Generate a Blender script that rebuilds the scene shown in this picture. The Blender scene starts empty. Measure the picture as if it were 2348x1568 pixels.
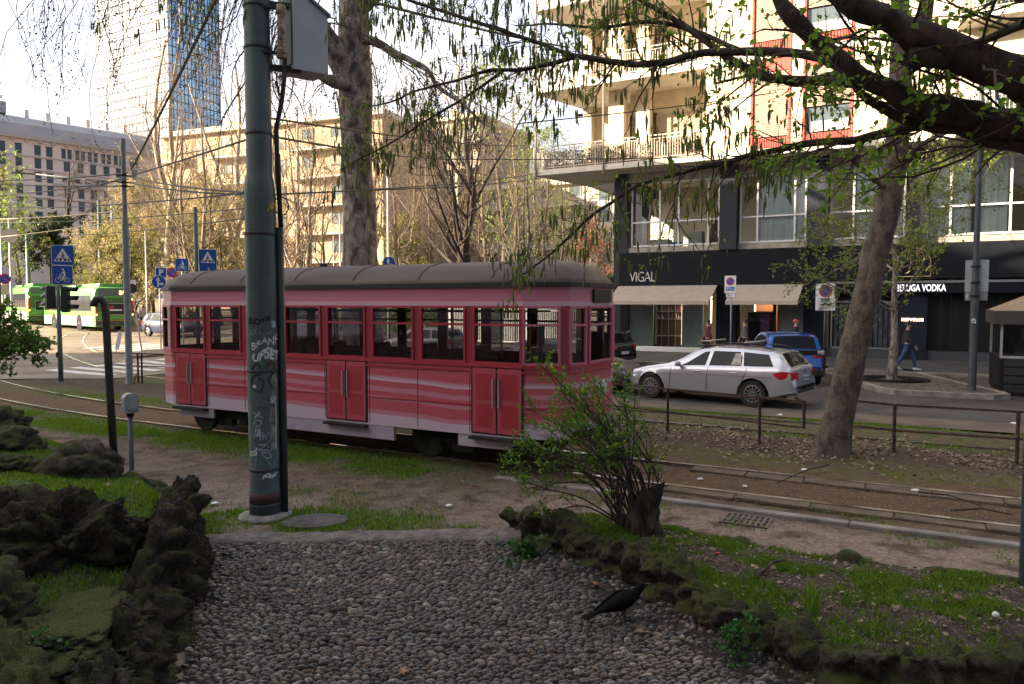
import bpy, bmesh, math, random
import numpy as np
from mathutils import Vector, Matrix, noise as mnoise

# ---------------------------------------------------------------- camera, sky, sun, exposure
SC = bpy.context.scene
COL = SC.collection
PI = math.pi
PITCH = math.radians(3.06)
FPX = 740.0
CAMH = 2.6
cam_d = bpy.data.cameras.new("camera")
cam = bpy.data.objects.new("camera", cam_d)
COL.objects.link(cam)
cam.location = (0, 0, CAMH)
cam.rotation_euler = (math.radians(90) - PITCH, 0, 0)
cam_d.sensor_width = 36.0
cam_d.lens = 36.0 * FPX / 1024.0
cam_d.clip_start = 0.05
cam_d.clip_end = 3000.0
SC.camera = cam

SUN_DIR = Vector((-0.93, -0.26, 0.0)).normalized()      # horizontal direction towards the sun
SUN_EL = math.radians(21)
w = bpy.data.worlds.new("World")
SC.world = w
w.use_nodes = True
nt = w.node_tree
nt.nodes.clear()
wo = nt.nodes.new("ShaderNodeOutputWorld")
bg = nt.nodes.new("ShaderNodeBackground")
sky = nt.nodes.new("ShaderNodeTexSky")
sky.sky_type = 'NISHITA'
sky.sun_disc = False
sky.sun_elevation = SUN_EL
sky.sun_rotation = math.atan2(SUN_DIR.x, SUN_DIR.y)
sky.air_density = 0.7
sky.dust_density = 5.0
sky.ozone_density = 0.6
bg.inputs[1].default_value = 0.15
# a thin bright veil of morning cloud over the blue sky
tcw = nt.nodes.new("ShaderNodeTexCoord")
cmap = nt.nodes.new("ShaderNodeMapping"); cmap.inputs["Scale"].default_value = (1.2, 1.2, 3.0)
cn = nt.nodes.new("ShaderNodeTexNoise"); cn.inputs["Scale"].default_value = 1.6; cn.inputs["Detail"].default_value = 6
crmp = nt.nodes.new("ShaderNodeMapRange"); crmp.inputs[1].default_value = .35; crmp.inputs[2].default_value = .65; crmp.inputs[3].default_value = .30; crmp.inputs[4].default_value = .92
cmx = nt.nodes.new("ShaderNodeMix"); cmx.data_type = 'RGBA'; cmx.inputs[7].default_value = (2.75, 2.65, 2.6, 1)
nt.links.new(tcw.outputs["Generated"], cmap.inputs[0]); nt.links.new(cmap.outputs[0], cn.inputs["Vector"]); nt.links.new(cn.outputs[0], crmp.inputs[0])
cfm = nt.nodes.new("ShaderNodeMath"); cfm.operation = 'MULTIPLY'
nt.links.new(crmp.outputs[0], cfm.inputs[0]); nt.links.new(cfm.outputs[0], cmx.inputs[0]); nt.links.new(sky.outputs[0], cmx.inputs[6]); # the veil is brightest towards the low sun and thins out behind and overhead
vdot = nt.nodes.new("ShaderNodeVectorMath"); vdot.operation = 'DOT_PRODUCT'; vdot.inputs[1].default_value = Vector((-.60, .75, .24)).normalized()
vmr = nt.nodes.new("ShaderNodeMapRange"); vmr.interpolation_type = 'SMOOTHSTEP'
for k_, v_ in enumerate((-.35, .62, .42, 1.12)): vmr.inputs[k_ + 1].default_value = v_
vsc = nt.nodes.new("ShaderNodeVectorMath"); vsc.operation = 'SCALE'
vf = nt.nodes.new("ShaderNodeMapRange"); vf.inputs[1].default_value = -.4; vf.inputs[2].default_value = .5; vf.inputs[3].default_value = .45; vf.inputs[4].default_value = 1.0
nt.links.new(vdot.outputs["Value"], vf.inputs[0]); nt.links.new(vf.outputs[0], cfm.inputs[1])
nt.links.new(tcw.outputs["Generated"], vdot.inputs[0]); nt.links.new(vdot.outputs["Value"], vmr.inputs[0])
nt.links.new(cmx.outputs[2], vsc.inputs[0]); nt.links.new(vmr.outputs[0], vsc.inputs["Scale"]); nt.links.new(vsc.outputs[0], bg.inputs[0])
nt.links.new(bg.outputs[0], wo.inputs[0])
sd = bpy.data.lights.new("sun", 'SUN')
sd.energy = 5.0
sd.angle = math.radians(0.6)
sd.color = (1.0, 0.82, 0.58)
so = bpy.data.objects.new("sun", sd)
COL.objects.link(so)
sv = Vector((SUN_DIR.x * math.cos(SUN_EL), SUN_DIR.y * math.cos(SUN_EL), math.sin(SUN_EL)))
so.rotation_euler = sv.to_track_quat('Z', 'Y').to_euler()
SC.view_settings.view_transform = 'Standard'
SC.view_settings.look = 'None'
SC.view_settings.gamma = 1.0
SC.view_settings.exposure = 1.95
SC.render.engine = 'CYCLES'
SC.cycles.max_bounces = 6
SC.cycles.transparent_max_bounces = 16
SC.cycles.caustics_reflective = False
SC.cycles.caustics_refractive = False

# ---------------------------------------------------------------- pixel -> world helpers (display pixels of a 2347 wide picture)
K = 1024.0 / 2347.0
ES = Vector((0.879, -0.477, 0))      # along the street, to the right
ET = Vector((0.477, 0.879, 0))       # across the street, away from the camera
STREET = math.atan2(-0.477, 0.879)
def ray(x, y):
    u, v = x * K, y * K
    a, b = (u - 512) / FPX, (342 - v) / FPX
    return Vector((a, math.cos(PITCH) + b * math.sin(PITCH), -math.sin(PITCH) + b * math.cos(PITCH)))
def at(x, y, Y):
    d = ray(x, y)
    k = Y / d.y
    return Vector((d.x * k, Y, CAMH + d.z * k))
def gnd(x, y, z=0.0):
    d = ray(x, y)
    k = (z - CAMH) / d.z
    return Vector((d.x * k, d.y * k, z))
def ST(s, t, z=0.0):
    return Vector((0.879 * s + 0.477 * t, -0.477 * s + 0.879 * t, z))
def sstep(a, b, x):
    k = min(1, max(0, (x - a) / (b - a)))
    return k * k * (3 - 2 * k)
def gz(x, y):
    """height of the terrain: the square at the left rises gently away from the camera"""
    s = 0.879 * x - 0.477 * y
    return 0.026 * max(0.0, min(y, 160) - 27) * sstep(-20, -30, s)

# ---------------------------------------------------------------- tagging
def tag(o, label=None, cat=None, group=None, kind=None):
    if label: o['label'] = label
    if cat: o['category'] = cat
    if group: o['group'] = group
    if kind: o['kind'] = kind
    return o
def thing(name, label, cat, loc=(0, 0, 0), rz=0.0, group=None):
    o = bpy.data.objects.new(name, None)
    o.empty_display_size = 0.2
    COL.objects.link(o)
    o.location = loc
    o.rotation_euler = (0, 0, rz)
    return tag(o, label, cat, group)
def copy_tree(o, parent=None):
    c = o.copy()
    COL.objects.link(c)
    c.parent = parent
    for ch in list(o.children):
        copy_tree(ch, c)
    return c

# ---------------------------------------------------------------- materials
MATS = {}
def M(name, col, rough=0.6, metal=0.0, var=0.0, scale=4.0, col2=None, bump=0.0, bscale=40.0, spec=0.5, coat=0.0, emit=0.0,
      detail=6.0, stretch=None, lo=0.35, hi=0.65):
    if name in MATS: return MATS[name]
    m = bpy.data.materials.new(name)
    m.use_nodes = True
    n = m.node_tree
    p = n.nodes["Principled BSDF"]
    p.inputs["Roughness"].default_value = rough
    p.inputs["Metallic"].default_value = metal
    p.inputs["Specular IOR Level"].default_value = spec
    p.inputs["Coat Weight"].default_value = coat
    c = (*col, 1)
    p.inputs["Base Color"].default_value = c
    if emit:
        p.inputs["Emission Color"].default_value = c
        p.inputs["Emission Strength"].default_value = emit
    if var or col2 or bump:
        tc = n.nodes.new("ShaderNodeTexCoord")
        src = tc.outputs["Object"]
        if stretch:
            mp = n.nodes.new("ShaderNodeMapping")
            mp.inputs["Scale"].default_value = stretch
            n.links.new(src, mp.inputs[0]); src = mp.outputs[0]
    if var or col2:
        nz = n.nodes.new("ShaderNodeTexNoise")
        nz.inputs["Scale"].default_value = scale
        nz.inputs["Detail"].default_value = detail
        n.links.new(src, nz.inputs["Vector"])
        r = n.nodes.new("ShaderNodeValToRGB")
        r.color_ramp.elements[0].position = lo
        r.color_ramp.elements[1].position = hi
        a = col2 if col2 else tuple(x * (1 - var) for x in col)
        b = col if col2 else tuple(min(1, x * (1 + var)) for x in col)
        r.color_ramp.elements[0].color = (*a, 1)
        r.color_ramp.elements[1].color = (*b, 1)
        n.links.new(nz.outputs[0], r.inputs[0])
        n.links.new(r.outputs[0], p.inputs["Base Color"])
    if bump:
        nb = n.nodes.new("ShaderNodeTexNoise")
        nb.inputs["Scale"].default_value = bscale
        nb.inputs["Detail"].default_value = 8
        n.links.new(src, nb.inputs["Vector"])
        bp = n.nodes.new("ShaderNodeBump")
        bp.inputs["Strength"].default_value = bump
        bp.inputs["Distance"].default_value = 0.05
        n.links.new(nb.outputs[0], bp.inputs["Height"])
        n.links.new(bp.outputs[0], p.inputs["Normal"])
    MATS[name] = m
    return m
def GLASS(name, tint=(0.8, 0.85, 0.85), trans=0.75, rough=0.02):
    if name in MATS: return MATS[name]
    m = bpy.data.materials.new(name); m.use_nodes = True
    n = m.node_tree; n.nodes.clear()
    out = n.nodes.new("ShaderNodeOutputMaterial")
    tr = n.nodes.new("ShaderNodeBsdfTransparent"); tr.inputs[0].default_value = (*[c * trans for c in tint], 1)
    gl = n.nodes.new("ShaderNodeBsdfGlossy"); gl.inputs["Roughness"].default_value = rough
    gl.inputs[0].default_value = (0.9, 0.95, 1, 1)
    lw = n.nodes.new("ShaderNodeFresnel"); lw.inputs[0].default_value = 1.5
    mx = n.nodes.new("ShaderNodeMixShader")
    n.links.new(lw.outputs[0], mx.inputs[0]); n.links.new(tr.outputs[0], mx.inputs[1]); n.links.new(gl.outputs[0], mx.inputs[2])
    n.links.new(mx.outputs[0], out.inputs[0])
    MATS[name] = m
    return m
def LEAF(name, a, b, trans=0.45, rough=0.55):
    if name in MATS: return MATS[name]
    m = bpy.data.materials.new(name); m.use_nodes = True
    n = m.node_tree; n.nodes.clear()
    out = n.nodes.new("ShaderNodeOutputMaterial")
    at_ = n.nodes.new("ShaderNodeAttribute"); at_.attribute_name = "rnd"
    r = n.nodes.new("ShaderNodeValToRGB")
    r.color_ramp.elements[0].color = (*a, 1); r.color_ramp.elements[1].color = (*b, 1)
    n.links.new(at_.outputs["Fac"], r.inputs[0])
    p = n.nodes.new("ShaderNodeBsdfPrincipled"); p.inputs["Roughness"].default_value = rough
    t = n.nodes.new("ShaderNodeBsdfTranslucent")
    n.links.new(r.outputs[0], p.inputs["Base Color"]); n.links.new(r.outputs[0], t.inputs[0])
    mx = n.nodes.new("ShaderNodeMixShader"); mx.inputs[0].default_value = trans
    n.links.new(p.outputs[0], mx.inputs[1]); n.links.new(t.outputs[0], mx.inputs[2]); n.links.new(mx.outputs[0], out.inputs[0])
    MATS[name] = m
    return m

# ---------------------------------------------------------------- mesh builder
def rotm(rx=0, ry=0, rz=0):
    return Matrix.Rotation(rz, 4, 'Z') @ Matrix.Rotation(ry, 4, 'Y') @ Matrix.Rotation(rx, 4, 'X')
class MB:
    def __init__(self): self.v = []; self.f = []; self.m = []; self.mi = 0; self.X = None; self.cuts = []
    def mat(self, i): self.mi = i; return self
    def add(self, vs, fs):
        b = len(self.v); self.cuts.append((b, len(self.f)))
        if self.X is not None: vs = [self.X @ Vector(q) for q in vs]
        self.v += [tuple(q) for q in vs]
        self.f += [tuple(i + b for i in f) for f in fs]
        self.m += [self.mi] * len(fs)
        return self
    def box(self, c, s, R=None, bev=0.0):
        x, y, z = s[0] / 2, s[1] / 2, s[2] / 2
        if bev > 0:
            b = min(bev, x * .9, y * .9, z * .9)
            vs = []
            for sx in (-1, 1):
                for sy in (-1, 1):
                    for sz in (-1, 1):
                        vs += [(sx * x, sy * (y - b), sz * (z - b)), (sx * (x - b), sy * y, sz * (z - b)), (sx * (x - b), sy * (y - b), sz * z)]
            idx = lambda sx, sy, sz, k: ((sx > 0) * 4 + (sy > 0) * 2 + (sz > 0)) * 3 + k
            fs = []
            for s_ in (-1, 1):
                q = [idx(s_, -1, -1, 0), idx(s_, 1, -1, 0), idx(s_, 1, 1, 0), idx(s_, -1, 1, 0)]; fs.append(q if s_ > 0 else q[::-1])
                q = [idx(-1, s_, -1, 1), idx(-1, s_, 1, 1), idx(1, s_, 1, 1), idx(1, s_, -1, 1)]; fs.append(q if s_ > 0 else q[::-1])
                q = [idx(-1, -1, s_, 2), idx(1, -1, s_, 2), idx(1, 1, s_, 2), idx(-1, 1, s_, 2)]; fs.append(q if s_ > 0 else q[::-1])
            for a in (-1, 1):
                for b_ in (-1, 1):
                    q = [idx(a, b_, -1, 0), idx(a, b_, -1, 1), idx(a, b_, 1, 1), idx(a, b_, 1, 0)]; fs.append(q if a * b_ > 0 else q[::-1])
                    q = [idx(a, -1, b_, 0), idx(a, -1, b_, 2), idx(a, 1, b_, 2), idx(a, 1, b_, 0)]; fs.append(q[::-1] if a * b_ > 0 else q)
                    q = [idx(-1, a, b_, 1), idx(-1, a, b_, 2), idx(1, a, b_, 2), idx(1, a, b_, 1)]; fs.append(q if a * b_ > 0 else q[::-1])
                    for c_ in (-1, 1):
                        q = [idx(a, b_, c_, 0), idx(a, b_, c_, 1), idx(a, b_, c_, 2)]; fs.append(q if a * b_ * c_ > 0 else q[::-1])
        else:
            vs = [(-x, -y, -z), (x, -y, -z), (x, y, -z), (-x, y, -z), (-x, -y, z), (x, -y, z), (x, y, z), (-x, y, z)]
            fs = [(3, 2, 1, 0), (4, 5, 6, 7), (0, 1, 5, 4), (1, 2, 6, 5), (2, 3, 7, 6), (3, 0, 4, 7)]
        if R is None: vs = [(q[0] + c[0], q[1] + c[1], q[2] + c[2]) for q in vs]
        else: vs = [R @ Vector(q) + Vector(c) for q in vs]
        return self.add(vs, fs)
    def span(self, a, b, bev=0.0):
        return self.box([(a[i] + b[i]) / 2 for i in range(3)], [abs(b[i] - a[i]) for i in range(3)], bev=bev)
    def bar(self, p, q, w_, h_=None, up=(0, 0, 1)):
        p, q = Vector(p), Vector(q); d = q - p; L = d.length
        if L < 1e-6: return self
        d.normalize(); u = Vector(up)
        if abs(d.dot(u)) > .98: u = Vector((1, 0, 0))
        s_ = d.cross(u).normalized(); u = s_.cross(d)
        R = Matrix((d, s_, u)).transposed()
        return self.box((p + q) / 2, (L, w_, h_ or w_), R=R)
    def prism(self, poly, a, b, axis='z'):
        """poly (2D) extruded between a and b along axis"""
        n = len(poly)
        def put(p, k):
            return {'z': (p[0], p[1], k), 'y': (p[0], k, p[1]), 'x': (k, p[0], p[1])}[axis]
        vs = [put(p, a) for p in poly] + [put(p, b) for p in poly]
        fs = [tuple(range(n))[::-1], tuple(range(n, 2 * n))] + [(i, (i + 1) % n, n + (i + 1) % n, n + i) for i in range(n)]
        return self.add(vs, fs)
    def tube(self, pts, r, k=8, cap=True):
        pts = [Vector(p) for p in pts]
        n = len(pts)
        rs = r if isinstance(r, (list, tuple)) else [r] * n
        t0 = (pts[1] - pts[0]).normalized()
        u = t0.orthogonal().normalized()
        vs = []
        for i, p in enumerate(pts):
            t = (pts[min(i + 1, n - 1)] - pts[max(i - 1, 0)]).normalized()
            u = (u - t * u.dot(t)).normalized()
            b = t.cross(u)
            for j in range(k):
                a = 2 * PI * j / k
                vs.append(p + (u * math.cos(a) + b * math.sin(a)) * rs[i])
        fs = [(i * k + j, i * k + (j + 1) % k, (i + 1) * k + (j + 1) % k, (i + 1) * k + j) for i in range(n - 1) for j in range(k)]
        if cap: fs += [tuple(range(k))[::-1], tuple(range((n - 1) * k, n * k))]
        return self.add(vs, fs)
    def lathe(self, prof, c=(0, 0, 0), k=20, R=None):
        n = len(prof); vs = []
        for r, z in prof:
            for j in range(k):
                a = 2 * PI * j / k
                q = Vector((r * math.cos(a), r * math.sin(a), z))
                if R is not None: q = R @ q
                vs.append(q + Vector(c))
        fs = [(i * k + j, i * k + (j + 1) % k, (i + 1) * k + (j + 1) % k, (i + 1) * k + j) for i in range(n - 1) for j in range(k)]
        fs += [tuple(range(k))[::-1], tuple(range((n - 1) * k, n * k))]
        return self.add(vs, fs)
    def disc(self, c, r, axis='y', k=24, th=0.01):
        R = {'z': None, 'y': Matrix.Rotation(PI / 2, 3, 'X'), 'x': Matrix.Rotation(PI / 2, 3, 'Y')}[axis]
        return self.lathe([(r, -th / 2), (r, th / 2)], c, k, R)
    def ball(self, c, r, k=10, s=(1, 1, 1)):
        vs = []; fs = []; n = k // 2 + 1
        for i in range(n + 1):
            th = PI * i / n
            for j in range(k):
                a = 2 * PI * j / k
                vs.append((c[0] + r * s[0] * math.sin(th) * math.cos(a), c[1] + r * s[1] * math.sin(th) * math.sin(a), c[2] + r * s[2] * math.cos(th)))
        for i in range(n):
            for j in range(k):
                fs.append((i * k + j, (i + 1) * k + j, (i + 1) * k + (j + 1) % k, i * k + (j + 1) % k))
        return self.add(vs, fs)
    def loft(self, rings, close=True, cap=True):
        k = len(rings[0]); n = len(rings); vs = [p for r_ in rings for p in r_]
        jj = range(k) if close else range(k - 1)
        fs = [(i * k + j, i * k + (j + 1) % k, (i + 1) * k + (j + 1) % k, (i + 1) * k + j) for i in range(n - 1) for j in jj]
        if cap and close: fs += [tuple(range(k))[::-1], tuple(range((n - 1) * k, n * k))]
        return self.add(vs, fs)
    def each(self, name, mats, parent=None, **kw):
        """every added shape becomes a part of its own"""
        c = self.cuts + [(len(self.v), len(self.f))]
        for (v0, f0), (v1, f1) in zip(c[:-1], c[1:]):
            q = MB(); q.add(self.v[v0:v1], [tuple(i - v0 for i in f) for f in self.f[f0:f1]]); o = q.build(name, mats, parent, **kw)
        return o
    def build(self, name, mats, parent=None, smooth=False, angle=None):
        me = bpy.data.meshes.new(name)
        me.from_pydata(self.v, [], self.f)
        if not isinstance(mats, (list, tuple)): mats = [mats]
        for m in mats: me.materials.append(m)
        if len(mats) > 1: me.polygons.foreach_set('material_index', self.m)
        me.validate()
        if smooth or angle:
            me.polygons.foreach_set('use_smooth', [True] * len(me.polygons))
            if angle: me.set_sharp_from_angle(angle=math.radians(angle))
        me.update()
        o = bpy.data.objects.new(name, me)
        COL.objects.link(o)
        if parent: o.parent = parent
        return o
def fix_normals(o):
    b = bmesh.new(); b.from_mesh(o.data)
    bmesh.ops.remove_doubles(b, verts=b.verts, dist=1e-5)
    bmesh.ops.recalc_face_normals(b, faces=b.faces)
    b.to_mesh(o.data); b.free(); o.data.update()
    return o
def text_geo(s, size, extrude=0.0, align='CENTER', bold=0.0, spacing=1.0):
    cu = bpy.data.curves.new("txt", 'FONT')
    cu.body = s; cu.size = size; cu.extrude = extrude; cu.align_x = align; cu.align_y = 'CENTER'; cu.offset = bold
    cu.space_character = spacing; cu.resolution_u = 3
    o = bpy.data.objects.new("txt", cu); COL.objects.link(o)
    dg = bpy.context.evaluated_depsgraph_get()
    me = bpy.data.meshes.new_from_object(o.evaluated_get(dg))
    vs = [tuple(v.co) for v in me.vertices]; fs = [tuple(p.vertices) for p in me.polygons]
    bpy.data.objects.remove(o); bpy.data.curves.remove(cu); bpy.data.meshes.remove(me)
    return vs, fs
def text(name, s, size, m, parent, loc=(0, 0, 0), face='-y', extrude=0.004, bold=0.0, spacing=1.0, sx=1.0, rz=0.0):
    """lettering standing upright in local xz, read from -y (or +x)"""
    vs, fs = text_geo(s, size, extrude, bold=bold, spacing=spacing)
    mb = MB()
    c, sn = math.cos(rz), math.sin(rz)
    out = []
    for x, y, z in vs:
        x *= sx
        x, y = x * c - y * sn, x * sn + y * c
        if face == '-y': out.append((loc[0] + x, loc[1] - z, loc[2] + y))
        elif face == '+x': out.append((loc[0] + z, loc[1] + x, loc[2] + y))
        elif face == '-x': out.append((loc[0] - z, loc[1] - x, loc[2] + y))
    mb.add(out, fs)
    return mb.build(name, m, parent)

# ---------------------------------------------------------------- numpy meshes: branches, leaves
def np_obj(name, parts, parent=None, smooth=True, link=True):
    """parts: list of (V (n,3), F (m,k), material, rnd (m,) or None)"""
    Vs = []; loops = []; tot = []; mi = []; rn = []; off = 0; mats = []
    for p_ in parts:
        V, F = p_[0], p_[1]
        if len(F) == 0: continue
        m = [q for q in p_[2:] if isinstance(q, bpy.types.Material)][0]; r = next((q for q in p_[2:] if isinstance(q, np.ndarray)), None)
        if m not in mats: mats.append(m)
        Vs.append(V); loops.append((F + off).ravel()); tot.append(np.full(len(F), F.shape[1])); mi.append(np.full(len(F), mats.index(m)))
        rn.append(np.random.rand(len(F)) if r is None else r); off += len(V)
    V = np.concatenate(Vs).astype(np.float32); L = np.concatenate(loops).astype(np.int32); T = np.concatenate(tot).astype(np.int32)
    me = bpy.data.meshes.new(name)
    me.vertices.add(len(V)); me.vertices.foreach_set('co', V.ravel())
    me.loops.add(len(L)); me.loops.foreach_set('vertex_index', L)
    me.polygons.add(len(T))
    st = np.zeros(len(T), np.int32); st[1:] = np.cumsum(T)[:-1]
    me.polygons.foreach_set('loop_start', st); me.polygons.foreach_set('loop_total', T)
    for m in mats: me.materials.append(m)
    me.polygons.foreach_set('material_index', np.concatenate(mi).astype(np.int32))
    a = me.attributes.new('rnd', 'FLOAT', 'FACE'); a.data.foreach_set('value', np.concatenate(rn).astype(np.float32))
    me.polygons.foreach_set('use_smooth', np.full(len(T), smooth))
    me.update(); me.validate()
    o = bpy.data.objects.new(name, me)
    if link: COL.objects.link(o)
    if parent: o.parent = parent
    return o
def nrm(a): return a / (np.linalg.norm(a, axis=-1, keepdims=True) + 1e-9)
def tubes(P, R, k=4):
    """P (n,m,3), R (n,m)"""
    n, m, _ = P.shape
    T = np.empty_like(P)
    T[:, 1:-1] = P[:, 2:] - P[:, :-2]; T[:, 0] = P[:, 1] - P[:, 0]; T[:, -1] = P[:, -1] - P[:, -2]
    T = nrm(T)
    ref = np.where(np.abs(T[:, :1, 2:3]) > .9, np.array([1., 0, 0]), np.array([0, 0, 1.]))
    ref = np.broadcast_to(ref, T.shape)
    U = nrm(np.cross(T, ref)); W = np.cross(T, U)
    a = np.arange(k) * 2 * PI / k
    V = P[:, :, None] + R[:, :, None, None] * (U[:, :, None] * np.cos(a)[None, None, :, None] + W[:, :, None] * np.sin(a)[None, None, :, None])
    V = V.reshape(-1, 3)
    i = np.arange(n)[:, None, None] * m * k + np.arange(m - 1)[None, :, None] * k
    j = np.arange(k)[None, None, :]; j2 = (j + 1) % k
    F = np.stack([i + j, i + j2, i + k + j2, i + k + j], -1).reshape(-1, 4)
    return V, F
def smooth_path(pts, m):
    """Catmull-Rom through pts (list of xyz + radius) resampled to m points"""
    A = np.array(pts, float); n = len(A)
    t = np.linspace(0, n - 1, m); i = np.clip(t.astype(int), 0, n - 2); f = (t - i)[:, None]
    p0, p1, p2, p3 = A[np.clip(i - 1, 0, n - 1)], A[i], A[i + 1], A[np.clip(i + 2, 0, n - 1)]
    return .5 * (2 * p1 + (p2 - p0) * f + (2 * p0 - 5 * p1 + 4 * p2 - p3) * f ** 2 + (3 * p1 - p0 - 3 * p2 + p3) * f ** 3)
def spawn(P, R, cnt, L, ang, rng, t0=0.2, t1=1.0, m=5, up=0.0, wig=0.25, rr=0.55, tip=0.15, rmin=0.002, Lt=0.5, plane=None, lvar=.4):
    """children growing from the branches P"""
    n, k, _ = P.shape
    idx = np.repeat(np.arange(n), cnt); N = len(idx)
    tau = t0 + (t1 - t0) * rng.random(N)
    x = tau * (k - 1); i = np.clip(x.astype(int), 0, k - 2); f = (x - i)[:, None]
    base = P[idx, i] * (1 - f) + P[idx, i + 1] * f
    tan = nrm(P[idx, i + 1] - P[idx, i])
    rad = R[idx, i] * (1 - f[:, 0]) + R[idx, i + 1] * f[:, 0]
    v = rng.normal(size=(N, 3))
    if plane is not None: v[:, 2] *= plane
    perp = nrm(v - tan * (v * tan).sum(-1, keepdims=True))
    a = ang[0] + (ang[1] - ang[0]) * rng.random(N)
    d = tan * np.cos(a)[:, None] + perp * np.sin(a)[:, None]
    ln = L * (1 - Lt * tau) * (1 - lvar + 2 * lvar * rng.random(N))
    Q = np.empty((N, m, 3)); Q[:, 0] = base
    for j in range(1, m):
        d = nrm(d + wig * rng.normal(size=(N, 3)) + np.array([0, 0, up]))
        Q[:, j] = Q[:, j - 1] + d * (ln / (m - 1))[:, None]
    r0 = np.maximum(rad * rr, rmin)
    RR = np.maximum(r0[:, None] * (1 - (1 - tip) * np.linspace(0, 1, m)[None]), rmin * .7)
    return Q, RR
def pick(P, cnt, rng, t0=0.1):
    n, k, _ = P.shape
    idx = np.repeat(np.arange(n), cnt)
    x = (t0 + (1 - t0) * rng.random(len(idx))) * (k - 1); i = np.clip(x.astype(int), 0, k - 2); f = (x - i)[:, None]
    return P[idx, i] * (1 - f) + P[idx, i + 1] * f, nrm(P[idx, i + 1] - P[idx, i])
def leaves(B, D, size, rng, svar=.4, droop=.3, wid=.6, shape=4):
    """one leaf per row of B growing along D (plus scatter)"""
    N = len(B)
    d = nrm(D * .5 + rng.normal(size=(N, 3)) * .8 + np.array([0, 0, -droop]))
    nn = rng.normal(size=(N, 3)); nn[:, 2] = np.abs(nn[:, 2]) + .5
    side = nrm(np.cross(d, nn)); up = np.cross(side, d)
    s = (size * (1 - svar + 2 * svar * rng.random(N)))[:, None]
    if shape == 4:
        V = np.stack([B, B + d * s * .5 + side * s * wid * .5 + up * s * .08, B + d * s, B + d * s * .5 - side * s * wid * .5 + up * s * .08], 1)
        F = np.arange(N)[:, None] * 4 + np.arange(4)[None]
        return V.reshape(-1, 3), F, rng.random(N)
    w_ = side * s * wid * .5
    V = np.stack([B, B + d * s * .25 + w_ * .8 + up * s * .06, B + d * s * .6 + w_ * .9 + up * s * .05, B + d * s - up * s * .1,
                  B + d * s * .6 - w_ * .9 + up * s * .05, B + d * s * .25 - w_ * .8 + up * s * .06], 1)
    F = np.concatenate([np.arange(N)[:, None] * 6 + np.array([[0, 1, 2, 3]]), np.arange(N)[:, None] * 6 + np.array([[0, 3, 4, 5]])])
    r = rng.random(N)
    return V.reshape(-1, 3), F, np.concatenate([r, r])
def catkins(B, L, r, rng, k=5):
    N = len(B); m = 5
    l = L * (.6 + .7 * rng.random(N))
    z = np.linspace(0, 1, m)
    P = np.repeat(B[:, None], m, 1).copy()
    P[:, :, 2] -= l[:, None] * z[None]
    P[:, :, :2] += (rng.normal(size=(N, 1, 2)) * .09 * l[:, None, None]) * (z ** 2)[None, :, None]
    R = np.array([.35, 1, 1.05, .9, .3])[None] * r * (.8 + .4 * rng.random(N))[:, None]
    return tubes(P, R, k)
def grass(area_pts, h, rng, wid=.006, lean=.5):
    """blades on the rows of area_pts (n,3)"""
    N = len(area_pts); a = rng.random(N) * 2 * PI
    side = np.stack([np.cos(a), np.sin(a), np.zeros(N)], 1) * wid
    hh = h * (.5 + rng.random(N))
    b = rng.random(N) * 2 * PI; ln = lean * rng.random(N) * hh
    off = np.stack([np.cos(b) * ln, np.sin(b) * ln, np.zeros(N)], 1)
    up = np.zeros((N, 3)); up[:, 2] = hh
    V = np.stack([area_pts - side, area_pts + side, area_pts + side * .7 + off * .4 + up * .6, area_pts + off + up, area_pts - side * .7 + off * .4 + up * .6], 1)
    F = np.arange(N)[:, None] * 5 + np.arange(5)[None]
    return V.reshape(-1, 3), F, rng.random(N)
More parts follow.
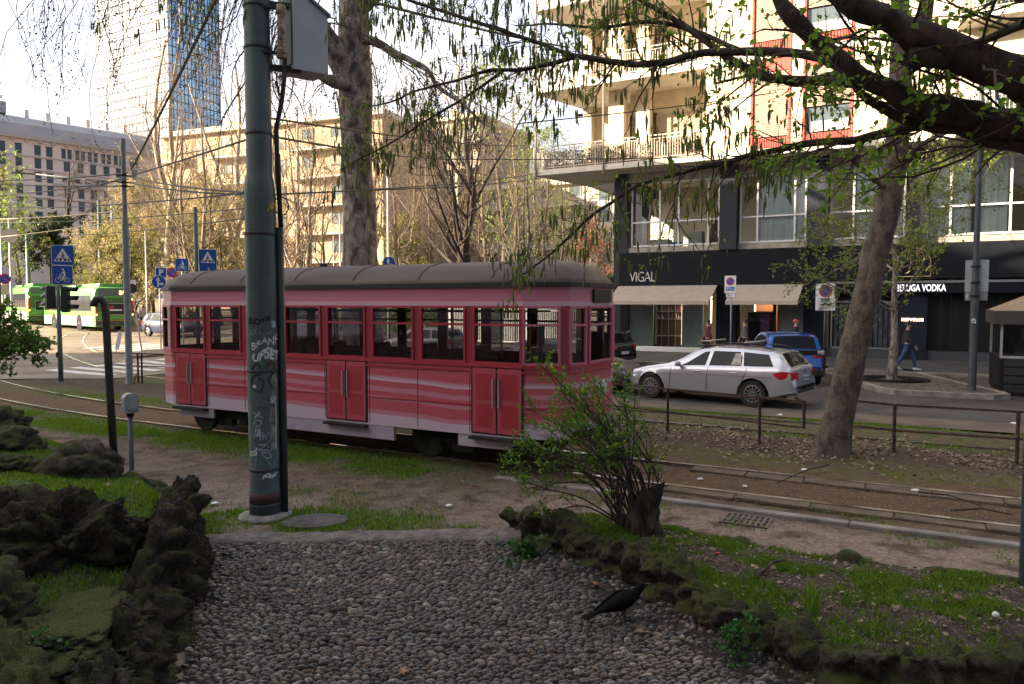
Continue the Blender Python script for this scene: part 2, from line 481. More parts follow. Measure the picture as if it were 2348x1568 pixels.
# ================================================================ THE SETTING: ground, roads, pavements
RNG = np.random.default_rng(7)
def nodes_ground():
    m = bpy.data.materials.new("ground_earth"); m.use_nodes = True
    n = m.node_tree; p = n.nodes["Principled BSDF"]; p.inputs["Roughness"].default_value = 0.95
    p.inputs["Specular IOR Level"].default_value = 0.2
    L = n.links
    geo = n.nodes.new("ShaderNodeNewGeometry")
    def dot(vec):
        d = n.nodes.new("ShaderNodeVectorMath"); d.operation = 'DOT_PRODUCT'; d.inputs[1].default_value = vec
        L.new(geo.outputs["Position"], d.inputs[0]); return d.outputs["Value"]
    s_, t_ = dot((.879, -.477, 0)), dot((.477, .879, 0))
    def noise_(scale, detail=6, rough=.6):
        z = n.nodes.new("ShaderNodeTexNoise"); z.inputs["Scale"].default_value = scale; z.inputs["Detail"].default_value = detail
        z.inputs["Roughness"].default_value = rough
        L.new(geo.outputs["Position"], z.inputs["Vector"]); return z.outputs[0]
    def mr(src, a, b, c=0., d=1.):
        q = n.nodes.new("ShaderNodeMapRange"); q.interpolation_type = 'SMOOTHSTEP'
        for i, v in enumerate((a, b, c, d)): q.inputs[i + 1].default_value = v
        L.new(src, q.inputs[0]); return q.outputs[0]
    def math_(op, a, b):
        q = n.nodes.new("ShaderNodeMath"); q.operation = op
        for i, v in enumerate((a, b)):
            if isinstance(v, float): q.inputs[i].default_value = v
            else: L.new(v, q.inputs[i])
        return q.outputs[0]
    def mix(f, a, b):
        q = n.nodes.new("ShaderNodeMix"); q.data_type = 'RGBA'
        L.new(f, q.inputs[0])
        for i, v in ((6, a), (7, b)):
            if isinstance(v, tuple): q.inputs[i].default_value = (*v, 1)
            else: L.new(v, q.inputs[i])
        return q.outputs[2]
    def band(a, b, soft, wob):
        tt = math_('ADD', t_, math_('MULTIPLY', math_('SUBTRACT', wob, 0.5), 2.2))
        return math_('MULTIPLY', mr(tt, a - soft, a + soft), mr(tt, b - soft, b + soft, 1., 0.))
    big, mid, fine, grit = noise_(.7, 4), noise_(3.0, 7), noise_(22, 8, .75), noise_(90, 3, .8)
    dirt = mix(mr(mid, .35, .65), (.095, .063, .042), (.22, .16, .118))
    sand = mix(mr(fine, .35, .68), (.20, .15, .115), (.40, .32, .255))
    pathm = math_('MULTIPLY', mr(t_, 7.0, 8.4, 1., 0.), mr(big, .38, .6))
    sidep = math_('MULTIPLY', math_('MULTIPLY', mr(s_, -8.0, -3.0), mr(t_, 8.9, 9.5, 1., 0.)), mr(mid, .3, .6))
    col = mix(math_('MAXIMUM', math_('MULTIPLY', pathm, .8), sidep), dirt, sand)
    # rusty brown track bed
    bed = band(9.9, 12.4, .35, big)
    col = mix(math_('MULTIPLY', bed, mr(mid, .35, .6)), col, (.135, .082, .04))
    # moss and dark soil on the strip with the trees
    moss = math_('MULTIPLY', band(12.2, 13.3, .4, big), mr(mid, .4, .58))
    col = mix(moss, col, (.085, .095, .016))
    soil = math_('MULTIPLY', band(13.2, 15.4, .5, mid), mr(fine, .3, .6))
    col = mix(soil, col, (.045, .032, .022))
    green2 = math_('MULTIPLY', band(15.0, 18.2, .5, big), mr(mid, .42, .6))
    col = mix(green2, col, (.05, .072, .014))
    # thin grass round the foot of the mast and along the near track
    g3 = math_('MULTIPLY', math_('MULTIPLY', band(8.7, 10.2, .4, big), mr(s_, -7., -4., 1., 0.)), mr(mid, .4, .55))
    col = mix(g3, col, (.045, .085, .012))
    lit = mix(mr(grit, .60, .68), col, (.36, .31, .27))
    dark = mix(mr(fine, .36, .26), lit, (.03, .022, .017))
    L.new(dark, p.inputs["Base Color"])
    b = n.nodes.new("ShaderNodeBump"); b.inputs["Strength"].default_value = .9; b.inputs["Distance"].default_value = .03
    L.new(math_('ADD', fine, math_('MULTIPLY', grit, .35)), b.inputs["Height"]); L.new(b.outputs[0], p.inputs["Normal"])
    return m
GROUND_M = nodes_ground()
def gnd_t(x, y, dz=0.0):
    z = 0.0
    for _ in range(12):
        p = gnd(x, y, z + dz); z = gz(p.x, p.y)
    return Vector((p.x, p.y, z + dz))
def axis_pts(lo, hi, a, b, fine, coarse):
    r = list(np.arange(a, b, fine)); x = a; s_ = fine
    left = []
    while x > lo: s_ = min(coarse, s_ * 1.25); x -= s_; left.append(x)
    x = r[-1]; s_ = fine; right = []
    while x < hi: s_ = min(coarse, s_ * 1.25); x += s_; right.append(x)
    return np.array(left[::-1] + r + right)
def in_poly(x, y, P):
    c = False; n = len(P)
    for i in range(n):
        x1, y1 = P[i][0], P[i][1]; x2, y2 = P[(i + 1) % n][0], P[(i + 1) % n][1]
        if (y1 > y) != (y2 > y) and x < (x2 - x1) * (y - y1) / (y2 - y1) + x1: c = not c
    return c
xs = axis_pts(-420, 300, -13, 10, .16, 14); ys = axis_pts(-60, 640, 3, 20, .16, 14)
V = []
for y in ys:
    for x in xs:
        t = .477 * x + .879 * y
        z = gz(x, y)
        if 2.5 < y < 24 and t < 18:
            z -= .012 + .03 * max(0, mnoise.noise(Vector((x * .9, y * .9, 3))) + .2) + .012 * abs(mnoise.noise(Vector((x * 4, y * 4, 1))))
            if 12.4 < t < 15.2: z += .05 * sstep(12.4, 13.5, t) * sstep(15.2, 14.4, t)
        else: z -= .02
        V.append((x, y, z))
V = np.array(V); nx = len(xs)
i = np.arange(len(ys) - 1)[:, None] * nx + np.arange(nx - 1)[None]
F = np.stack([i, i + 1, i + 1 + nx, i + nx], -1).reshape(-1, 4)
ground = np_obj("ground", [(V, F, GROUND_M, None)])
tag(ground, kind='structure')

def sheet(name, poly, z, m, step=1.5, skirt=0.0, follow=True, kind='structure'):
    """a flat sheet (follows the terrain) with an optional vertical skirt"""
    b = bmesh.new()
    vs = [b.verts.new((p[0], p[1], 0)) for p in poly]
    f = b.faces.new(vs)
    if f.normal.z < 0: f.normal_flip()
    if follow:
        lo = [min(p[k] for p in poly) for k in (0, 1)]; hi = [max(p[k] for p in poly) for k in (0, 1)]
        for k in (0, 1):
            c = lo[k] + step
            while c < hi[k]:
                no = [0, 0, 0]; no[k] = 1; co = [0, 0, 0]; co[k] = c
                bmesh.ops.bisect_plane(b, geom=b.verts[:] + b.edges[:] + b.faces[:], plane_co=co, plane_no=no)
                c += step
    for v in b.verts: v.co.z = z + (gz(v.co.x, v.co.y) if follow else 0)
    if skirt:
        be = [e for e in b.edges if e.is_boundary]
        r = bmesh.ops.extrude_edge_only(b, edges=be)
        for v in r['geom']:
            if isinstance(v, bmesh.types.BMVert): v.co.z -= skirt
        bmesh.ops.recalc_face_normals(b, faces=b.faces[:])
    me = bpy.data.meshes.new(name); b.to_mesh(me); b.free(); me.materials.append(m)
    o = bpy.data.objects.new(name, me); COL.objects.link(o); tag(o, kind=kind)
    return o
def stq(s0, s1, t0, t1): return [ST(s0, t0), ST(s1, t0), ST(s1, t1), ST(s0, t1)]

def asphalt(name, a, b, crack=.5):
    m = M(name, b, .9, col2=a, scale=.55, bump=.5, bscale=60, spec=.3, detail=10)
    return m
ASPH = asphalt("road_asphalt", (.055, .048, .044), (.105, .095, .088))
ASPHL = asphalt("sunlit_asphalt", (.19, .155, .115), (.31, .26, .20))  # warm sunlight on the square put into a lighter asphalt colour
PAVE = M("pavement_asphalt", (.09, .088, .088), .85, col2=(.05, .05, .052), scale=.5, bump=.3, bscale=70, spec=.3)
KERB = M("kerb_stone", (.30, .27, .24), .85, col2=(.15, .13, .115), scale=3, bump=.4, bscale=30)
CONC = M("old_concrete", (.24, .20, .165), .9, col2=(.12, .098, .08), scale=4, bump=.6, bscale=35)
WHITEP = M("road_paint", (.68, .66, .62), .7, col2=(.3, .28, .26), scale=5, lo=.3, hi=.5)
road = sheet("road", stq(-24, 40, 17.9, 28.0) , 0.004, ASPH)
sheet("road", stq(-120, -24, 15.6, 40.0), 0.006, ASPHL)
sheet("square", [ST(-30, 12.0), ST(-24.2, 15.59), ST(-120, 15.59), ST(-120, 12.0)], 0.004, ASPHL)
sheet("side_road", stq(-24, 40, 28.0, 29.5), 0.002, ASPH)
sheet("side_road", [ST(-36, 40.0), ST(-33, 40.0), ST(-60, 110), ST(-160, 110), ST(-120, 40.0)], 0.005, ASPHL, step=4)
# pavement in front of the shops with its kerb
sheet("pavement", stq(-32, 40, 29.72, 60.0), 0.150, PAVE, step=3, skirt=.16)
for k in range(40):
    s0 = -32 + k * 1.8
    mb = MB(); mb.box((0, 0, .075), (1.79, .2, .152), bev=.015)
    o = mb.build("kerb", KERB); o.location = ST(s0 + .9, 29.61); o.rotation_euler = (0, 0, STREET); tag(o, kind='structure')
# worn edge strip of the road beside the far track
sheet("road_edge", stq(-24, 40, 17.55, 18.9), 0.010, M("worn_edge", (.17, .125, .095), .95, col2=(.09, .07, .055), scale=1.2, bump=.6, bscale=50))
# patches in the pavement
PATCH = M("pavement_patch", (.045, .045, .047), .9, var=.2, scale=3)
sheet("pavement_patch", stq(-1.5, 1.6, 31.2, 32.6), .154, PATCH, follow=False)
sheet("pavement_patch", stq(-6.0, -3.2, 30.6, 31.6), .154, PATCH, follow=False)
# zebra crossing on the left
zi = 0
for k in range(11):
    t0 = 16.1 + k * .92
    sheet("zebra_stripe", stq(-28.9, -25.1, t0, t0 + .46), .012, WHITEP, step=2)
for k in range(6):
    sheet("zebra_stripe", [ST(-31.5 - k * 1.1, 22.5), ST(-31.0 - k * 1.1, 22.5), ST(-31.0 - k * 1.1, 26), ST(-31.5 - k * 1.1, 26)], .012, WHITEP, step=2)
# parking bay lines
YEL = M("yellow_paint", (.55, .36, .08), .8, col2=(.2, .15, .08), scale=6, lo=.3, hi=.5)
for s0 in (-9.5, -8.4):
    sheet("bay_line", [ST(s0, 25.6), ST(s0 + .12, 25.6), ST(s0 + 1.2, 28.6), ST(s0 + 1.08, 28.6)], .012, YEL, follow=False)
sheet("road_seam", [ST(-1.2, 19.4), ST(-1.1, 19.4), ST(1.9, 24.0), ST(1.8, 24.0)], .010, M("tar_seam", (.035, .033, .032), .8), follow=False)

# cobbled tree island
ISL = [(11, 26.3), (10.75, 23.2), (10.55, 21.3), (10.75, 20.65), (12.8, 19.55), (13.35, 19.7), (13.65, 20.5), (13.8, 22.3), (14.6, 27.4), (14.0, 28.6), (12, 28.6)]
def inset(P, d):
    n = len(P); out = []
    for i_ in range(n):
        a, b, c = Vector(P[i_ - 1]).to_2d(), Vector(P[i_]).to_2d(), Vector(P[(i_ + 1) % n]).to_2d()
        n1 = Vector((-(b - a).y, (b - a).x)).normalized(); n2 = Vector((-(c - b).y, (c - b).x)).normalized()
        m_ = (n1 + n2).normalized(); out.append(b + m_ * (d / max(.4, m_.dot(n1))))
    return [(p.x, p.y) for p in out]
def setts(name, a, b, scale):
    m = bpy.data.materials.new(name); m.use_nodes = True; n = m.node_tree; p = n.nodes["Principled BSDF"]
    tc = n.nodes.new("ShaderNodeTexCoord"); v = n.nodes.new("ShaderNodeTexVoronoi"); v.inputs["Scale"].default_value = scale
    v.feature = 'DISTANCE_TO_EDGE'; v2 = n.nodes.new("ShaderNodeTexVoronoi"); v2.inputs["Scale"].default_value = scale
    for q in (v, v2): n.links.new(tc.outputs["Object"], q.inputs["Vector"])
    r = n.nodes.new("ShaderNodeValToRGB"); r.color_ramp.elements[0].color = (*[c * .35 for c in a], 1); r.color_ramp.elements[1].color = (1, 1, 1, 1)
    r.color_ramp.elements[0].position = .02; r.color_ramp.elements[1].position = .12
    n.links.new(v.outputs["Distance"], r.inputs[0])
    mx = n.nodes.new("ShaderNodeMix"); mx.data_type = 'RGBA'; mx.inputs[6].default_value = (*a, 1); mx.inputs[7].default_value = (*b, 1)
    sp = n.nodes.new("ShaderNodeSeparateColor"); n.links.new(v2.outputs["Color"], sp.inputs[0]); n.links.new(sp.outputs[0], mx.inputs[0])
    m2 = n.nodes.new("ShaderNodeMix"); m2.data_type = 'RGBA'; m2.blend_type = 'MULTIPLY'; m2.inputs[0].default_value = 1
    n.links.new(mx.outputs[2], m2.inputs[6]); n.links.new(r.outputs[0], m2.inputs[7]); n.links.new(m2.outputs[2], p.inputs["Base Color"])
    bp = n.nodes.new("ShaderNodeBump"); bp.inputs["Strength"].default_value = .8; bp.inputs["Distance"].default_value = .02
    n.links.new(r.outputs[0], bp.inputs["Height"]); n.links.new(bp.outputs[0], p.inputs["Normal"]); p.inputs["Roughness"].default_value = .85
    return m
SETTS = setts("small_setts", (.10, .088, .07), (.20, .175, .145), 9)
inner = inset(ISL, .22)
sheet("tree_island", inner, .146, SETTS, follow=False)
mb = MB(); n_ = len(ISL)
vs = []
for p, q in zip(ISL, inner): vs += [(p[0], p[1], 0), (p[0], p[1], .15), (q[0], q[1], .15), (q[0], q[1], .12)]
fs = []
for i_ in range(n_):
    a, b = i_ * 4, ((i_ + 1) % n_) * 4
    for k in range(3): fs.append((a + k, a + k + 1, b + k + 1, b + k))
mb.add(vs, fs); tag(fix_normals(mb.build("kerb", KERB)), kind='structure')
# the far dirt island with sign posts on the left
fi = [gnd_t(300, 822), gnd_t(440, 812), gnd_t(425, 797), gnd_t(385, 803), gnd_t(330, 806)]
sheet("traffic_island", [(p.x, p.y) for p in fi][::-1], .10, M("island_earth", (.2, .15, .1), .9, var=.3, scale=6), skirt=.1)

# ---------------------------------------------------------------- tram tracks
RAIL = M("worn_rail", (.80, .80, .82), .18, metal=1.0)
RAILS = M("rail_side", (.10, .065, .045), .8, var=.3, scale=8)
SLAB = M("track_slab", (.155, .112, .075), .9, col2=(.085, .062, .045), scale=3.5, bump=.5, bscale=30)
def bend(s, t):
    """both tracks curve gently away to the left beyond s=-14"""
    return ST(s, t) + ET * (.011 * max(0, -14 - s) ** 2)
def track(ta, tb, label, slabs):
    th = thing("tram_track", label, "tram track", ST(0, (ta + tb) / 2), 0)
    inv = Matrix.Translation(-ST(0, (ta + tb) / 2))
    ss = [-48 + k * 1.0 for k in range(80)]
    for t in (ta, tb):
        mb = MB()
        for off, w_, z0, z1, mi in ((0, .072, -.03, .016, 1), (0, .066, .016, .022, 0)):
            rings = []
            for s in ss:
                c = bend(s, t); a = c - ET * w_ / 2; b = c + ET * w_ / 2
                z = gz(c.x, c.y)
                rings.append([inv @ Vector((a.x, a.y, z + z0)), inv @ Vector((b.x, b.y, z + z0)), inv @ Vector((b.x, b.y, z + z1)), inv @ Vector((a.x, a.y, z + z1))])
            mb.mat(mi).loft(rings)
        fix_normals(mb.build("rail", [RAIL, RAILS], th))
    rnd = random.Random(3)
    for t, s0, s1, L, w_, o_ in slabs:
        s = s0
        while s < s1:
            c = ST(s + L / 2, t + o_ + rnd.uniform(-.015, .015)) - ST(0, (ta + tb) / 2)
            mb = MB(); mb.box((0, 0, 0), (L * .985, w_, .05), bev=.008)
            sl = mb.build("track_slab", SLAB, th)
            sl.location = (c.x, c.y, -.012 + rnd.uniform(-.006, .004)); sl.rotation_euler = (rnd.uniform(-.03, .01), rnd.uniform(-.006, .006), STREET + rnd.uniform(-.012, .012))
            s += L
    return th
track(10.2, 11.65, "near tram track with shiny far rail and sunken concrete slabs in rusty soil",
      [(11.65, -3.0, 9, .82, .30, -.19), (10.2, -3.0, 9, .95, .26, -.16)])
track(15.55, 17.0, "far tram track overgrown with grass between the fence and the road", [])
for k in range(12):
    L = 2.4
    mb = MB(); mb.box((0, 0, 0), (L * .992, .13, .12), bev=.012)
    o = mb.build("path_kerb", KERB); o.location = ST(-3.4 + k * L - .8, 9.42, -.03); o.rotation_euler = (0, 0, STREET + .004 * (k % 2)); tag(o, kind='structure')

# ---------------------------------------------------------------- cobbled path
WALLR = [(-.12, 8.42), (.30, 7.82), (.60, 7.32), (1.2, 6.38), (1.72, 5.47), (2.2, 4.78), (2.9, 4.55), (3.6, 4.62), (6.2, 4.9)]
WALLL = [(-1.75, 3.0), (-2.24, 5.04), (-2.75, 6.5), (-3.26, 7.9), (-3.55, 8.35)]
pathpoly = [(-1.6, 2.6), (-2.3, 5.04), (-2.85, 6.5), (-3.3, 7.85), (-.12, 8.3), (.7, 7.3), (1.3, 6.4), (1.85, 5.45), (2.4, 4.75), (2.8, 2.6)]
BEDM = M("path_bedding", (.028, .022, .018), .95, var=.5, scale=9, bump=.8, bscale=60)
sheet("path_bed", pathpoly, -.004, BEDM, follow=False)
def pebbles():
    rng = np.random.default_rng(5)
    pts = []; sz = []
    y = 3.4
    while y < 7.93:
        dy = rng.uniform(.034, .045); x = -3.4
        while x < 2.6:
            dx = rng.uniform(.052, .098)
            px, py = x + dx / 2, y + rng.uniform(-.010, .010) + .012 * math.sin(x * 3) + .09 * (x + .5) * .1
            if in_poly(px, py, pathpoly) and py < 7.85 + .045 * (px + 3.3) and rng.random() > (.03 + .35 * sstep(.45, .0, abs(px - (-2.2 - (py - 5) * .37)) ) * .8 + (.5 if px > 1.0 - (py - 5.4) * .62 + .35 else 0)):
                pts.append((px, py)); sz.append((dx * .545, dy * .56))
            x += dx
        y += dy
    N = len(pts); pts = np.array(pts); sz = np.array(sz)
    ku, kv = 8, 4
    uu = np.arange(ku) * 2 * PI / ku; vv = np.linspace(0, PI / 2 * 1.0, kv)
    unit = np.array([(math.cos(a) * math.cos(b), math.sin(a) * math.cos(b), math.sin(b)) for b in vv[:-1] for a in uu] + [(0, 0, 1)])
    rot = rng.normal(0, .22, N) + .05
    c, s_ = np.cos(rot), np.sin(rot)
    hz = rng.uniform(.018, .030, N)
    U = unit[None] * np.stack([sz[:, 0], sz[:, 1], hz], 1)[:, None]
    U = U * (1 + .12 * rng.normal(size=(N, len(unit), 1)) * .5)
    tilt = rng.normal(0, .25, N)
    U[:, :, 2] += U[:, :, 0] * tilt[:, None] * .5
    X = U[:, :, 0] * c[:, None] - U[:, :, 1] * s_[:, None]; Y = U[:, :, 0] * s_[:, None] + U[:, :, 1] * c[:, None]
    zb = rng.uniform(-.012, .000, N)
    V = np.stack([X + pts[:, 0:1], Y + pts[:, 1:2], U[:, :, 2] + zb[:, None]], -1).reshape(-1, 3)
    nv = len(unit); q = []
    for r in range(kv - 2):
        for j in range(ku): q.append((r * ku + j, r * ku + (j + 1) % ku, (r + 1) * ku + (j + 1) % ku, (r + 1) * ku + j))
    q = np.array(q); tr = np.array([((kv - 2) * ku + j, (kv - 2) * ku + (j + 1) % ku, nv - 1) for j in range(ku)])
    rn = rng.random(N)
    F1 = (np.arange(N)[:, None, None] * nv + q[None]).reshape(-1, 4); F2 = (np.arange(N)[:, None, None] * nv + tr[None]).reshape(-1, 3)
    m = bpy.data.materials.new("river_pebble"); m.use_nodes = True; n = m.node_tree; p = n.nodes["Principled BSDF"]
    a = n.nodes.new("ShaderNodeAttribute"); a.attribute_name = "rnd"; r = n.nodes.new("ShaderNodeValToRGB"); cr = r.color_ramp
    cr.elements[0].color = (.03, .027, .026, 1); cr.elements[1].color = (.34, .30, .25, 1)
    for pos, cc in ((.2, (.06, .05, .042, 1)), (.4, (.105, .084, .068, 1)), (.5, (.055, .056, .06, 1)), (.65, (.125, .10, .078, 1)), (.75, (.14, .095, .068, 1)), (.85, (.11, .112, .11, 1)), (.93, (.19, .16, .13, 1))):
        e = cr.elements.new(pos); e.color = cc
    n.links.new(a.outputs["Fac"], r.inputs[0])
    tc = n.nodes.new("ShaderNodeTexCoord"); nz = n.nodes.new("ShaderNodeTexNoise"); nz.inputs["Scale"].default_value = 45; nz.inputs["Detail"].default_value = 5
    n.links.new(tc.outputs["Object"], nz.inputs["Vector"])
    mx = n.nodes.new("ShaderNodeMix"); mx.data_type = 'RGBA'; mx.blend_type = 'MULTIPLY'; mx.inputs[0].default_value = .75
    r2 = n.nodes.new("ShaderNodeValToRGB"); r2.color_ramp.elements[0].color = (.34, .31, .29, 1); r2.color_ramp.elements[0].position = .35; r2.color_ramp.elements[1].position = .6
    n.links.new(nz.outputs[0], r2.inputs[0]); n.links.new(r.outputs[0], mx.inputs[6]); n.links.new(r2.outputs[0], mx.inputs[7])
    n.links.new(mx.outputs[2], p.inputs["Base Color"]); p.inputs["Roughness"].default_value = .28
    o = np_obj("cobbled_path", [(V, F1, m, np.repeat(rn, len(q))), (V, F2, m, np.repeat(rn, len(tr)))])
    tag(o, kind='structure')
pebbles()
# crumbling concrete border at the far end of the path
mb = MB(); rnd = random.Random(4)
nB = 46; vs = []
for k in range(nB):
    f = k / (nB - 1); x = -3.45 + f * 3.55; y0 = 7.80 + .13 * f; y1 = 8.12 + .24 * f
    j = lambda a: rnd.uniform(-a, a)
    vs += [(x, y0 + j(.03), -.03), (x, y0 + .03 + j(.03), .022 + j(.006)), (x, (y0 + y1) / 2, .034 + j(.006)), (x, y1 - .02 + j(.012), .03 + j(.006)), (x, y1 + j(.012), -.03)]
mb.add(vs, [(i_ * 5 + a, i_ * 5 + a + 1, (i_ + 1) * 5 + a + 1, (i_ + 1) * 5 + a) for i_ in range(nB - 1) for a in range(4)])
CB = M("crumbled_concrete", (.235, .205, .185), .9, col2=(.115, .10, .09), scale=8, bump=.9, bscale=28)
tag(fix_normals(mb.build("path_border", CB, smooth=True)), kind='structure')
# ================================================================ BUILDINGS
STUCCO = M("cream_stucco", (.62, .54, .40), .9, var=.08, scale=2.5, bump=.15, bscale=40)
WHITES = M("white_slab", (.66, .62, .55), .85, var=.1, scale=2)
GRANITE = M("dark_granite", (.040, .046, .060), .6, col2=(.02, .024, .033), scale=60, detail=3, spec=.2)
BLACKP = M("black_panel", (.008, .010, .015), .6, spec=.15)
BLACKM = M("black_metal", (.010, .010, .012), .6, spec=.2)
FRAMEW = M("white_frame", (.62, .64, .66), .4)
REDP = M("red_panel", (.52, .085, .06), .6, var=.12, scale=3)
BLIND = M("roller_blind", (.40, .32, .25), .8)
BROWN = M("dark_brown", (.055, .04, .033), .7)
RAILW = M("railing_paint", (.55, .50, .43), .6)
WIN = GLASS("window_glass", (.9, .95, .95), .95)
WINM = M("window_mirror", (.10, .13, .15), .05, spec=.8)
CURT = M("curtain", (.80, .86, .84), .9, var=.10, scale=2.2, stretch=(14, 1, .15))
CANV = M("awning_canvas", (.42, .36, .30), .85, var=.06, scale=3)
INTW = M("interior_wall", (.72, .66, .54), .9)
INTD = M("interior_dark", (.10, .055, .04), .8)
GOLD = M("gold_letter", (.62, .46, .22), .35, metal=.8)
LETW = M("white_letter", (.72, .72, .74), .5)
LAMP = M("lamp_strip", (1.0, .75, .35), .5, emit=3.0)
LAMPO = M("neon_amber", (1.0, .55, .3), .5, emit=4.0)
SIGNE = M("lit_letter", (.85, .88, .92), .5, emit=.35)

B = thing("apartment_building", "cream apartment house with red panels and balconies over black shopfronts", "building", ST(0, 0), STREET)
TF = 36.0                # ground floor facade, distance across the street
TU = 34.5                # upper facade overhangs
Z1, Z2, Z3, ZT = 9.12, 13.3, 17.4, 22.0
sL, sR = -13.6, 16.0
def grp(): return MB()
# --- ground floor and first floor structure
mb = MB()
mb.span((sL, TF, .15), (-12.9, TF + .5, 9.1))                       # corner pillar
for s0, s1 in ((-8.22, -7.42), (-4.31, -3.46), (-.33, .45), (4.1, 4.9), (8.6, 9.4), (13.2, 14)): mb.span((s0, TF - .25, 5.1), (s1, TF + .4, 9.1))
mb.span((sL, TF + .5, .15), (sL + .3, TF + 14, 5.4)); mb.span((sL, TF + .5, 8.6), (sL + .3, TF + 14, 9.1)); mb.span((sL, TF + 2.2, 5.4), (sL + .3, TF + 2.5, 8.6)); mb.span((sL, TF + 4.4, 5.4), (sL + .3, TF + 4.7, 8.6)); mb.span((sL, TF + 6.6, 5.4), (sL + .3, TF + 14, 8.6))
mb.each("pillar", GRANITE, B)
mb = MB(); mb.span((-12.9, TF + .12, 5.1), (sR, TF + .45, 5.36)); mb.span((-12.9, TF + .1, 8.62), (sR, TF + .4, 9.1))
mb.build("sill_band", M("sill_stone", (.34, .31, .27), .85, var=.2, scale=3), B)
mb = MB(); mb.span((sL, TF + 6, .15), (sR, TF + 6.2, 9.1)); mb.span((sL + .3, TF + .45, 5.0), (sR, TF + 6, 5.1))
mb.each("back_wall", INTW, B)
mb = MB(); mb.span((sL - .02, TU + .02, Z1 - .02), (sR, TF + 12, Z1 + .06)); mb.build("soffit", STUCCO, B)
# --- first floor windows
def bigwin(s0, s1, z0, z1, cols, cross, curtain):
    w_ = thing("window", None, None, (0, 0, 0)); w_.parent = B
    t = TF + .2
    mb = MB(); f = .085
    mb.span((s0, t, z0), (s1, t + .1, z0 + f)); mb.span((s0, t, z1 - f), (s1, t + .1, z1))
    for s in [s0] + cols + [s1 - f]: mb.span((s, t - .002, z0 + .002), (s + f, t + .098, z1 - .002))
    zc = z0 + (z1 - z0) * cross
    mb.span((s0 + .01, t - .012, zc), (s1 - .01, t + .09, zc + .075))
    mb.build("window_frame", FRAMEW, w_)
    mb = MB(); mb.add([(s0 + .02, t + .05, z0 + .02), (s1 - .02, t + .05, z0 + .02), (s1 - .02, t + .05, z1 - .02), (s0 + .02, t + .05, z1 - .02)], [(0, 1, 2, 3)])
    mb.build("pane", WIN, w_)
    if curtain:
        mb = MB()
        for a, b in curtain:
            n = int((b - a) / .06); vs = []
            for k in range(n + 1):
                x = a + (b - a) * k / n; y = t + .2 + .05 * math.sin(k * 1.7) + .02 * math.sin(k * .6)
                vs += [(x, y, z0 + .03), (x, y, z1 - .05)]
            mb.add(vs, [(2 * k, 2 * k + 2, 2 * k + 3, 2 * k + 1) for k in range(n)])
        mb.build("curtain", CURT, w_, smooth=True)
bigwin(-12.75, -8.3, 5.4, 8.6, [-11.3, -10.35, -8.9], .37, None)
bigwin(-7.35, -4.4, 5.4, 8.6, [-6.6, -4.95], .37, [(-6.5, -4.45)])
bigwin(-3.4, -.42, 5.4, 8.6, [-2.5, -1.0], .37, [(-2.35, -.5)])
bigwin(.5, 4.05, 5.4, 8.6, [1.2, 2.2, 3.3], .37, [(.58, 2.0), (2.25, 3.25)])
bigwin(5.0, 8.5, 5.4, 8.6, [6.2, 7.4], .37, [(5.1, 7.2)])
# office furniture seen through the first window
of = thing("office_interior", None, None); of.parent = B
mb = MB(); mb.span((-12.2, TF + 1.4, 5.1), (-11.2, TF + 2.2, 5.85)); mb.span((-10.2, TF + 1.6, 5.1), (-9.5, TF + 2.2, 6.2)); mb.each("desk", M("office_white", (.6, .6, .56), .6), of)
mb = MB(); mb.span((-8.95, TF + 1.2, 5.1), (-8.45, TF + 1.8, 6.5)); mb.span((-9.2, TF + 3, 5.1), (-8.4, TF + 3.5, 7.2)); mb.each("cabinet", M("office_red", (.18, .03, .03), .6), of)
mb = MB(); mb.span((-11.1, TF + 1.5, 5.1), (-10.6, TF + 2.0, 5.7)); mb.build("bin", M("office_blue", (.05, .25, .5), .5), of)
# --- shop 1: light display windows, shelves, two awnings
s1a, s1b = -12.8, -8.35
mb = MB()
mb.span((sL + .35, TF - .12, 3.45), (-4.35, TF + .3, 5.1))                                      # fascia
mb.each("fascia", BLACKP, B)
mb = MB(); mb.span((sL + .05, TF - .14, 3.40), (-4.3, TF + .1, 3.47)); mb.span((-4.345, TF - .14, 3.47), (-4.30, TF + .1, 5.1)); mb.build("fascia_trim", BLACKM, B)
text("shop_letters", "VIGAL", .74, LETW, B, (-12.02, TF - .125, 3.86), extrude=.012, spacing=.88, sx=.74, bold=-.012)
mb = MB(); mb.span((-13.2, TF - .06, .15), (-12.78, TF + .2, 3.4)); mb.span((-8.35, TF - .06, .15), (-7.42, TF + .2, 3.4)); mb.span((-4.42, TF - .06, .15), (-3.46, TF + .2, 5.1))
mb.each("shop_pier", BLACKP, B)
disp = thing("display_window", None, None); disp.parent = B
mb = MB(); mb.span((s1a, TF - .1, .15), (-8.4, TF + .1, .40), bev=.01); mb.build("display_base", M("display_white", (.70, .72, .74), .5), disp)  # plain white base strip
mb = MB(); mb.add([(s1a, TF, .4), (-9.0, TF, .4), (-9.0, TF, 3.4), (s1a, TF, 3.4)], [(0, 1, 2, 3)]); mb.build("pane", WIN, disp)
mb = MB(); mb.span((s1a, TF + .25, .4), (-11.55, TF + .3, 3.4)); mb.span((-10.1, TF + .25, .4), (-9.05, TF + .3, 3.4)); mb.each("display_panel", M("display_panel", (.40, .45, .43), .7, var=.05), disp)
mb = MB(); mb.span((-11.55, TF + .9, .4), (-10.1, TF + .95, 3.4)); mb.build("shelf_back", INTD, disp)
mb = MB()
for z in (.9, 1.75, 2.15, 2.55, 2.95): mb.span((-11.52, TF + .5, z), (-10.13, TF + .88, z + .03))
for s in (-11.2, -10.85, -10.5): mb.span((s, TF + .48, .4), (s + .025, TF + .5, 3.4))
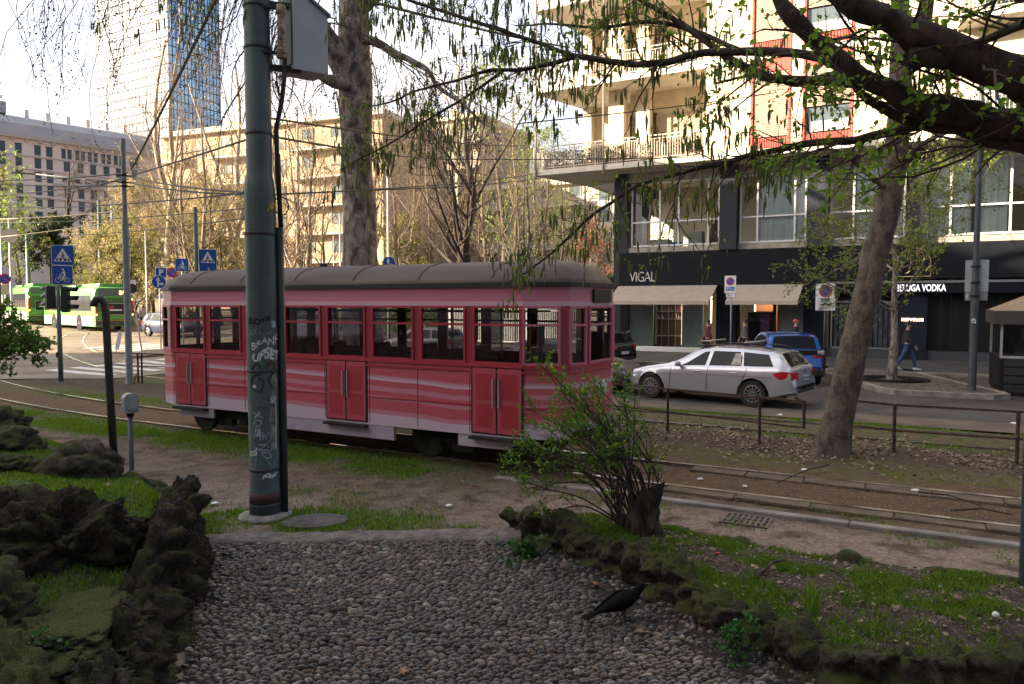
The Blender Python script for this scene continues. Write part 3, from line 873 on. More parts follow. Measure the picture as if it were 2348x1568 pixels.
mb.build("shelf", M("shelf_metal", (.4, .38, .36), .4), disp)
rnd = random.Random(2); mb = MB()
for z in (1.78, 2.18, 2.58, 2.98):
    s = -11.48
    while s < -10.2:
        h = rnd.uniform(.12, .30); mb.mat(rnd.choice((0, 0, 1, 2))).lathe([(.035, 0), (.035, h * .7), (.015, h * .8), (.015, h)], (s, TF + .6, z), 8); s += rnd.uniform(.08, .14)
mb.build("bottle", [M("bottle_white", (.7, .7, .68), .4), M("bottle_red", (.35, .08, .06), .4), M("bottle_dark", (.05, .04, .04), .3)], disp)
mb = MB(); mb.span((-10.16, TF + .45, .5), (-10.13, TF + .5, 3.3)); mb.span((-8.75, TF + .5, 1.6), (-8.7, TF + .55, 3.3)); mb.each("light_strip", LAMP, disp)
def shop_lamp(s, t, z, pw, parent):
    l = bpy.data.lights.new("shop_lamp", 'AREA'); l.energy = pw; l.size = .8; l.color = (1, .82, .6); o = bpy.data.objects.new("shop_lamp", l); COL.objects.link(o); o.parent = parent; o.location = (s, t, z)
shop_lamp(-10.9, TF + .6, 3.3, 16, disp); shop_lamp(-8.9, TF + .9, 3.3, 8, disp)
d2 = thing("display_window", None, None); d2.parent = B
mb = MB(); mb.span((-7.4, TF + .05, .15), (-7.25, TF + .2, 3.4)); mb.span((-5.75, TF - .02, .15), (-5.62, TF + .15, 3.4)); mb.span((-7.4, TF + .0, .15), (-4.4, TF + .2, .3)); mb.build("shop_frame", BLACKM, d2)
mb = MB(); mb.add([(-7.3, TF + .1, .3), (-4.4, TF + .1, .3), (-4.4, TF + .1, 3.4), (-7.3, TF + .1, 3.4)], [(0, 1, 2, 3)]); mb.build("pane", WIN, d2)
mb = MB(); mb.span((-5.6, TF + .3, .3), (-4.45, TF + .35, 3.4)); mb.each("display_panel", MATS["display_panel"], d2)
mb = MB(); mb.span((-7.0, TF + 2.5, .2), (-5.6, TF + 2.55, 3.4)); mb.build("inner_wall", M("terracotta_wall", (.30, .11, .05), .8), d2)
mb = MB(); mb.span((-6.95, TF + .32, .75), (-5.75, TF + .36, 2.15)); mb.build("notice_board", BLACKM, d2)
mb = MB()
for a, b in (((-6.97, .72), (-5.73, .77)), ((-6.97, 2.13), (-5.73, 2.18)), ((-6.97, .77), (-6.93, 2.13)), ((-5.77, .77), (-5.73, 2.13))): mb.span((a[0], TF + .3, a[1]), (b[0], TF + .33, b[1]))
mb.build("board_frame", FRAMEW, d2)
mb = MB(); mb.span((-6.35, TF + .305, .95), (-5.95, TF + .318, 2.05)); mb.build("poster", M("poster_red", (.35, .05, .08), .6, col2=(.12, .12, .3), scale=5), d2)
mb = MB(); mb.span((-6.75, TF + .9, 1.9), (-6.70, TF + .95, 3.0)); mb.span((-6.6, TF + 1.2, 3.22), (-5.9, TF + 1.25, 3.26)); mb.each("light_strip", LAMP, d2); shop_lamp(-6.3, TF + 1.5, 3.2, 30, d2)
def awning(s0, s1):
    t0, t1, z0, z1 = TF - .13, TF - 1.75, 3.42, 2.66
    a = MB(); vs = []; n = 14
    for k in range(n + 1):
        f = k / n
        for s in (s0, s1): vs.append((s, t0 + (t1 - t0) * f, z0 + (z1 - z0) * f - .05 * math.sin(f * PI)))
    vs += [(s0, t1 - .005, z1 - .16), (s1, t1 - .005, z1 - .16)]
    a.add(vs, [(2 * k, 2 * k + 1, 2 * k + 3, 2 * k + 2) for k in range(n + 1)])
    o = a.build("awning", CANV, B); so_ = o.modifiers.new("thick", 'SOLIDIFY'); so_.thickness = .012
    a = MB()
    for s in (s0 + .05, (s0 + s1) / 2, s1 - .05): a.bar((s, t0 + .02, z0 - .5), (s, t1 + .03, z1 - .04), .035)
    a.bar((s0 - .02, t1 + .02, z1 - .02), (s1 + .02, t1 + .02, z1 - .02), .05)
    a.build("awning_arm", BLACKM, o)
awning(-13.3, -8.3); awning(-7.55, -4.45)
# --- black shopfront on the right with gold emblem
mb = MB(); mb.span((-3.46, TF - .10, 3.62), (sR, TF + .3, 5.1)); mb.span((-3.46, TF - .3, 3.0), (sR, TF + .1, 3.4)); mb.each("fascia", BLACKP, B)
mb = MB(); mb.span((-3.46, TF - .34, 3.42), (sR, TF + .1, 3.52)); mb.build("cornice", M("cornice_grey", (.16, .165, .18), .5), B)
mb = MB(); mb.span((-3.46, TF + .1, .15), (sR, TF + .3, .55)); mb.build("plinth", M("plinth_grey", (.045, .05, .058), .7, var=.3, scale=30), B)
mb = MB(); mb.span((-3.4, TF + .5, .4), (sR, TF + .6, 3.6)); mb.build("dark_recess", M("recess_black", (.008, .008, .01), .6), B)
mb = MB(); mb.span((-.55, TF - .04, .15), (.50, TF + .3, 3.0)); mb.each("shop_pier", M("navy_panel", (.012, .016, .028), .6, spec=.2), B)
mb = MB()
for k in range(30):
    s = .95 + k * .21
    if s < 4.4: mb.span((s, TF + .06, .56), (s + (.10 if k % 5 == 0 else .03), TF + .10, 3.0))
mb.span((.85, TF + .05, .6), (4.4, TF + .09, .66)); mb.build("door_bars", BLACKM, B)
GB = M("grille_panel", (.10, .12, .16), .4, col2=(.02, .022, .03), scale=6, stretch=(1, 1, .4))
mb = MB(); mb.span((-3.2, TF + .2, .62), (-.5, TF + .22, 2.6)); mb.build("grille_backing", GB, B)
mb = MB()
for k in range(14): mb.span((-3.2 + k * .2, TF + .13, .62), (-3.2 + k * .2 + .05, TF + .16, 2.6))
mb.build("grille_bars", BLACKM, B)
mb = MB()
for a, b in (((-3.22, .56), (-.48, .62)), ((-3.22, 2.6), (-.48, 2.66)), ((-3.28, .58), (-3.22, 2.64)), ((-.48, .58), (-.42, 2.64))): mb.span((a[0], TF + .1, a[1]), (b[0], TF + .17, b[1]))
mb.build("grille_frame", M("grille_edge", (.30, .32, .36), .35, metal=.6), B)
text("shop_letters", "BELUGA VODKA", .40, SIGNE, B, (.22, TF - .315, 3.2), extrude=.012, bold=.010, sx=.62)
text("neon_letters", "REPVBLIC", .15, LAMPO, B, (-.05, TF - .06, 1.86), extrude=.006, spacing=1.35, bold=.006)
em = MB()                                                          # emblem: arch on a square with an inner arch and strokes
cx, cz, r_ = -.05, 4.28, .62
def wire(P, r=.022): em.tube([(cx + x, TF - .13, cz + z) for x, z in P], r, 5)
wire([(r_ * math.cos(a), r_ * math.sin(a)) for a in [math.radians(d) for d in range(-35, 216, 8)]])
wire([(-r_, .02), (-r_, -.58)]); wire([(r_, .02), (r_, -.58)])
wire([(-r_, -.58), (r_, -.58)]); wire([(-r_, -.1), (-.46, -.36)]); wire([(r_, -.1), (.44, -.36)])
wire([(-.12, .36), (-.12, -.06), (.10, -.06), (.10, .55)]); wire([(.10, .52), (.30, .42), (.38, .2), (.33, -.02)])
wire([(-.12, -.06), (-.17, -.25)]); wire([(.12, -.12), (.16, -.3)]); wire([(-.30, -.45), (-.20, -.40), (-.12, -.30)]); wire([(.30, -.42), (.2, -.47)])
em.build("emblem", GOLD, B)

# --- upper floors
def upper_floor(z0, z1, last=False):
    fl = z1 - z0
    mb = MB()
    mb.span((-8.62, TU, z0 + .28), (-6.62, TU + .35, z1))                 # plain wall strip
    mb.span((-4.95, TU + .02, z0 + .28), (-4.45, TU + .35, z1))
    mb.span((-2.45, TU, z0 + .28), (1.25, TU + .35, z1))
    mb.span((-8.62, TU + .35, z0 + .28), (-8.4, TU + 3.4, z1))            # loggia side
    mb.span((-13.9, TF - .1, z0 + .25), (-13.1, TF + .5, z1 - .0)); mb.span((-12.6, TF + .35, z0 + .25), (-11.9, TF + 1.2, z1))
    mb.span((-16.3, TF + 2.2, z0 + .25), (-15.8, TF + 2.7, z1))
    mb.span((-9.4, TF + 1.0, z0 + .25), (-8.6, TF + 1.3, z1))
    mb.each("wall", STUCCO, B)
    mb = MB(); mb.span((-16.3, TF + 2.7, z0 + .25), (-13.2, TF + 2.9, z1)); mb.span((-13.2, TF + 1.15, z0 + .25), (-8.62, TF + 1.3, z1)); mb.each("loggia_wall", STUCCO, B)
    mb = MB(); mb.prism([(-17.5, TU - .02), (-8.55, TU - .02), (-8.55, TU + 3.5), (-16.3, TF + 2.95)], z0, z0 + .27); mb.span((-8.56, TU - .019, z0 + .001), (1.25, TU + .4, z0 + .279))
    mb.span((1.25, TU - 1.1, z0), (sR, TU + .4, z0 + .28)); mb.build("floor_slab", WHITES, B)
    # loggia openings: blinds with dark gaps
    for s0, s1, bl in ((-11.75, -9.55, .62), (-13.05, -12.65, .4)):
        wn = thing("window", None, None); wn.parent = B
        mb = MB(); mb.span((s0, TF + 1.08, z0 + .3), (s1, TF + 1.13, z0 + 3.0)); mb.build("pane", WINM, wn)
        mb = MB(); n = 26; zt = z0 + 3.0; zb = z0 + 3.0 - 2.7 * bl
        for k in range(n):
            a = zb + (zt - zb) * k / n; mb.span((s0, TF + 1.035, a), (s1, TF + 1.07, a + (zt - zb) / n * .8))
        mb.build("blind", BLIND, wn)
        mb = MB(); mb.span((s0 - .1, TF + 1.02, z0 + .28), (s0, TF + 1.14, z0 + 3.1)); mb.span((s1, TF + 1.02, z0 + .28), (s1 + .1, TF + 1.14, z0 + 3.1)); mb.span(((s0 + s1) / 2, TF + 1.01, z0 + .28), ((s0 + s1) / 2 + .07, TF + 1.03, z0 + 3.1)); mb.build("window_frame", BROWN, wn)
    # red bays with slatted blinds
    for s0, s1, full in ((-6.62, -4.95, True), (-4.45, -2.45, False)):
        wn = thing("red_bay", None, None); wn.parent = B
        mb = MB(); mb.span((s0 + .02, TU + .05, z0 + .3), (s1 - .02, TU + .12, z0 + .75)); mb.span((s0 + .02, TU + .05, z1 - .55), (s1 - .02, TU + .12, z1)); mb.each("spandrel", REDP, wn)
        mb = MB(); mb.span((s0, TU - .02, z0 + .29), (s0 + .09, TU + .3, z1 - .01)); mb.span((s1 - .09, TU - .02, z0 + .29), (s1, TU + .3, z1 - .01)); mb.each("red_post", REDP, wn)
        mb = MB(); zb = z0 + .8 if full else z0 + 1.9; zt = z1 - .57; n = 34 if full else 20
        for k in range(n):
            a = zb + (zt - zb) * k / n; mb.span((s0 + .1, TU + .06, a), (s1 - .1, TU + .1, a + (zt - zb) / n * .78))
        mb.build("blind", BLIND, wn)
        mb = MB(); mb.span((s0 + .1, TU + .16, z0 + .75), (s1 - .1, TU + .2, zt)); mb.build("pane", WINM, wn)
        if not full:
            mb = MB(); mb.span((s0 + .35, TU + .06, z0 + .82), (s1 - .14, TU + .10, z0 + 1.25)); mb.build("window_sash", FRAMEW, wn)
        mb = MB()
        for k in range(16): mb.span((s0 + .1 + k * (s1 - s0 - .2) / 15, TU + .03, z0 + .3), (s0 + .115 + k * (s1 - s0 - .2) / 15, TU + .045, z0 + .75))
        mb.build("guard_rail", BLACKM, wn)
    # loggia railing
    def railing(P, zr, name="railing"):
        mb = MB()
        for (a, b) in zip(P[:-1], P[1:]):
            a, b = Vector(a), Vector(b); L = (b - a).length; n = int(L / .125)
            mb.bar((a.x, a.y, zr + 1.13), (b.x, b.y, zr + 1.13), .07, .05); mb.bar((a.x, a.y, zr + .98), (b.x, b.y, zr + .98), .03); mb.bar((a.x, a.y, zr + .08), (b.x, b.y, zr + .08), .04)
            for k in range(n + 1):
                p = a + (b - a) * k / n; r = .028 if k % 9 == 0 else .012
                mb.span((p.x - r, p.y - r, zr - (.22 if k % 9 == 0 else -.06)), (p.x + r, p.y + r, zr + (1.12 if k % 9 == 0 else .99)))
        mb.build(name, RAILW, B)
    railing([(-16.25, TF + 2.8), (-17.45, TU + .04), (-8.65, TU + .04)], z0 + .28)
    railing([(1.3, TU + .3), (1.3, TU - 1.06), (sR, TU - 1.06)], z0 + .28)
    mb = MB(); mb.span((1.25, TU + .1, z0 + .28), (sR, TU + .35, z1)); mb.each("wall", STUCCO, B)
    for s0 in (2.0, 5.4, 8.8):
        wn = thing("window", None, None); wn.parent = B
        mb = MB(); mb.span((s0, TU + .03, z0 + .3), (s0 + 2.4, TU + .08, z0 + 2.9)); mb.build("pane", WINM, wn)
        mb = MB()
        for k in range(3): mb.span((s0 + k * 1.16, TU - .0, z0 + .3), (s0 + .08 + k * 1.16, TU + .05, z0 + 2.95))
        mb.span((s0 + .001, TU + .001, z0 + 2.9), (s0 + 2.4, TU + .06, z0 + 2.98)); mb.build("window_frame", FRAMEW, wn)
    mb = MB(); mb.span((-8.4, TF + 10, z0), (sR, TF + 10.3, z1)); mb.span((-16.3, TF + 2.9, z0), (-16.0, TF + 12, z1)); mb.each("rear_wall", STUCCO, B)
upper_floor(Z1, Z2); upper_floor(Z2, Z3); upper_floor(Z3, ZT)
mb = MB(); mb.span((-17.3, TU, ZT), (sR, TF + 12, ZT + .3)); mb.build("roof", WHITES, B)
# plants on the first balcony
rng = np.random.default_rng(31)
def balcony_plants(s0, s1, t, z, h, n, label, mat):
    th = thing("balcony_hedge", label, "plant screen", ST(s0, t, z), STREET, "plant screens on the balconies")
    B_ = np.stack([rng.uniform(0, s1 - s0, n), rng.normal(0, .10, n), rng.uniform(0, h, n)], 1)
    V_, F_, r_ = leaves(B_, np.zeros((n, 3)), .12, rng)
    np_obj("foliage", [(V_, F_, mat, r_)], th)
    mb = MB(); mb.span((0, -.12, 0), (s1 - s0, .12, .22)); mb.build("planter", M("planter_clay", (.25, .12, .07), .9), th)
DRY = LEAF("dry_leaf", (.10, .075, .05), (.50, .40, .30), .3)
balcony_plants(-17.0, -8.8, TU + .35, Z1 + .28, .95, 5200, "dry leafy screen behind the lowest balcony railing", DRY)
balcony_plants(2, 12, TU - .75, Z1 + .28, 1.0, 3500, "green leafy screen behind the white railing at the right", LEAF("balcony_leaf", (.03, .06, .01), (.12, .2, .04), .3))

# ================================================================ distant buildings
HOTW = M("hotel_stone", (.80, .72, .68), .9, var=.07, scale=.15)
HOTR = M("hotel_roof", (.42, .42, .44), .6, var=.08, scale=.3)
GLZ = M("far_pane", (.07, .10, .12), .25, spec=.35)
FDARK = M("far_frame", (.06, .075, .08), .6)
def facade_dir(x0, Y0, slope):
    d = Vector((slope, 1, 0)).normalized(); return d
hp = at(0, 690, 190); hd = Vector((.953, 1, 0)).normalized()
HB = thing("hotel_building", "pale stone hotel with rows of windows and grey metal roof", "hotel", (hp.x, hp.y, 0), math.atan2(hd.y, hd.x))
HL, HH = 41.0, 45.0
mb = MB(); mb.span((-70, 0, 0), (HL, 26, HH)); mb.each("wall", HOTW, HB)
mb = MB(); mb.span((-70, -1.0, HH), (HL + 1, 26, HH + .8)); mb.span((-70, -.25, 40.6), (HL, .0, 40.85)); mb.span((-70, -.25, 37.2), (HL, 0, 37.4)); mb.span((13, -.9, 33.6), (HL, .0, 34.3)); mb.span((-70, -.25, 30.0), (HL, 0, 30.2))
for k in range(26): mb.span((-40 + k * 3.1, -.8, HH - .7), (-39.1 + k * 3.1, 0, HH - .02))
mb.build("cornice", M("hotel_trim", (.50, .46, .44), .9), HB)
mb = MB()
prof = [(0, 0), (1.0, 3.2), (3.0, 5.2), (12, 7.4), (24, 5.2), (25, 0)]
mb.prism([(y, HH + .8 + z) for y, z in prof], -70, HL, axis='x'); mb.build("roof", HOTR, HB)
mb = MB()
for k in range(6): mb.span((9 + k * 5, 9, HH + 6), (10 + k * 5, 10, HH + 9.6))
mb.each("chimney", HOTW, HB)
mb = MB(); mb.span((-26, 5, HH + 7), (4, 16, HH + 10)); mb.span((-18, 6, HH + 10), (-6, 14, HH + 15)); mb.ball((-14, 9, HH + 17), 2.6); mb.ball((-4, 9, HH + 15), 2.2); mb.each("roof_plant", M("plant_grey", (.40, .42, .46), .7), HB)
mb = MB()
for k in range(6): mb.span((14 + k * 3.6, .4, HH + 1.2), (15.2 + k * 3.6, 2.4, HH + 2.2))
mb.each("dormer", M("dormer_dark", (.13, .10, .10), .8), HB)
for row, z in enumerate((41.2, 37.8, 34.3, 30.9, 27.4, 23.9, 20.4, 16.5)):
    for k, x in enumerate((-6, -1.5, 1.6, 5.2, 9.5, 12.2, 16.3, 19.6, 22.7, 26.1, 29.3, 33.5)):
        if row == 2 and x > 13: continue
        twin = row == 0 and x > 15
        wn = thing("window", None, None, (x, -.06, z)); wn.parent = HB
        xs_ = (-.72, .72) if twin else (0,); w2 = .48 if twin else .72
        mb = MB()
        for dx in xs_: mb.span((dx - w2, -.02, 0), (dx + w2, .04, 2.4)); mb.span((dx - w2 - .1, -.08, 2.4), (dx + w2 + .1, .04, 2.6))
        mb.build("frame", FDARK, wn)
        mb = MB()
        for dx in xs_: mb.span((dx - w2 + .12, -.05, .12), (dx + w2 - .12, -.03, 2.3)); mb.span((dx - .05, -.06, .12), (dx + .05, -.051, 2.3))
        mb.build("pane", GLZ, wn)
        if row in (1, 2): mb = MB(); mb.tube([(a * .95, -.12, 2.75 + .4 * (1 - a * a)) for a in (-1, -.5, 0, .5, 1)], .09, 5); mb.build("pediment", MATS["hotel_trim"], wn)
for tx_, lx_ in (("HOTEL", 17.4), ("PRINCIPE", 23.6)): text("hotel_letters", tx_, 2.0, M("hotel_lettering", (.02, .018, .018), .7), HB, (lx_, -.32, 35.6), extrude=.08, bold=.05, sx=.74)

# blue glass tower
tp = at(400, 690, 330)
TW = thing("glass_tower", "tall blue glass office tower rising out of the picture", "skyscraper", (tp.x, tp.y, 0), 0)
dl = Vector((-.875, .484, 0)).normalized(); dr = Vector((.484, .875, 0)).normalized()
def tower_glass(name, col, rough):
    m = bpy.data.materials.new(name); m.use_nodes = True; n = m.node_tree; p = n.nodes["Principled BSDF"]
    p.inputs["Metallic"].default_value = .85; p.inputs["Roughness"].default_value = rough
    tc = n.nodes.new("ShaderNodeTexCoord"); nz = n.nodes.new("ShaderNodeTexNoise"); nz.inputs["Scale"].default_value = .12
    n.links.new(tc.outputs["Object"], nz.inputs["Vector"])
    r = n.nodes.new("ShaderNodeValToRGB"); r.color_ramp.elements[0].color = (*[c * .75 for c in col], 1); r.color_ramp.elements[1].color = (*[min(1, c * 1.3) for c in col], 1)
    r.color_ramp.elements[0].position = .35; r.color_ramp.elements[1].position = .7
    n.links.new(nz.outputs[0], r.inputs[0]); n.links.new(r.outputs[0], p.inputs["Base Color"])
    return m
TGL = tower_glass("tower_glass", (.52, .74, 1.0), .12)
TH = 190.0; LW, RW = 52.0, 27.0
foot = [Vector((0, 0, 0)), dr * RW, dr * RW + dl * LW, dl * LW]
mb = MB(); mb.prism([(p.x, p.y) for p in foot], 0, TH); TGL2 = M("tower_glass_glare", (.27, .30, .36), .4, var=.12, scale=.1, spec=.15)  # bright sky glare on the left face put into this paler colour
sh_ = mb.build("glass_shaft", [TGL, TGL2], TW)
for f_ in sh_.data.polygons:
    if f_.normal.dot(Vector((-.484, -.875, 0))) > .9: f_.material_index = 1
MUL = M("tower_mullion", (.05, .075, .13), .5)
MULL = M("tower_mullion_glare", (.13, .155, .20), .6, spec=.1)  # same bars, lightened to carry the glare of the left face
for nm, d, Wd, nv, mat_ in (("right_grid", dr, RW, 14, MUL), ("left_grid", dl, LW, 20, MULL)):
    mb = MB(); nrm_ = Vector((d.y, -d.x, 0)) if d.x > 0 else Vector((-d.y, d.x, 0)) * 1
    if nrm_.y > 0: nrm_ = -nrm_
    z = 2.0
    while z < TH:
        a = nrm_ * .12; mb.bar(a + Vector((0, 0, z)), a + d * Wd + Vector((0, 0, z)), .25, .34 if d.x > 0 else .36); z += 3.9
    for k in range(nv + 1):
        a = d * (Wd * k / nv) + nrm_ * .14
        mb.bar(a, a + Vector((0, 0, TH)), .20 if d.x > 0 else .07, .20)
    mb.build("facade_grid", mat_, TW)

# warm cream apartment blocks behind the trees
CREAM = M("far_cream", (.44, .33, .225), .9, var=.08, scale=.2)
def block(label, x0, x1, ytop, Y0, Y1, floors, mat_, seed, bal=True, cols=None):
    a = at(x0, 690, Y0); b = at(x1, 690, Y1); L = (b - a).to_2d().length; ang = math.atan2(b.y - a.y, b.x - a.x)
    H = at(x0, ytop, Y0).z
    th = thing("apartment_block", label, "building", (a.x, a.y, 0), ang)
    mb = MB(); mb.span((0, 0, -.5), (L, 16, H)); mb.each("wall", mat_, th)
    mb = MB(); mb.span((-.5, -.7, H), (L + .5, 16.5, H + .6)); mb.build("roof_edge", WHITES, th)
    rnd = random.Random(seed); fh = (H - 4) / floors; cols = cols or int(L / 3.6); n = 0
    sl = MB(); rl = MB()
    for f in range(floors):
        z = 4 + f * fh
        for c in range(cols):
            if n >= 98: break
            x = (c + .5) * L / cols; n += 1
            wn = thing("window", None, None, (x, 0, z)); wn.parent = th
            mb = MB(); mb.span((-.75, -.05, .5), (.75, .02, 2.5)); mb.build("pane", FDARK if rnd.random() < .5 else GLZ, wn)
            mb = MB(); mb.span((-.85, -.1, .4), (-.75, .02, 2.6)); mb.span((.75, -.1, .4), (.85, .02, 2.6)); mb.span((-.85, -.12, 2.5), (.85, .02, 2.65))
            if rnd.random() < .6: mb.span((-.74, -.08, 2.5 - rnd.uniform(.3, 1.9)), (.74, -.06, 2.49))
            mb.build("shutter", BLIND, wn)
            if bal and c % 3 != 1:
                sl.span((x - L / cols * .48, -1.2, z - .1), (x + L / cols * .48, 0, z + .1))
                rl.span((x - L / cols * .47, -1.19, z + .1), (x + L / cols * .47, -1.12, z + 1.05))
    if sl.v: sl.each("balcony_slab", WHITES, th); rl.each("balcony_parapet", mat_, th)
    mb = MB()
    for k in range(5):
        x = rnd.uniform(2, L - 3); mb.span((x, 4, H), (x + rnd.uniform(1, 4), 8, H + rnd.uniform(1, 3)))
    mb.each("roof_hut", mat_, th)
    return th
block("long sunlit cream apartment block with balconies behind bare trees", 385, 880, 318, 96, 84, 6, CREAM, 1)
block("greyer apartment block with dark windows beyond the plane trunk", 868, 1100, 300, 112, 104, 7, M("far_beige", (.34, .29, .25), .9, var=.08, scale=.2), 2)
block("low pale building half hidden by green trees left of the shops", 1100, 1420, 440, 105, 95, 5, M("far_grey", (.45, .41, .36), .9, var=.1, scale=.2), 3)
# unseen block added on the left to shade the park and the tracks
ob = thing("shade_block", "unseen block added left of the park to shade it", "building", (-46, -46, 0), 0)
mb = MB(); mb.span((-14, 0, 0), (0, 70, 29.5)); mb.each("wall", HOTW, ob)
mb = MB(); mb.span((-14.6, -.6, 29.5), (.6, 70.6, 30.3)); mb.build("roof", HOTR, ob)
for f in range(7):
    for c in range(13):
        wn = thing("window", None, None, (0, 3 + c * 5.2, 2 + f * 3.9)); wn.parent = ob
        mb = MB(); mb.span((-.02, -.7, 0), (.05, .7, 2.1)); mb.build("pane", GLZ, wn)
        mb = MB(); mb.span((-.02, -.85, -.12), (.12, .85, -.001)); mb.build("sill", MATS["hotel_trim"], wn)
        if c < 2:
            for y_ in (0, 70):
                wn = thing("window", None, None, (-4 - c * 5, y_, 2 + f * 3.9)); wn.parent = ob
                mb = MB(); mb.span((-.7, -.05, 0), (.7, .05, 2.1)); mb.build("pane", GLZ, wn)
                mb = MB(); mb.span((-.85, -.12, -.12), (.85, .12, -.001)); mb.build("sill", MATS["hotel_trim"], wn)
# ================================================================ TREES
def bark_plane(name, a, b, c, scale=5.0):
    """mottled plane-tree bark: flaking patches of three colours"""
    m = bpy.data.materials.new(name); m.use_nodes = True; n = m.node_tree; p = n.nodes["Principled BSDF"]; L = n.links
    tc = n.nodes.new("ShaderNodeTexCoord"); mp = n.nodes.new("ShaderNodeMapping"); mp.inputs["Scale"].default_value = (1, 1, .55)
    L.new(tc.outputs["Object"], mp.inputs[0])
    nz = n.nodes.new("ShaderNodeTexNoise"); nz.inputs["Scale"].default_value = scale; nz.inputs["Detail"].default_value = 5; nz.inputs["Distortion"].default_value = .6
    L.new(mp.outputs[0], nz.inputs["Vector"])
    r = n.nodes.new("ShaderNodeValToRGB"); cr = r.color_ramp; cr.interpolation = 'LINEAR'
    cr.elements[0].position = .40; cr.elements[0].color = (*a, 1); cr.elements[1].position = .62; cr.elements[1].color = (*c, 1)
    e = cr.elements.new(.47); e.color = (*b, 1); e = cr.elements.new(.56); e.color = (*[(x + y) / 2 for x, y in zip(b, c)], 1)
    L.new(nz.outputs[0], r.inputs[0])
    n2 = n.nodes.new("ShaderNodeTexNoise"); n2.inputs["Scale"].default_value = scale * 7; n2.inputs["Detail"].default_value = 6
    L.new(mp.outputs[0], n2.inputs["Vector"])
    r2 = n.nodes.new("ShaderNodeValToRGB"); r2.color_ramp.elements[0].color = (.45, .42, .4, 1); r2.color_ramp.elements[0].position = .35; r2.color_ramp.elements[1].position = .55
    L.new(n2.outputs[0], r2.inputs[0])
    mx = n.nodes.new("ShaderNodeMix"); mx.data_type = 'RGBA'; mx.blend_type = 'MULTIPLY'; mx.inputs[0].default_value = .8
    L.new(r.outputs[0], mx.inputs[6]); L.new(r2.outputs[0], mx.inputs[7]); L.new(mx.outputs[2], p.inputs["Base Color"])
    bp = n.nodes.new("ShaderNodeBump"); bp.inputs["Strength"].default_value = .7; bp.inputs["Distance"].default_value = .03
    L.new(n2.outputs[0], bp.inputs["Height"]); L.new(bp.outputs[0], p.inputs["Normal"]); p.inputs["Roughness"].default_value = .9
    return m
PLANE_BARK = bark_plane("plane_bark", (.085, .068, .056), (.19, .165, .14), (.36, .315, .265), 4.2)
LEAN_BARK = bark_plane("mottled_bark", (.065, .05, .037), (.11, .087, .064), (.165, .132, .094), 7.5)
PALE_BARK = bark_plane("pale_bark", (.20, .16, .12), (.42, .36, .29), (.62, .55, .45), 1.6)
DARK_BARK = M("dark_bark", (.075, .056, .045), .95, col2=(.028, .021, .017), scale=9, bump=.9, bscale=22, stretch=(1, 1, .45))
TWIG = M("twig_bark", (.055, .04, .034), .9)
GREYTWIG = M("grey_twig", (.10, .082, .07), .9)
BROWNTWIG = M("brown_twig", (.21, .16, .115), .9)
HORN = LEAF("hornbeam_leaf", (.11, .23, .018), (.30, .47, .05), .55)
CATK = LEAF("catkin_green", (.12, .16, .03), (.25, .30, .06), .3)
YGRN = LEAF("young_leaf", (.13, .20, .03), (.32, .40, .07), .5)
GOLDL = LEAF("golden_bud", (.34, .27, .13), (.66, .55, .28), .4)
OLIVE = LEAF("olive_leaf", (.14, .16, .04), (.42, .38, .12), .4)
RUST = LEAF("rust_leaf", (.20, .07, .04), (.38, .17, .09), .35)
BRGREEN = LEAF("bright_leaf", (.12, .22, .03), (.38, .48, .10), .5)
EVER = LEAF("evergreen_leaf", (.015, .03, .012), (.06, .09, .03), .2)
SEED = M("seed_ball", (.035, .026, .022), .95)

def limb(pts, m=28, ret_np=True):
    A = smooth_path(pts, m)
    return A[:, :3], A[:, 3]
def px_limb(spec, m=28):
    """spec rows: display x, y, distance, full width in display pixels"""
    rows = []
    for x, y, Y, w_ in spec:
        p = at(x, y, Y); rows.append((p.x, p.y, p.z, w_ * K * Y / FPX / 2))
    return limb(rows, m)
def tube_part(lst, k, mat):
    """list of (P (m,3), R (m,)) -> np parts, with a little bumpiness"""
    out = []
    for P, R in lst:
        out.append((*tubes(P[None], R[None], k), mat, None))
    return out
def roughen(V, amp, sc, seed):
    return np.array([np.array(v) + np.array(mnoise.noise_vector(Vector((v[0] * sc + seed, v[1] * sc, v[2] * sc * .6)))) * amp for v in V])

# ---------------------------------------------------------------- the near hornbeam whose limbs reach in from the right
rng = np.random.default_rng(11)
HT = thing("hornbeam_tree", "dark limbed tree reaching in from the right with hanging green catkins", "tree", (7.2, 5.4, 0))
off = np.array([7.2, 5.4, 0])
def loc(P): return P - off
tr_ = limb([(7.2, 5.4, -.1, .42), (7.1, 5.4, 1.0, .34), (7.0, 5.35, 2.4, .31), (6.8, 5.3, 3.6, .29), (6.7, 5.2, 5.2, .24), (6.9, 5.2, 8, .14)], 24)
def join(spec, m=34):
    P, R = px_limb(spec, m); return P, R
lim = {}
lim['A'] = join([(2620, 340, 5.3, 100), (2480, 258, 5.15, 92), (2347, 191, 5.0, 82), (2238, 141, 4.95, 76), (2163, 108, 4.9, 70), (2100, 83, 4.88, 64), (2037, 50, 4.85, 58), (1974, 15, 4.8, 54), (1890, -40, 4.8, 46), (1790, -110, 4.8, 36)])
lim['B'] = join([(2620, 330, 5.5, 80), (2480, 292, 5.4, 72), (2347, 279, 5.3, 64), (2264, 272, 5.25, 60), (2188, 259, 5.2, 57), (2112, 239, 5.2, 54), (2062, 219, 5.2, 51), (2012, 194, 5.2, 48), (1961, 161, 5.2, 45), (1911, 126, 5.2, 43), (1861, 83, 5.2, 40), (1810, 33, 5.2, 34), (1760, -40, 5.2, 26)])
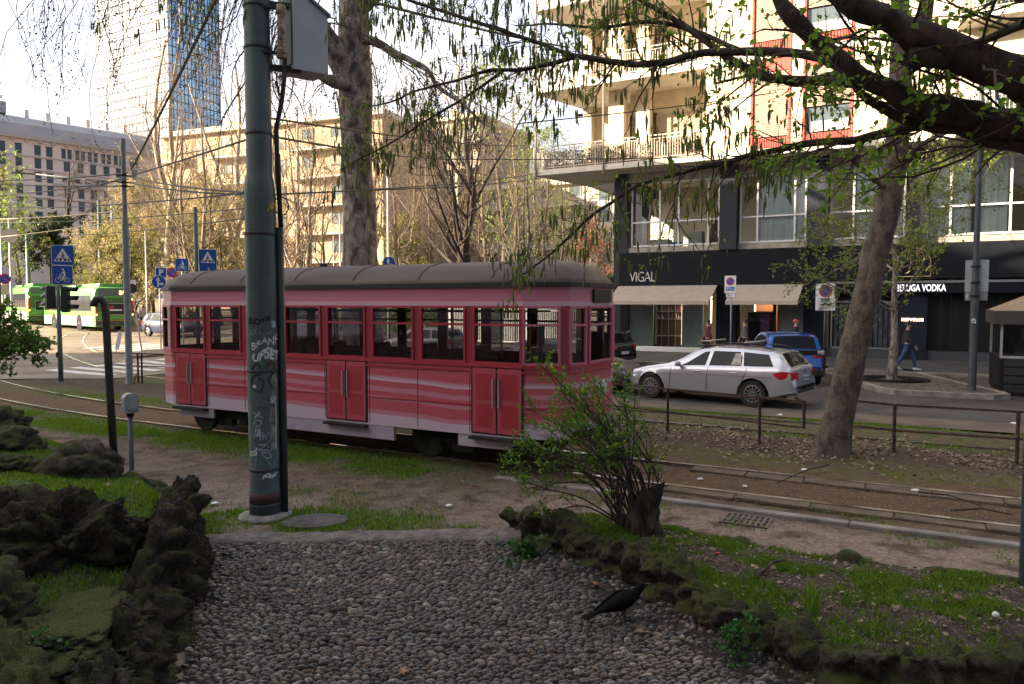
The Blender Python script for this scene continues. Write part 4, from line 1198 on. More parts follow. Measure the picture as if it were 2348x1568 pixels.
lim['C'] = join([(2620, 400, 5.6, 60), (2480, 365, 5.5, 50), (2347, 332, 5.4, 40), (2270, 322, 5.4, 34), (2190, 294, 5.45, 28), (2120, 285, 5.5, 26), (2060, 300, 5.6, 23), (1960, 322, 5.8, 19), (1870, 329, 6.0, 17), (1790, 343, 6.2, 15), (1735, 352, 6.3, 13), (1660, 374, 6.5, 12), (1580, 392, 6.7, 10), (1463, 424, 7.0, 9), (1350, 500, 7.2, 7.5), (1279, 565, 7.4, 6), (1224, 611, 7.5, 4.5), (1165, 648, 7.6, 3)], 60)
lim['B2'] = join([(1975, 172, 5.25, 34), (1940, 158, 5.3, 28), (1905, 143, 5.4, 24), (1860, 126, 5.6, 22), (1760, 118, 5.8, 20), (1601, 123, 6.1, 18), (1526, 143, 6.3, 16), (1463, 148, 6.5, 15), (1400, 141, 6.6, 14), (1322, 131, 6.8, 13), (1261, 146, 7.0, 11), (1173, 161, 7.2, 9), (1115, 163, 7.3, 8), (1040, 186, 7.5, 6), (964, 204, 7.7, 5), (889, 236, 7.9, 4), (820, 246, 8.1, 2.5)], 60)
lim['L'] = join([(2480, 318, 5.4, 34), (2347, 304, 5.3, 31), (2188, 295, 5.3, 28), (2087, 275, 5.3, 25), (2012, 243, 5.3, 21), (1962, 202, 5.3, 15), (1950, 165, 5.3, 7), (1952, 120, 5.3, 3)], 34)
lim['B3'] = join([(1153, 163, 7.2, 7), (1065, 224, 7.5, 6), (989, 269, 7.7, 5), (901, 325, 8.0, 4), (838, 357, 8.2, 3.2), (780, 390, 8.4, 2)], 24)
lim['E'] = join([(2000, 190, 5.3, 26), (1900, 188, 5.6, 22), (1760, 176, 5.9, 20), (1676, 136, 6.1, 17), (1601, 83, 6.3, 14), (1526, 33, 6.5, 11), (1440, -15, 6.7, 8), (1340, -60, 7, 5)], 34)
lim['F'] = join([(1322, 131, 6.8, 10), (1240, 100, 7.0, 9), (1174, 78, 7.1, 9), (1060, 40, 7.4, 8), (939, 0, 7.7, 7), (820, -40, 8.0, 5)], 28)
lim['G'] = join([(1560, -70, 6.5, 14), (1300, -50, 7.0, 12), (1100, -60, 7.4, 11), (900, -60, 7.8, 10), (700, -55, 8.2, 8), (520, -35, 8.6, 6), (380, -20, 9.0, 4), (250, -10, 9.4, 3)], 40)
lim['H'] = join([(1700, 118, 5.9, 12), (1600, 75, 6.3, 10), (1500, 50, 6.6, 9), (1380, 62, 6.9, 7), (1260, 55, 7.2, 5), (1180, 60, 7.5, 3)], 28)
lim['I'] = join([(2347, 55, 4.6, 22), (2260, 90, 4.8, 18), (2160, 120, 5.0, 13), (2080, 175, 5.1, 8), (2000, 230, 5.2, 5)], 24)
lim['J'] = join([(1990, 178, 5.4, 20), (1900, 172, 5.7, 15), (1820, 195, 6.0, 11), (1740, 172, 6.2, 8), (1640, 190, 6.4, 5)], 24)
lim['K'] = join([(2620, 120, 4.6, 40), (2450, 20, 4.7, 34), (2330, -30, 4.8, 26), (2200, -60, 4.9, 18)], 24)
V0, F0 = tubes(tr_[0][None], tr_[1][None], 18)
np_obj("trunk", [(roughen(loc(V0), .05, 2.2, 5), F0, DARK_BARK, None)], HT)
for key in lim:
    P, R = lim[key]
    V0, F0 = tubes(P[None], R[None], 12)
    np_obj("limb", [(roughen(loc(V0), .5 * float(R.mean()), 5, 2), F0, DARK_BARK, None)], HT)
# a sawn-off stub on limb A
P, R = px_limb([(2215, 140, 4.95, 56), (2150, 132, 4.9, 48), (2096, 131, 4.85, 42), (2088, 131, 4.84, 34), (2086, 131, 4.84, .5)], 18); V0, F0 = tubes(P[None], R[None], 12); np_obj("stub", [(loc(V0), F0, DARK_BARK, None)], HT)
parts = []
def stackl(keys, m):
    Ps, Rs = [], []
    for k_ in keys:
        P, R = lim[k_]; i_ = np.linspace(0, len(P) - 1, m).astype(int); Ps.append(P[i_]); Rs.append(R[i_])
    return np.array(Ps), np.array(Rs)
def sprays(keys, n1, L1, n2, L2, up1, up2, nl, lsize, ncat, catL, t0=.1, t1=1.0, a1=(.5, 1.2), plane=.7, seed=0, nl1=2):
    rg = np.random.default_rng(seed)
    P, R = stackl(keys, 26)
    Q1, R1 = spawn(P, R, n1, L1, a1, rg, t0, t1, m=7, up=up1, wig=.16, rr=.3, rmin=.0028, plane=plane, Lt=.35)
    R1 = np.minimum(R1, .009)
    Q2, R2 = spawn(Q1, R1, n2, L2, (.4, 1.1), rg, .15, 1, m=5, up=up2, wig=.2, rr=.6, rmin=.0016, plane=.8)
    parts.append((*tubes(Q1, R1, 5), TWIG, None)); parts.append((*tubes(Q2, R2, 3), TWIG, None))
    if nl:
        b, d = pick(Q2, nl, rg, .2); parts.append((*leaves(b, d, lsize, rg, shape=6, droop=.15, wid=.8)[:2], HORN, None))
        b, d = pick(Q1, nl1, rg, .3); parts.append((*leaves(b, d, lsize, rg, shape=6, droop=.15, wid=.8)[:2], HORN, None))
    if ncat:
        N = len(Q2); s_ = rg.random(N) < ncat
        base = Q2[s_][:, -1]
        base2, _ = pick(Q2[s_], 1, rg, .5)
        base3, _ = pick(Q2[s_], 1, rg, .2); bb = np.concatenate([base, base2, base3]); parts.append((*catkins(bb, catL, .0078, rg), CATK, None))
sprays(['B2'], 46, .80, 5, .26, -.02, -.05, 1, .04, .62, .12, .30, 1, seed=1, nl1=1)
sprays(['C'], 46, .62, 5, .24, -.02, -.06, 1, .04, .72, .12, .42, 1, seed=2, nl1=1)
sprays(['B3', 'F'], 28, .62, 5, .24, -.04, -.06, 1, .036, .75, .12, .05, 1, seed=3, nl1=0)
sprays(['E', 'H', 'J'], 24, .80, 5, .26, -.03, -.05, 2, .042, .50, .11, .2, 1, seed=4)
sprays(['G'], 64, .85, 5, .30, -.13, -.12, 1, .036, .60, .125, .02, 1, seed=5, a1=(.7, 1.6), nl1=0)
sprays(['A', 'B', 'I', 'K'], 13, 1.0, 5, .32, .0, -.03, 3, .044, .10, .09, .02, .95, seed=6)
sprays(['C'], 16, .9, 5, .32, .02, -.02, 5, .048, .10, .09, .05, .5, seed=7)
sprays(['I', 'K'], 11, .95, 5, .3, .02, -.03, 4, .045, .03, .09, .1, 1, seed=8)
# slender twigs that droop before the black fascia
parts2 = []
for spec in ([(1560, 400, 6.8, 4), (1545, 470, 6.8, 3.2), (1560, 520, 6.8, 2.6), (1600, 570, 6.8, 2), (1625, 610, 6.8, 1.4)], [(1545, 465, 6.8, 3), (1520, 520, 6.8, 2.4), (1505, 580, 6.8, 2), (1480, 620, 6.8, 1.4)],
             [(1700, 362, 6.4, 5), (1640, 440, 6.5, 3.4), (1640, 520, 6.6, 2.4), (1610, 600, 6.7, 1.6)]):
    P, R = px_limb(spec, 14); parts.append((*tubes(P[None], R[None], 5), TWIG, None))
    Q, RQ = spawn(P[None], R[None], 9, .22, (.5, 1.2), rng, .25, 1, m=5, up=-.02, wig=.2, rmin=.0016); parts.append((*tubes(Q, RQ, 3), TWIG, None))
    b, d = pick(Q, 3, rng); parts.append((*leaves(b, d, .032, rng, shape=6)[:2], HORN, None)); parts.append((*catkins(Q[:, -1], .11, .0056, rng), CATK, None))
parts = [(loc(V_), F_, m_, r_) for V_, F_, m_, r_ in parts]
np_obj("crown", parts, HT)

# ---------------------------------------------------------------- big plane tree behind the tram
PT = thing("plane_tree", "massive grey plane tree trunk rising behind the tram, with drooping seed balls", "tree", (0, 0, 0))
bp_ = at(832, 690, 25.5); off = np.array([bp_.x, bp_.y, 0]); PT.location = off
Yp = 25.5
tp_ = px_limb([(834, 900, Yp, 120), (834, 860, Yp, 104), (832, 780, Yp, 90), (829, 690, Yp, 84), (827, 610, Yp, 80), (825, 520, Yp, 75), (820, 400, Yp, 71), (817, 300, Yp, 68), (813, 210, Yp, 73), (812, 120, Yp, 70), (811, 0, Yp, 68), (812, -150, Yp, 58), (805, -330, Yp, 40)], 48)
V0, F0 = tubes(tp_[0][None], tp_[1][None], 28); np_obj("trunk", [(roughen(loc(V0), .09, 1.1, 1), F0, PLANE_BARK, None)], PT)
pl = {}
pl['a'] = px_limb([(812, 205, Yp, 62), (780, 140, Yp - .3, 56), (745, 85, Yp - .6, 50), (705, 20, Yp - 1, 46), (650, -70, Yp - 1.5, 40), (560, -150, Yp - 2.5, 34), (400, -210, Yp - 3.5, 28), (200, -210, Yp - 4.5, 20), (40, -160, Yp - 5, 12)], 40)
pl['b'] = px_limb([(820, 205, Yp, 30), (788, 190, Yp - .5, 34), (762, 186, Yp - .9, 28), (725, 173, Yp - 1.2, 12), (690, 172, Yp - 1.3, 9), (640, 176, Yp - 1.4, 7)], 16)
pl['c'] = px_limb([(820, 95, Yp, 24), (850, 92, Yp - .5, 22), (889, 113, Yp - .8, 17), (964, 151, Yp - 1.2, 13), (990, 174, Yp - 1.4, 11), (1002, 196, Yp - 1.5, 10), (1050, 232, Yp - 1.8, 7), (1120, 290, Yp - 2, 5)], 28)
pl['d'] = px_limb([(812, 40, Yp, 30), (900, -40, Yp - 1, 26), (1050, -110, Yp - 2, 20), (1250, -130, Yp - 3, 12)], 24)
pl['e'] = px_limb([(812, 20, Yp, 30), (760, -90, Yp + 1, 26), (600, -190, Yp + 2, 20), (330, -230, Yp + 3, 14), (120, -190, Yp + 4, 8)], 24)
for k_ in pl:
    V0, F0 = tubes(pl[k_][0][None], pl[k_][1][None], 14); np_obj("limb", [(roughen(loc(V0), .04, 2, 3), F0, PLANE_BARK, None)], PT)
rg = np.random.default_rng(21); parts = []
def strands(keys, n, L, seed, t0=.15, side=2, up=-.3, balls=3):
    rg = np.random.default_rng(seed)
    Ps, Rs = [], []
    for k_ in keys:
        P, R = pl[k_]; i_ = np.linspace(0, len(P) - 1, 24).astype(int); Ps.append(P[i_]); Rs.append(R[i_])
    Q1, R1 = spawn(np.array(Ps), np.array(Rs), n, L, (.6, 1.5), rg, t0, 1, m=12, up=up, wig=.22, rr=.12, rmin=.014, Lt=.2)
    R1 = np.minimum(R1, .025)
    Q2, R2 = spawn(Q1, R1, side, L * .22, (.4, 1.1), rg, .2, 1, m=5, up=-.15, wig=.3, rmin=.010)
    parts.append((*tubes(Q1, R1, 4), GREYTWIG, None)); parts.append((*tubes(Q2, R2, 3), GREYTWIG, None))
    b, d = pick(Q2, balls, rg, .3); b[:, 2] -= rg.random(len(b)) * .25
    # little hanging seed balls: an octahedron each
    o8 = np.array([(1, 0, 0), (-1, 0, 0), (0, 1, 0), (0, -1, 0), (0, 0, 1), (0, 0, -1)]) ; s_ = .018 + .016 * rg.random(len(b))
    Vb = (b[:, None] + o8[None] * s_[:, None, None]).reshape(-1, 3)
    f8 = np.array([(0, 2, 4), (2, 1, 4), (1, 3, 4), (3, 0, 4), (2, 0, 5), (1, 2, 5), (3, 1, 5), (0, 3, 5)])
    parts.append((Vb, (np.arange(len(b))[:, None, None] * 6 + f8[None]).reshape(-1, 3), SEED, None))
strands(['a', 'e'], 70, 6.8, 1, .3, 6, -.30, 3)
strands(['c', 'd'], 26, 3.4, 2, .15, 6, -.25, 4)
strands(['b'], 8, 1.6, 3, .3, 4, -.1, 2)
np_obj("crown", [(loc(V_), F_, m_, r_) for V_, F_, m_, r_ in parts], PT)

# ---------------------------------------------------------------- leaning tree on the strip between the tracks
LT_ = thing("leaning_tree", "leaning mottled plane tree on the leafy strip beside the iron railing", "tree", (0, 0, 0))
Yl = 12.55; b0 = gnd(1905, 1046); off = np.array([b0.x, b0.y, 0]); LT_.location = off
lt = px_limb([(1902, 1060, Yl, 112), (1906, 1040, Yl, 92), (1912, 1010, Yl, 78), (1922, 955, Yl, 66), (1943, 860, Yl, 61), (1970, 740, Yl, 58), (1998, 620, Yl, 57), (2022, 520, Yl, 57), (2042, 430, Yl, 53), (2056, 340, Yl, 51), (2062, 240, Yl, 46), (2062, 120, Yl, 38), (2062, 0, Yl, 36), (2064, -120, Yl, 30)], 60)
V0, F0 = tubes(lt[0][None], lt[1][None], 24)
V0 = roughen(loc(V0), .03, 2.0, 9); V0 = roughen(V0, .014, 9, 2)
np_obj("trunk", [(V0, F0, LEAN_BARK, None)], LT_)
l2 = px_limb([(2062, 215, Yl, 34), (2085, 140, Yl, 34), (2108, 80, Yl, 33), (2122, 20, Yl, 31), (2130, -90, Yl, 24)], 16)
l3 = px_limb([(2050, 400, Yl, 16), (2100, 340, Yl - .5, 12), (2180, 300, Yl - 1, 9), (2270, 285, Yl - 1.4, 5)], 16)
l4 = px_limb([(2040, 440, Yl, 13), (1985, 395, Yl - .4, 10), (1930, 350, Yl - .8, 7), (1880, 340, Yl - 1, 4)], 16)
parts = []
for P, R in (l2, l3, l4):
    V0, F0 = tubes(P[None], R[None], 12); np_obj("limb", [(loc(V0), F0, LEAN_BARK, None)], LT_)
rg = np.random.default_rng(5)
PP = np.array([l3[0], l4[0]]); RR_ = np.array([l3[1], l4[1]])
Q1, R1 = spawn(PP, RR_, 16, 1.1, (.5, 1.3), rg, .1, 1, m=7, up=.0, wig=.2, rr=.35, rmin=.005)
Q2, R2 = spawn(Q1, R1, 5, .4, (.4, 1.1), rg, .2, 1, m=5, up=0, wig=.25, rmin=.003)
b, d = pick(Q2, 3, rg); parts += [(*tubes(Q1, R1, 4), TWIG, None), (*tubes(Q2, R2, 3), TWIG, None), (*leaves(b, d, .055, rg, shape=6), YGRN, None)]
np_obj("crown", [(loc(p_[0]), *p_[1:]) for p_ in parts], LT_)

# ---------------------------------------------------------------- generic growing tree
def grow(name, label, cat, pos, H, r0, seed, bark, twigm, leafm, crown0=.3, n=(9, 7, 7), Ls=(.42, .2, .09), ang=(.35, .9), nleaf=3, lsize=.16, up=.06, droop=.0,
         lean=(0, 0), fork=0, group=None, t1=1.0, wig=.14, leafm2=None, kk=(10, 6, 3), scale=1.0, rot=None):
    rg = np.random.default_rng(seed)
    th = thing(name, label, cat, pos, rg.uniform(0, 6.28) if rot is None else rot, group)
    th.scale = (scale,) * 3
    rows = []
    for k_ in range(6):
        f = k_ / 5; rows.append((lean[0] * f * H + rg.normal() * .012 * H * (k_ > 0), lean[1] * f * H + rg.normal() * .012 * H * (k_ > 0), H * .92 * f, r0 * (1 - .85 * f) * (1.25 if k_ == 0 else 1)))
    P, R = limb(rows, 22); trunk = (P[None], R[None])
    tparts = [(*tubes(*trunk, kk[0]), bark, None)]
    L1, R1 = spawn(*trunk, n[0], H * Ls[0], ang, rg, crown0, t1, m=9, up=up, wig=wig, rr=.5, rmin=.012, Lt=.55, lvar=.3)
    if fork:
        LF, RF = spawn(*trunk, fork, H * .62, (.25, .5), rg, crown0 * .8, crown0 * 1.2, m=9, up=.10, wig=.08, rr=.75, rmin=.05, Lt=.0)
        L1 = np.concatenate([LF, L1]); R1 = np.concatenate([RF, R1])
    tparts.append((*tubes(L1, R1, kk[1]), bark, None))
    L2, R2 = spawn(L1, R1, n[1], H * Ls[1], (.35, 1.0), rg, .2, 1, m=6, up=up * .7 - droop, wig=.2, rr=.5, rmin=.008)
    L3, R3 = spawn(L2, R2, n[2], H * Ls[2], (.35, 1.1), rg, .15, 1, m=5, up=up * .5 - droop, wig=.28, rr=.5, rmin=.005)
    cp = [(*tubes(L2, R2, 4), twigm, None), (*tubes(L3, R3, kk[2]), twigm, None)]
    if nleaf:
        b, d = pick(L3, nleaf, rg, .15); V_, F_, r_ = leaves(b, d, lsize, rg)
        if leafm2:
            k_ = len(F_) // 2; cp.append((V_, F_[:k_], leafm, r_[:k_])); cp.append((V_, F_[k_:], leafm2, r_[k_:]))
        else: cp.append((V_, F_, leafm, r_))
    np_obj("trunk", tparts, th); np_obj("crown", cp, th)
    return th
# small street tree on the cobbled island
grow("street_tree", "slender street tree with yellow green buds in an iron grate", "tree", (12.1, 23.5, .14), 7.0, .135, 3, bark_plane("street_bark", (.12, .10, .085), (.25, .21, .18), (.40, .35, .31), 7), GREYTWIG, YGRN,
     crown0=.34, n=(20, 9, 8), Ls=(.66, .22, .09), ang=(.9, 1.45), nleaf=6, lsize=.085, up=.0, rot=1.0, wig=.16)
gr = thing("tree_grate", "round iron tree grate at the foot of the street tree", "tree grate", (12.1, 23.5, .148))
mb = MB()
for k_ in range(5):
    r_ = .45 + .16 * k_; mb.tube([(r_ * math.cos(a), r_ * math.sin(a), .012) for a in [2 * PI * j / 32 for j in range(33)]], .025, 5)
for j in range(12): mb.bar((.42 * math.cos(j * PI / 6), .42 * math.sin(j * PI / 6), .012), (1.1 * math.cos(j * PI / 6), 1.1 * math.sin(j * PI / 6), .012), .03, .02)
mb.build("grate", BLACKM, gr)

def bgpos(x, Y, dz=0):
    p = at(x, 690, Y); return (p.x, p.y, gz(p.x, p.y) + dz - .05)
GB_ = "trees of the square beyond the tram"
grow("plane_tree", "tall pale plane tree right of the grey steel mast, glass tower behind it", "tree", bgpos(392, 58), 24, .42, 41, PALE_BARK, BROWNTWIG, GOLDL, crown0=.34, n=(8, 6, 6), Ls=(.34, .2, .08), ang=(.3, .7), nleaf=2, lsize=.15, up=.12, fork=2, group=GB_, lean=(-.02, 0))
grow("plane_tree", "pale plane tree close left of the big green mast", "tree", bgpos(546, 60), 23, .38, 42, PALE_BARK, BROWNTWIG, GOLDL, crown0=.3, n=(8, 6, 6), Ls=(.36, .2, .08), ang=(.3, .7), nleaf=2, lsize=.15, up=.12, fork=2, group=GB_, lean=(-.03, 0))
grow("plane_tree", "pale forked plane tree just right of the big green mast", "tree", bgpos(690, 52), 17, .26, 43, PALE_BARK, BROWNTWIG, GOLDL, crown0=.18, n=(7, 6, 5), Ls=(.38, .2, .09), ang=(.3, .8), nleaf=1, lsize=.14, up=.1, fork=2, group=GB_)
gold = grow("golden_tree", "golden budding tree before the hotel, left of the grey mast", "tree", bgpos(262, 66), 12.5, .25, 44, GREYTWIG, BROWNTWIG, GOLDL, crown0=.1, n=(20, 9, 8), Ls=(.46, .2, .09), ang=(.5, 1.2), nleaf=8, lsize=.17, up=.03, group=GB_, leafm2=OLIVE)
def again(src, label, x, Y, sc, rz, dz=0):
    c = copy_tree(src); c.location = bgpos(x, Y, dz); c.scale = (sc,) * 3; c.rotation_euler = (0, 0, rz); c['label'] = label; return c
gold.scale = (.70,) * 3
again(gold, "golden bushy tree between the grey mast and the blue bicycle sign", 345, 72, 1.0, 2.0)
again(gold, "golden tree over the crossing and bicycle sign pair near the big mast", 465, 66, .95, 4.1)
again(gold, "golden bush row tree right behind the small parking sign", 405, 58, .72, .6)
again(gold, "golden bush between the bicycle sign and the crossing sign pair", 505, 57, .74, 3.3)
again(gold, "golden bush beside the mast with the street name plate", 225, 60, .58, 2.9)
again(gold, "golden bush just left of the grey steel mast", 300, 58, .66, 5.0)
again(gold, "golden brown tree partly hidden behind the big green mast", 590, 74, 1.0, 5.3)
again(gold, "low golden tree behind the green buses", 200, 78, .55, 1.2)
grow("bare_tree", "dark spreading bare tree in front of the hotel at the left", "tree", bgpos(165, 76), 16, .45, 45, TWIG, TWIG, GOLDL, crown0=.28, n=(9, 8, 7), Ls=(.5, .24, .11), ang=(.6, 1.25), nleaf=0, up=.05, group=GB_)
grow("green_tree", "fresh green tree at the left edge beside the hotel", "tree", bgpos(4, 66), 14.5, .3, 46, GREYTWIG, GREYTWIG, BRGREEN, crown0=.2, n=(12, 8, 7), Ls=(.36, .2, .09), nleaf=6, lsize=.22, up=.03, group=GB_, leafm2=OLIVE)
grow("evergreen_shrub", "dark conical evergreen behind the buses at the left", "shrub", bgpos(118, 70), 9.5, .2, 47, TWIG, TWIG, EVER, crown0=.05, n=(24, 8, 6), Ls=(.32, .14, .07), ang=(.9, 1.4), nleaf=9, lsize=.22, up=.0, group=GB_)
ol = grow("olive_tree", "olive green bushy tree low behind the no parking sign", "tree", bgpos(420, 64), 8.5, .2, 48, GREYTWIG, BROWNTWIG, OLIVE, crown0=.05, n=(18, 8, 7), Ls=(.5, .2, .09), ang=(.5, 1.2), nleaf=7, lsize=.2, up=.02, group=GB_)
again(ol, "olive green bush below the golden trees at the left", 285, 60, .85, 2.2)
again(ol, "olive green bush between the two masts", 500, 62, .9, 3.9)
again(ol, "grey green bush right of the plane trunk, behind the round arrow sign", 930, 56, .9, 1.5)
rs = grow("rust_shrub", "rust red twiggy shrub right of the big green mast", "shrub", bgpos(660, 58), 7, .14, 49, BROWNTWIG, BROWNTWIG, RUST, crown0=.03, n=(20, 8, 6), Ls=(.5, .2, .1), ang=(.4, 1.2), nleaf=3, lsize=.15, up=.04, group=GB_)
again(rs, "copper leaved shrub next to the shop building above the hedge", 1365, 52, 1.05, 2.5)
tw = grow("bare_tree", "brown twiggy bare tree between plane trunk and round arrow sign", "tree", bgpos(905, 50), 15, .17, 50, BROWNTWIG, BROWNTWIG, GOLDL, crown0=.14, n=(15, 9, 8), Ls=(.48, .24, .1), ang=(.4, 1.0), nleaf=0, lsize=.13, up=.07, group=GB_)
again(tw, "brown twiggy bare tree left of the plane trunk", 745, 60, .95, 2.7)
again(tw, "brown twiggy bare tree right of the round arrow sign", 985, 56, 1.05, 4.4)
again(tw, "twiggy bare tree between vase shaped tree and the shops", 1290, 60, .95, 1.1)
grow("bare_tree", "dark vase shaped bare tree standing above the tram roof", "tree", bgpos(1076, 43), 15.5, .36, 51, DARK_BARK, TWIG, GOLDL, crown0=.14, n=(22, 7, 6), Ls=(.66, .22, .09), ang=(.4, 1.25), nleaf=0, up=.09, group=GB_, t1=.9, wig=.08)
grow("plane_tree", "sunlit white plane trunk directly left of the dark vase shaped tree", "tree", bgpos(1056, 47), 20, .33, 52, PALE_BARK, BROWNTWIG, YGRN, crown0=.5, n=(6, 5, 5), Ls=(.3, .2, .09), ang=(.3, .8), nleaf=1, lsize=.12, up=.12, group=GB_)
gl = grow("leafing_tree", "slender leafing tree with twin stems right of the vase shaped tree", "tree", bgpos(1205, 46), 13, .19, 53, GREYTWIG, GREYTWIG, YGRN, crown0=.15, n=(9, 7, 6), Ls=(.4, .22, .1), ang=(.3, .8), nleaf=2, lsize=.11, up=.1, fork=2, group=GB_)
again(gl, "slender leafing tree close to the shop building corner", 1255, 52, 1.05, 2.0)
bg_ = grow("green_tree", "tall bright green spring tree behind the vase shaped tree", "tree", bgpos(1150, 74), 24, .4, 54, GREYTWIG, GREYTWIG, BRGREEN, crown0=.15, n=(14, 8, 7), Ls=(.3, .18, .08), ang=(.4, 1.0), nleaf=4, lsize=.26, up=.06, group=GB_, leafm2=YGRN)
again(bg_, "bright green tree low behind the leafing trees", 1230, 80, .8, 2.4)
again(bg_, "yellow green tree next to the shops under the balcony", 1330, 70, .66, 4.0)
again(bg_, "bright green tree at the far left behind the lamp posts", 40, 84, .55, 1.0)

for lb_, x_, Y_, s_, r_ in (("fine twigged bare tree just left of the big green mast, in golden light", 470, 50, 1.15, .4), ("fine twigged bare tree over the blue bicycle sign", 425, 56, 1.2, 3.3), ("fine twigged bare tree against the cream block, right of the big mast", 640, 48, 1.0, 5.0),
                           ("fine twigged bare tree between the big mast and the plane trunk", 715, 50, 1.1, 1.9), ("tall twiggy bare tree right behind the plane trunk", 865, 62, 1.35, 2.2), ("tall twiggy bare tree in front of the greyer block", 950, 66, 1.4, .9), ("twiggy bare tree behind the vase shaped tree", 1110, 58, 1.15, 3.0), ("twiggy bare tree rising beside the balcony corner", 1180, 62, 1.3, 5.6), ("twiggy bare tree right of the grey steel mast, before the hotel end", 352, 62, 1.0, 2.6)):
    again(tw, lb_, x_, Y_, s_, r_)
# unseen trees added behind the camera to darken the path and the rockery
pk = grow("shade_evergreen", "broad dark evergreen added unseen behind the viewpoint for shade", "tree", (-5.5, -5.0, 0), 11, .3, 61, DARK_BARK, TWIG, EVER, crown0=.12, n=(16, 8, 7), Ls=(.42, .2, .1), ang=(.7, 1.3), nleaf=7, lsize=.42, up=.02, group="added shade trees behind the viewpoint")
for lb_, x_, y_, s_ in (("second added shade evergreen behind the viewpoint", 4.5, -6.0, 1.0), ("third added shade evergreen further back", -.5, -9.5, 1.2), ("added shade evergreen left of the park path", -9.5, .5, .9)):
    c = copy_tree(pk); c.location = (x_, y_, 0); c.scale = (s_,) * 3; c.rotation_euler = (0, 0, x_); c['label'] = lb_
# ---------------------------------------------------------------- hedge and white fence left of the shops
HG = thing("clipped_hedge", "long clipped green hedge seen through and beside the tram", "hedge", ST(-15.2, 38.6), STREET)
rg = np.random.default_rng(8); N = 26000
hx = rg.uniform(-17, 1.2, N); face = rg.random(N)
hy = np.where(face < .55, rg.normal(0, .06, N), rg.uniform(0, 1.2, N)); hz = np.where(face < .55, rg.uniform(.1, 3.9, N), 3.9 + rg.normal(0, .07, N))
V_, F_, r_ = leaves(np.stack([hx, hy, hz], 1), np.zeros((N, 3)), .13, rg)
HEDL = LEAF("hedge_leaf", (.03, .065, .01), (.13, .22, .035), .35)
np_obj("foliage", [(V_, F_, HEDL, r_)], HG)
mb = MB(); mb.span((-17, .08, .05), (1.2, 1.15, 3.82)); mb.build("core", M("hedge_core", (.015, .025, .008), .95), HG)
FN = thing("picket_fence", "pale vertical bar fence standing before the clipped hedge", "fence", ST(-15.0, 37.6), STREET)
mb = MB()
for k_ in range(92): mb.span((-9.6 + k_ * .115, -.015, .25), (-9.6 + k_ * .115 + .035, .015, 2.3))
mb.build("fence_bars", FRAMEW, FN)
mb = MB(); mb.span((-9.7, -.03, .3), (1.0, .03, .36)); mb.span((-9.7, -.03, 2.1), (1.0, .03, 2.16)); mb.build("fence_rail", FRAMEW, FN)
mb = MB()
for k_ in range(5): mb.span((-9.75 + k_ * 2.6, -.06, .05), (-9.6 + k_ * 2.6, .06, 2.45))
mb.build("fence_post", FRAMEW, FN)
# ================================================================ MASTS, LAMPS, SIGNS, WIRES, RAILINGS
MASTG = M("mast_green", (.062, .098, .092), .5, var=.18, scale=3, bump=.1, bscale=30)
MASTD = M("mast_dark", (.028, .034, .034), .6, var=.3, scale=6)
STEEL = M("grey_steel", (.16, .18, .19), .5, metal=.3, var=.15, scale=5)
DSTEEL = M("dark_steel", (.035, .045, .055), .5, var=.2, scale=5)
GALV = M("galvanised", (.42, .43, .44), .45, metal=.5, var=.12, scale=8)
RUSTI = M("rusty_iron", (.085, .042, .03), .85, col2=(.035, .02, .016), scale=12, bump=.3, bscale=60)
SBLUE = M("sign_blue", (.01, .075, .36), .4)
SWHITE = M("sign_white", (.78, .78, .78), .45)
SRED = M("sign_red", (.55, .03, .04), .4)
SBLACK = M("sign_black", (.01, .01, .012), .5)
SGREY = M("sign_back", (.30, .34, .37), .5, var=.1, scale=5)
WHT = M("marker_white", (.62, .63, .62), .7)
BLK = M("marker_black", (.012, .012, .014), .7)
def face_cam(p, extra=0.0): return math.atan2(-p[0], p[1]) + extra
def sh(x, y, Y): p = at(x, y, Y); return p

# ---------------------------------------------------------------- the big green tram mast with graffiti
gp = gnd(609, 1180); gp.z = -.02
MA = thing("tram_mast", "thick green steel mast covered in graffiti with a grey cabinet near its top", "mast", gp, face_cam(gp))
def mr_(z): return .182 if z < 3.9 else .148
mb = MB(); mb.lathe([(.187, .02), (.187, .34), (.182, .35), (.181, 2.0), (.179, 3.90), (.170, 4.02), (.158, 4.10), (.150, 4.13), (.146, 9.0)], k=40); mb.build("shaft", MASTG, MA, angle=40)
mb = MB(); mb.lathe([(.33, .0), (.32, .03), (.26, .05), (.18, .06)], k=20); mb.build("footing", M("footing_concrete", (.25, .235, .22), .95, var=.3, scale=7, bump=.6, bscale=25), MA, smooth=True)
mb = MB(); mb.lathe([(.190, .06), (.191, .16), (.190, .17)], k=40); mb.build("base_ring", MASTD, MA, angle=40)
mb = MB(); mb.lathe([(.1885, .19), (.1885, .33)], k=40); mb.build("red_band", M("faded_red", (.09, .025, .028), .7, col2=(.04, .035, .035), scale=7), MA, smooth=True)
mb = MB()
for z in (.60, 3.44, 1.80, 4.62, 5.62, 6.10): r_ = mr_(z) + .004; mb.lathe([(r_, z - .016), (r_ + .006, z - .01), (r_ + .006, z + .01), (r_, z + .016)], k=40)
mb.each("strap", MASTD, MA, angle=40)
mb = MB(); mb.tube([(.222, -.03, .0), (.222, -.03, 1.2), (.218, -.03, 3.52)], .044, 14); mb.build("cable_conduit", MASTD, MA, smooth=True)
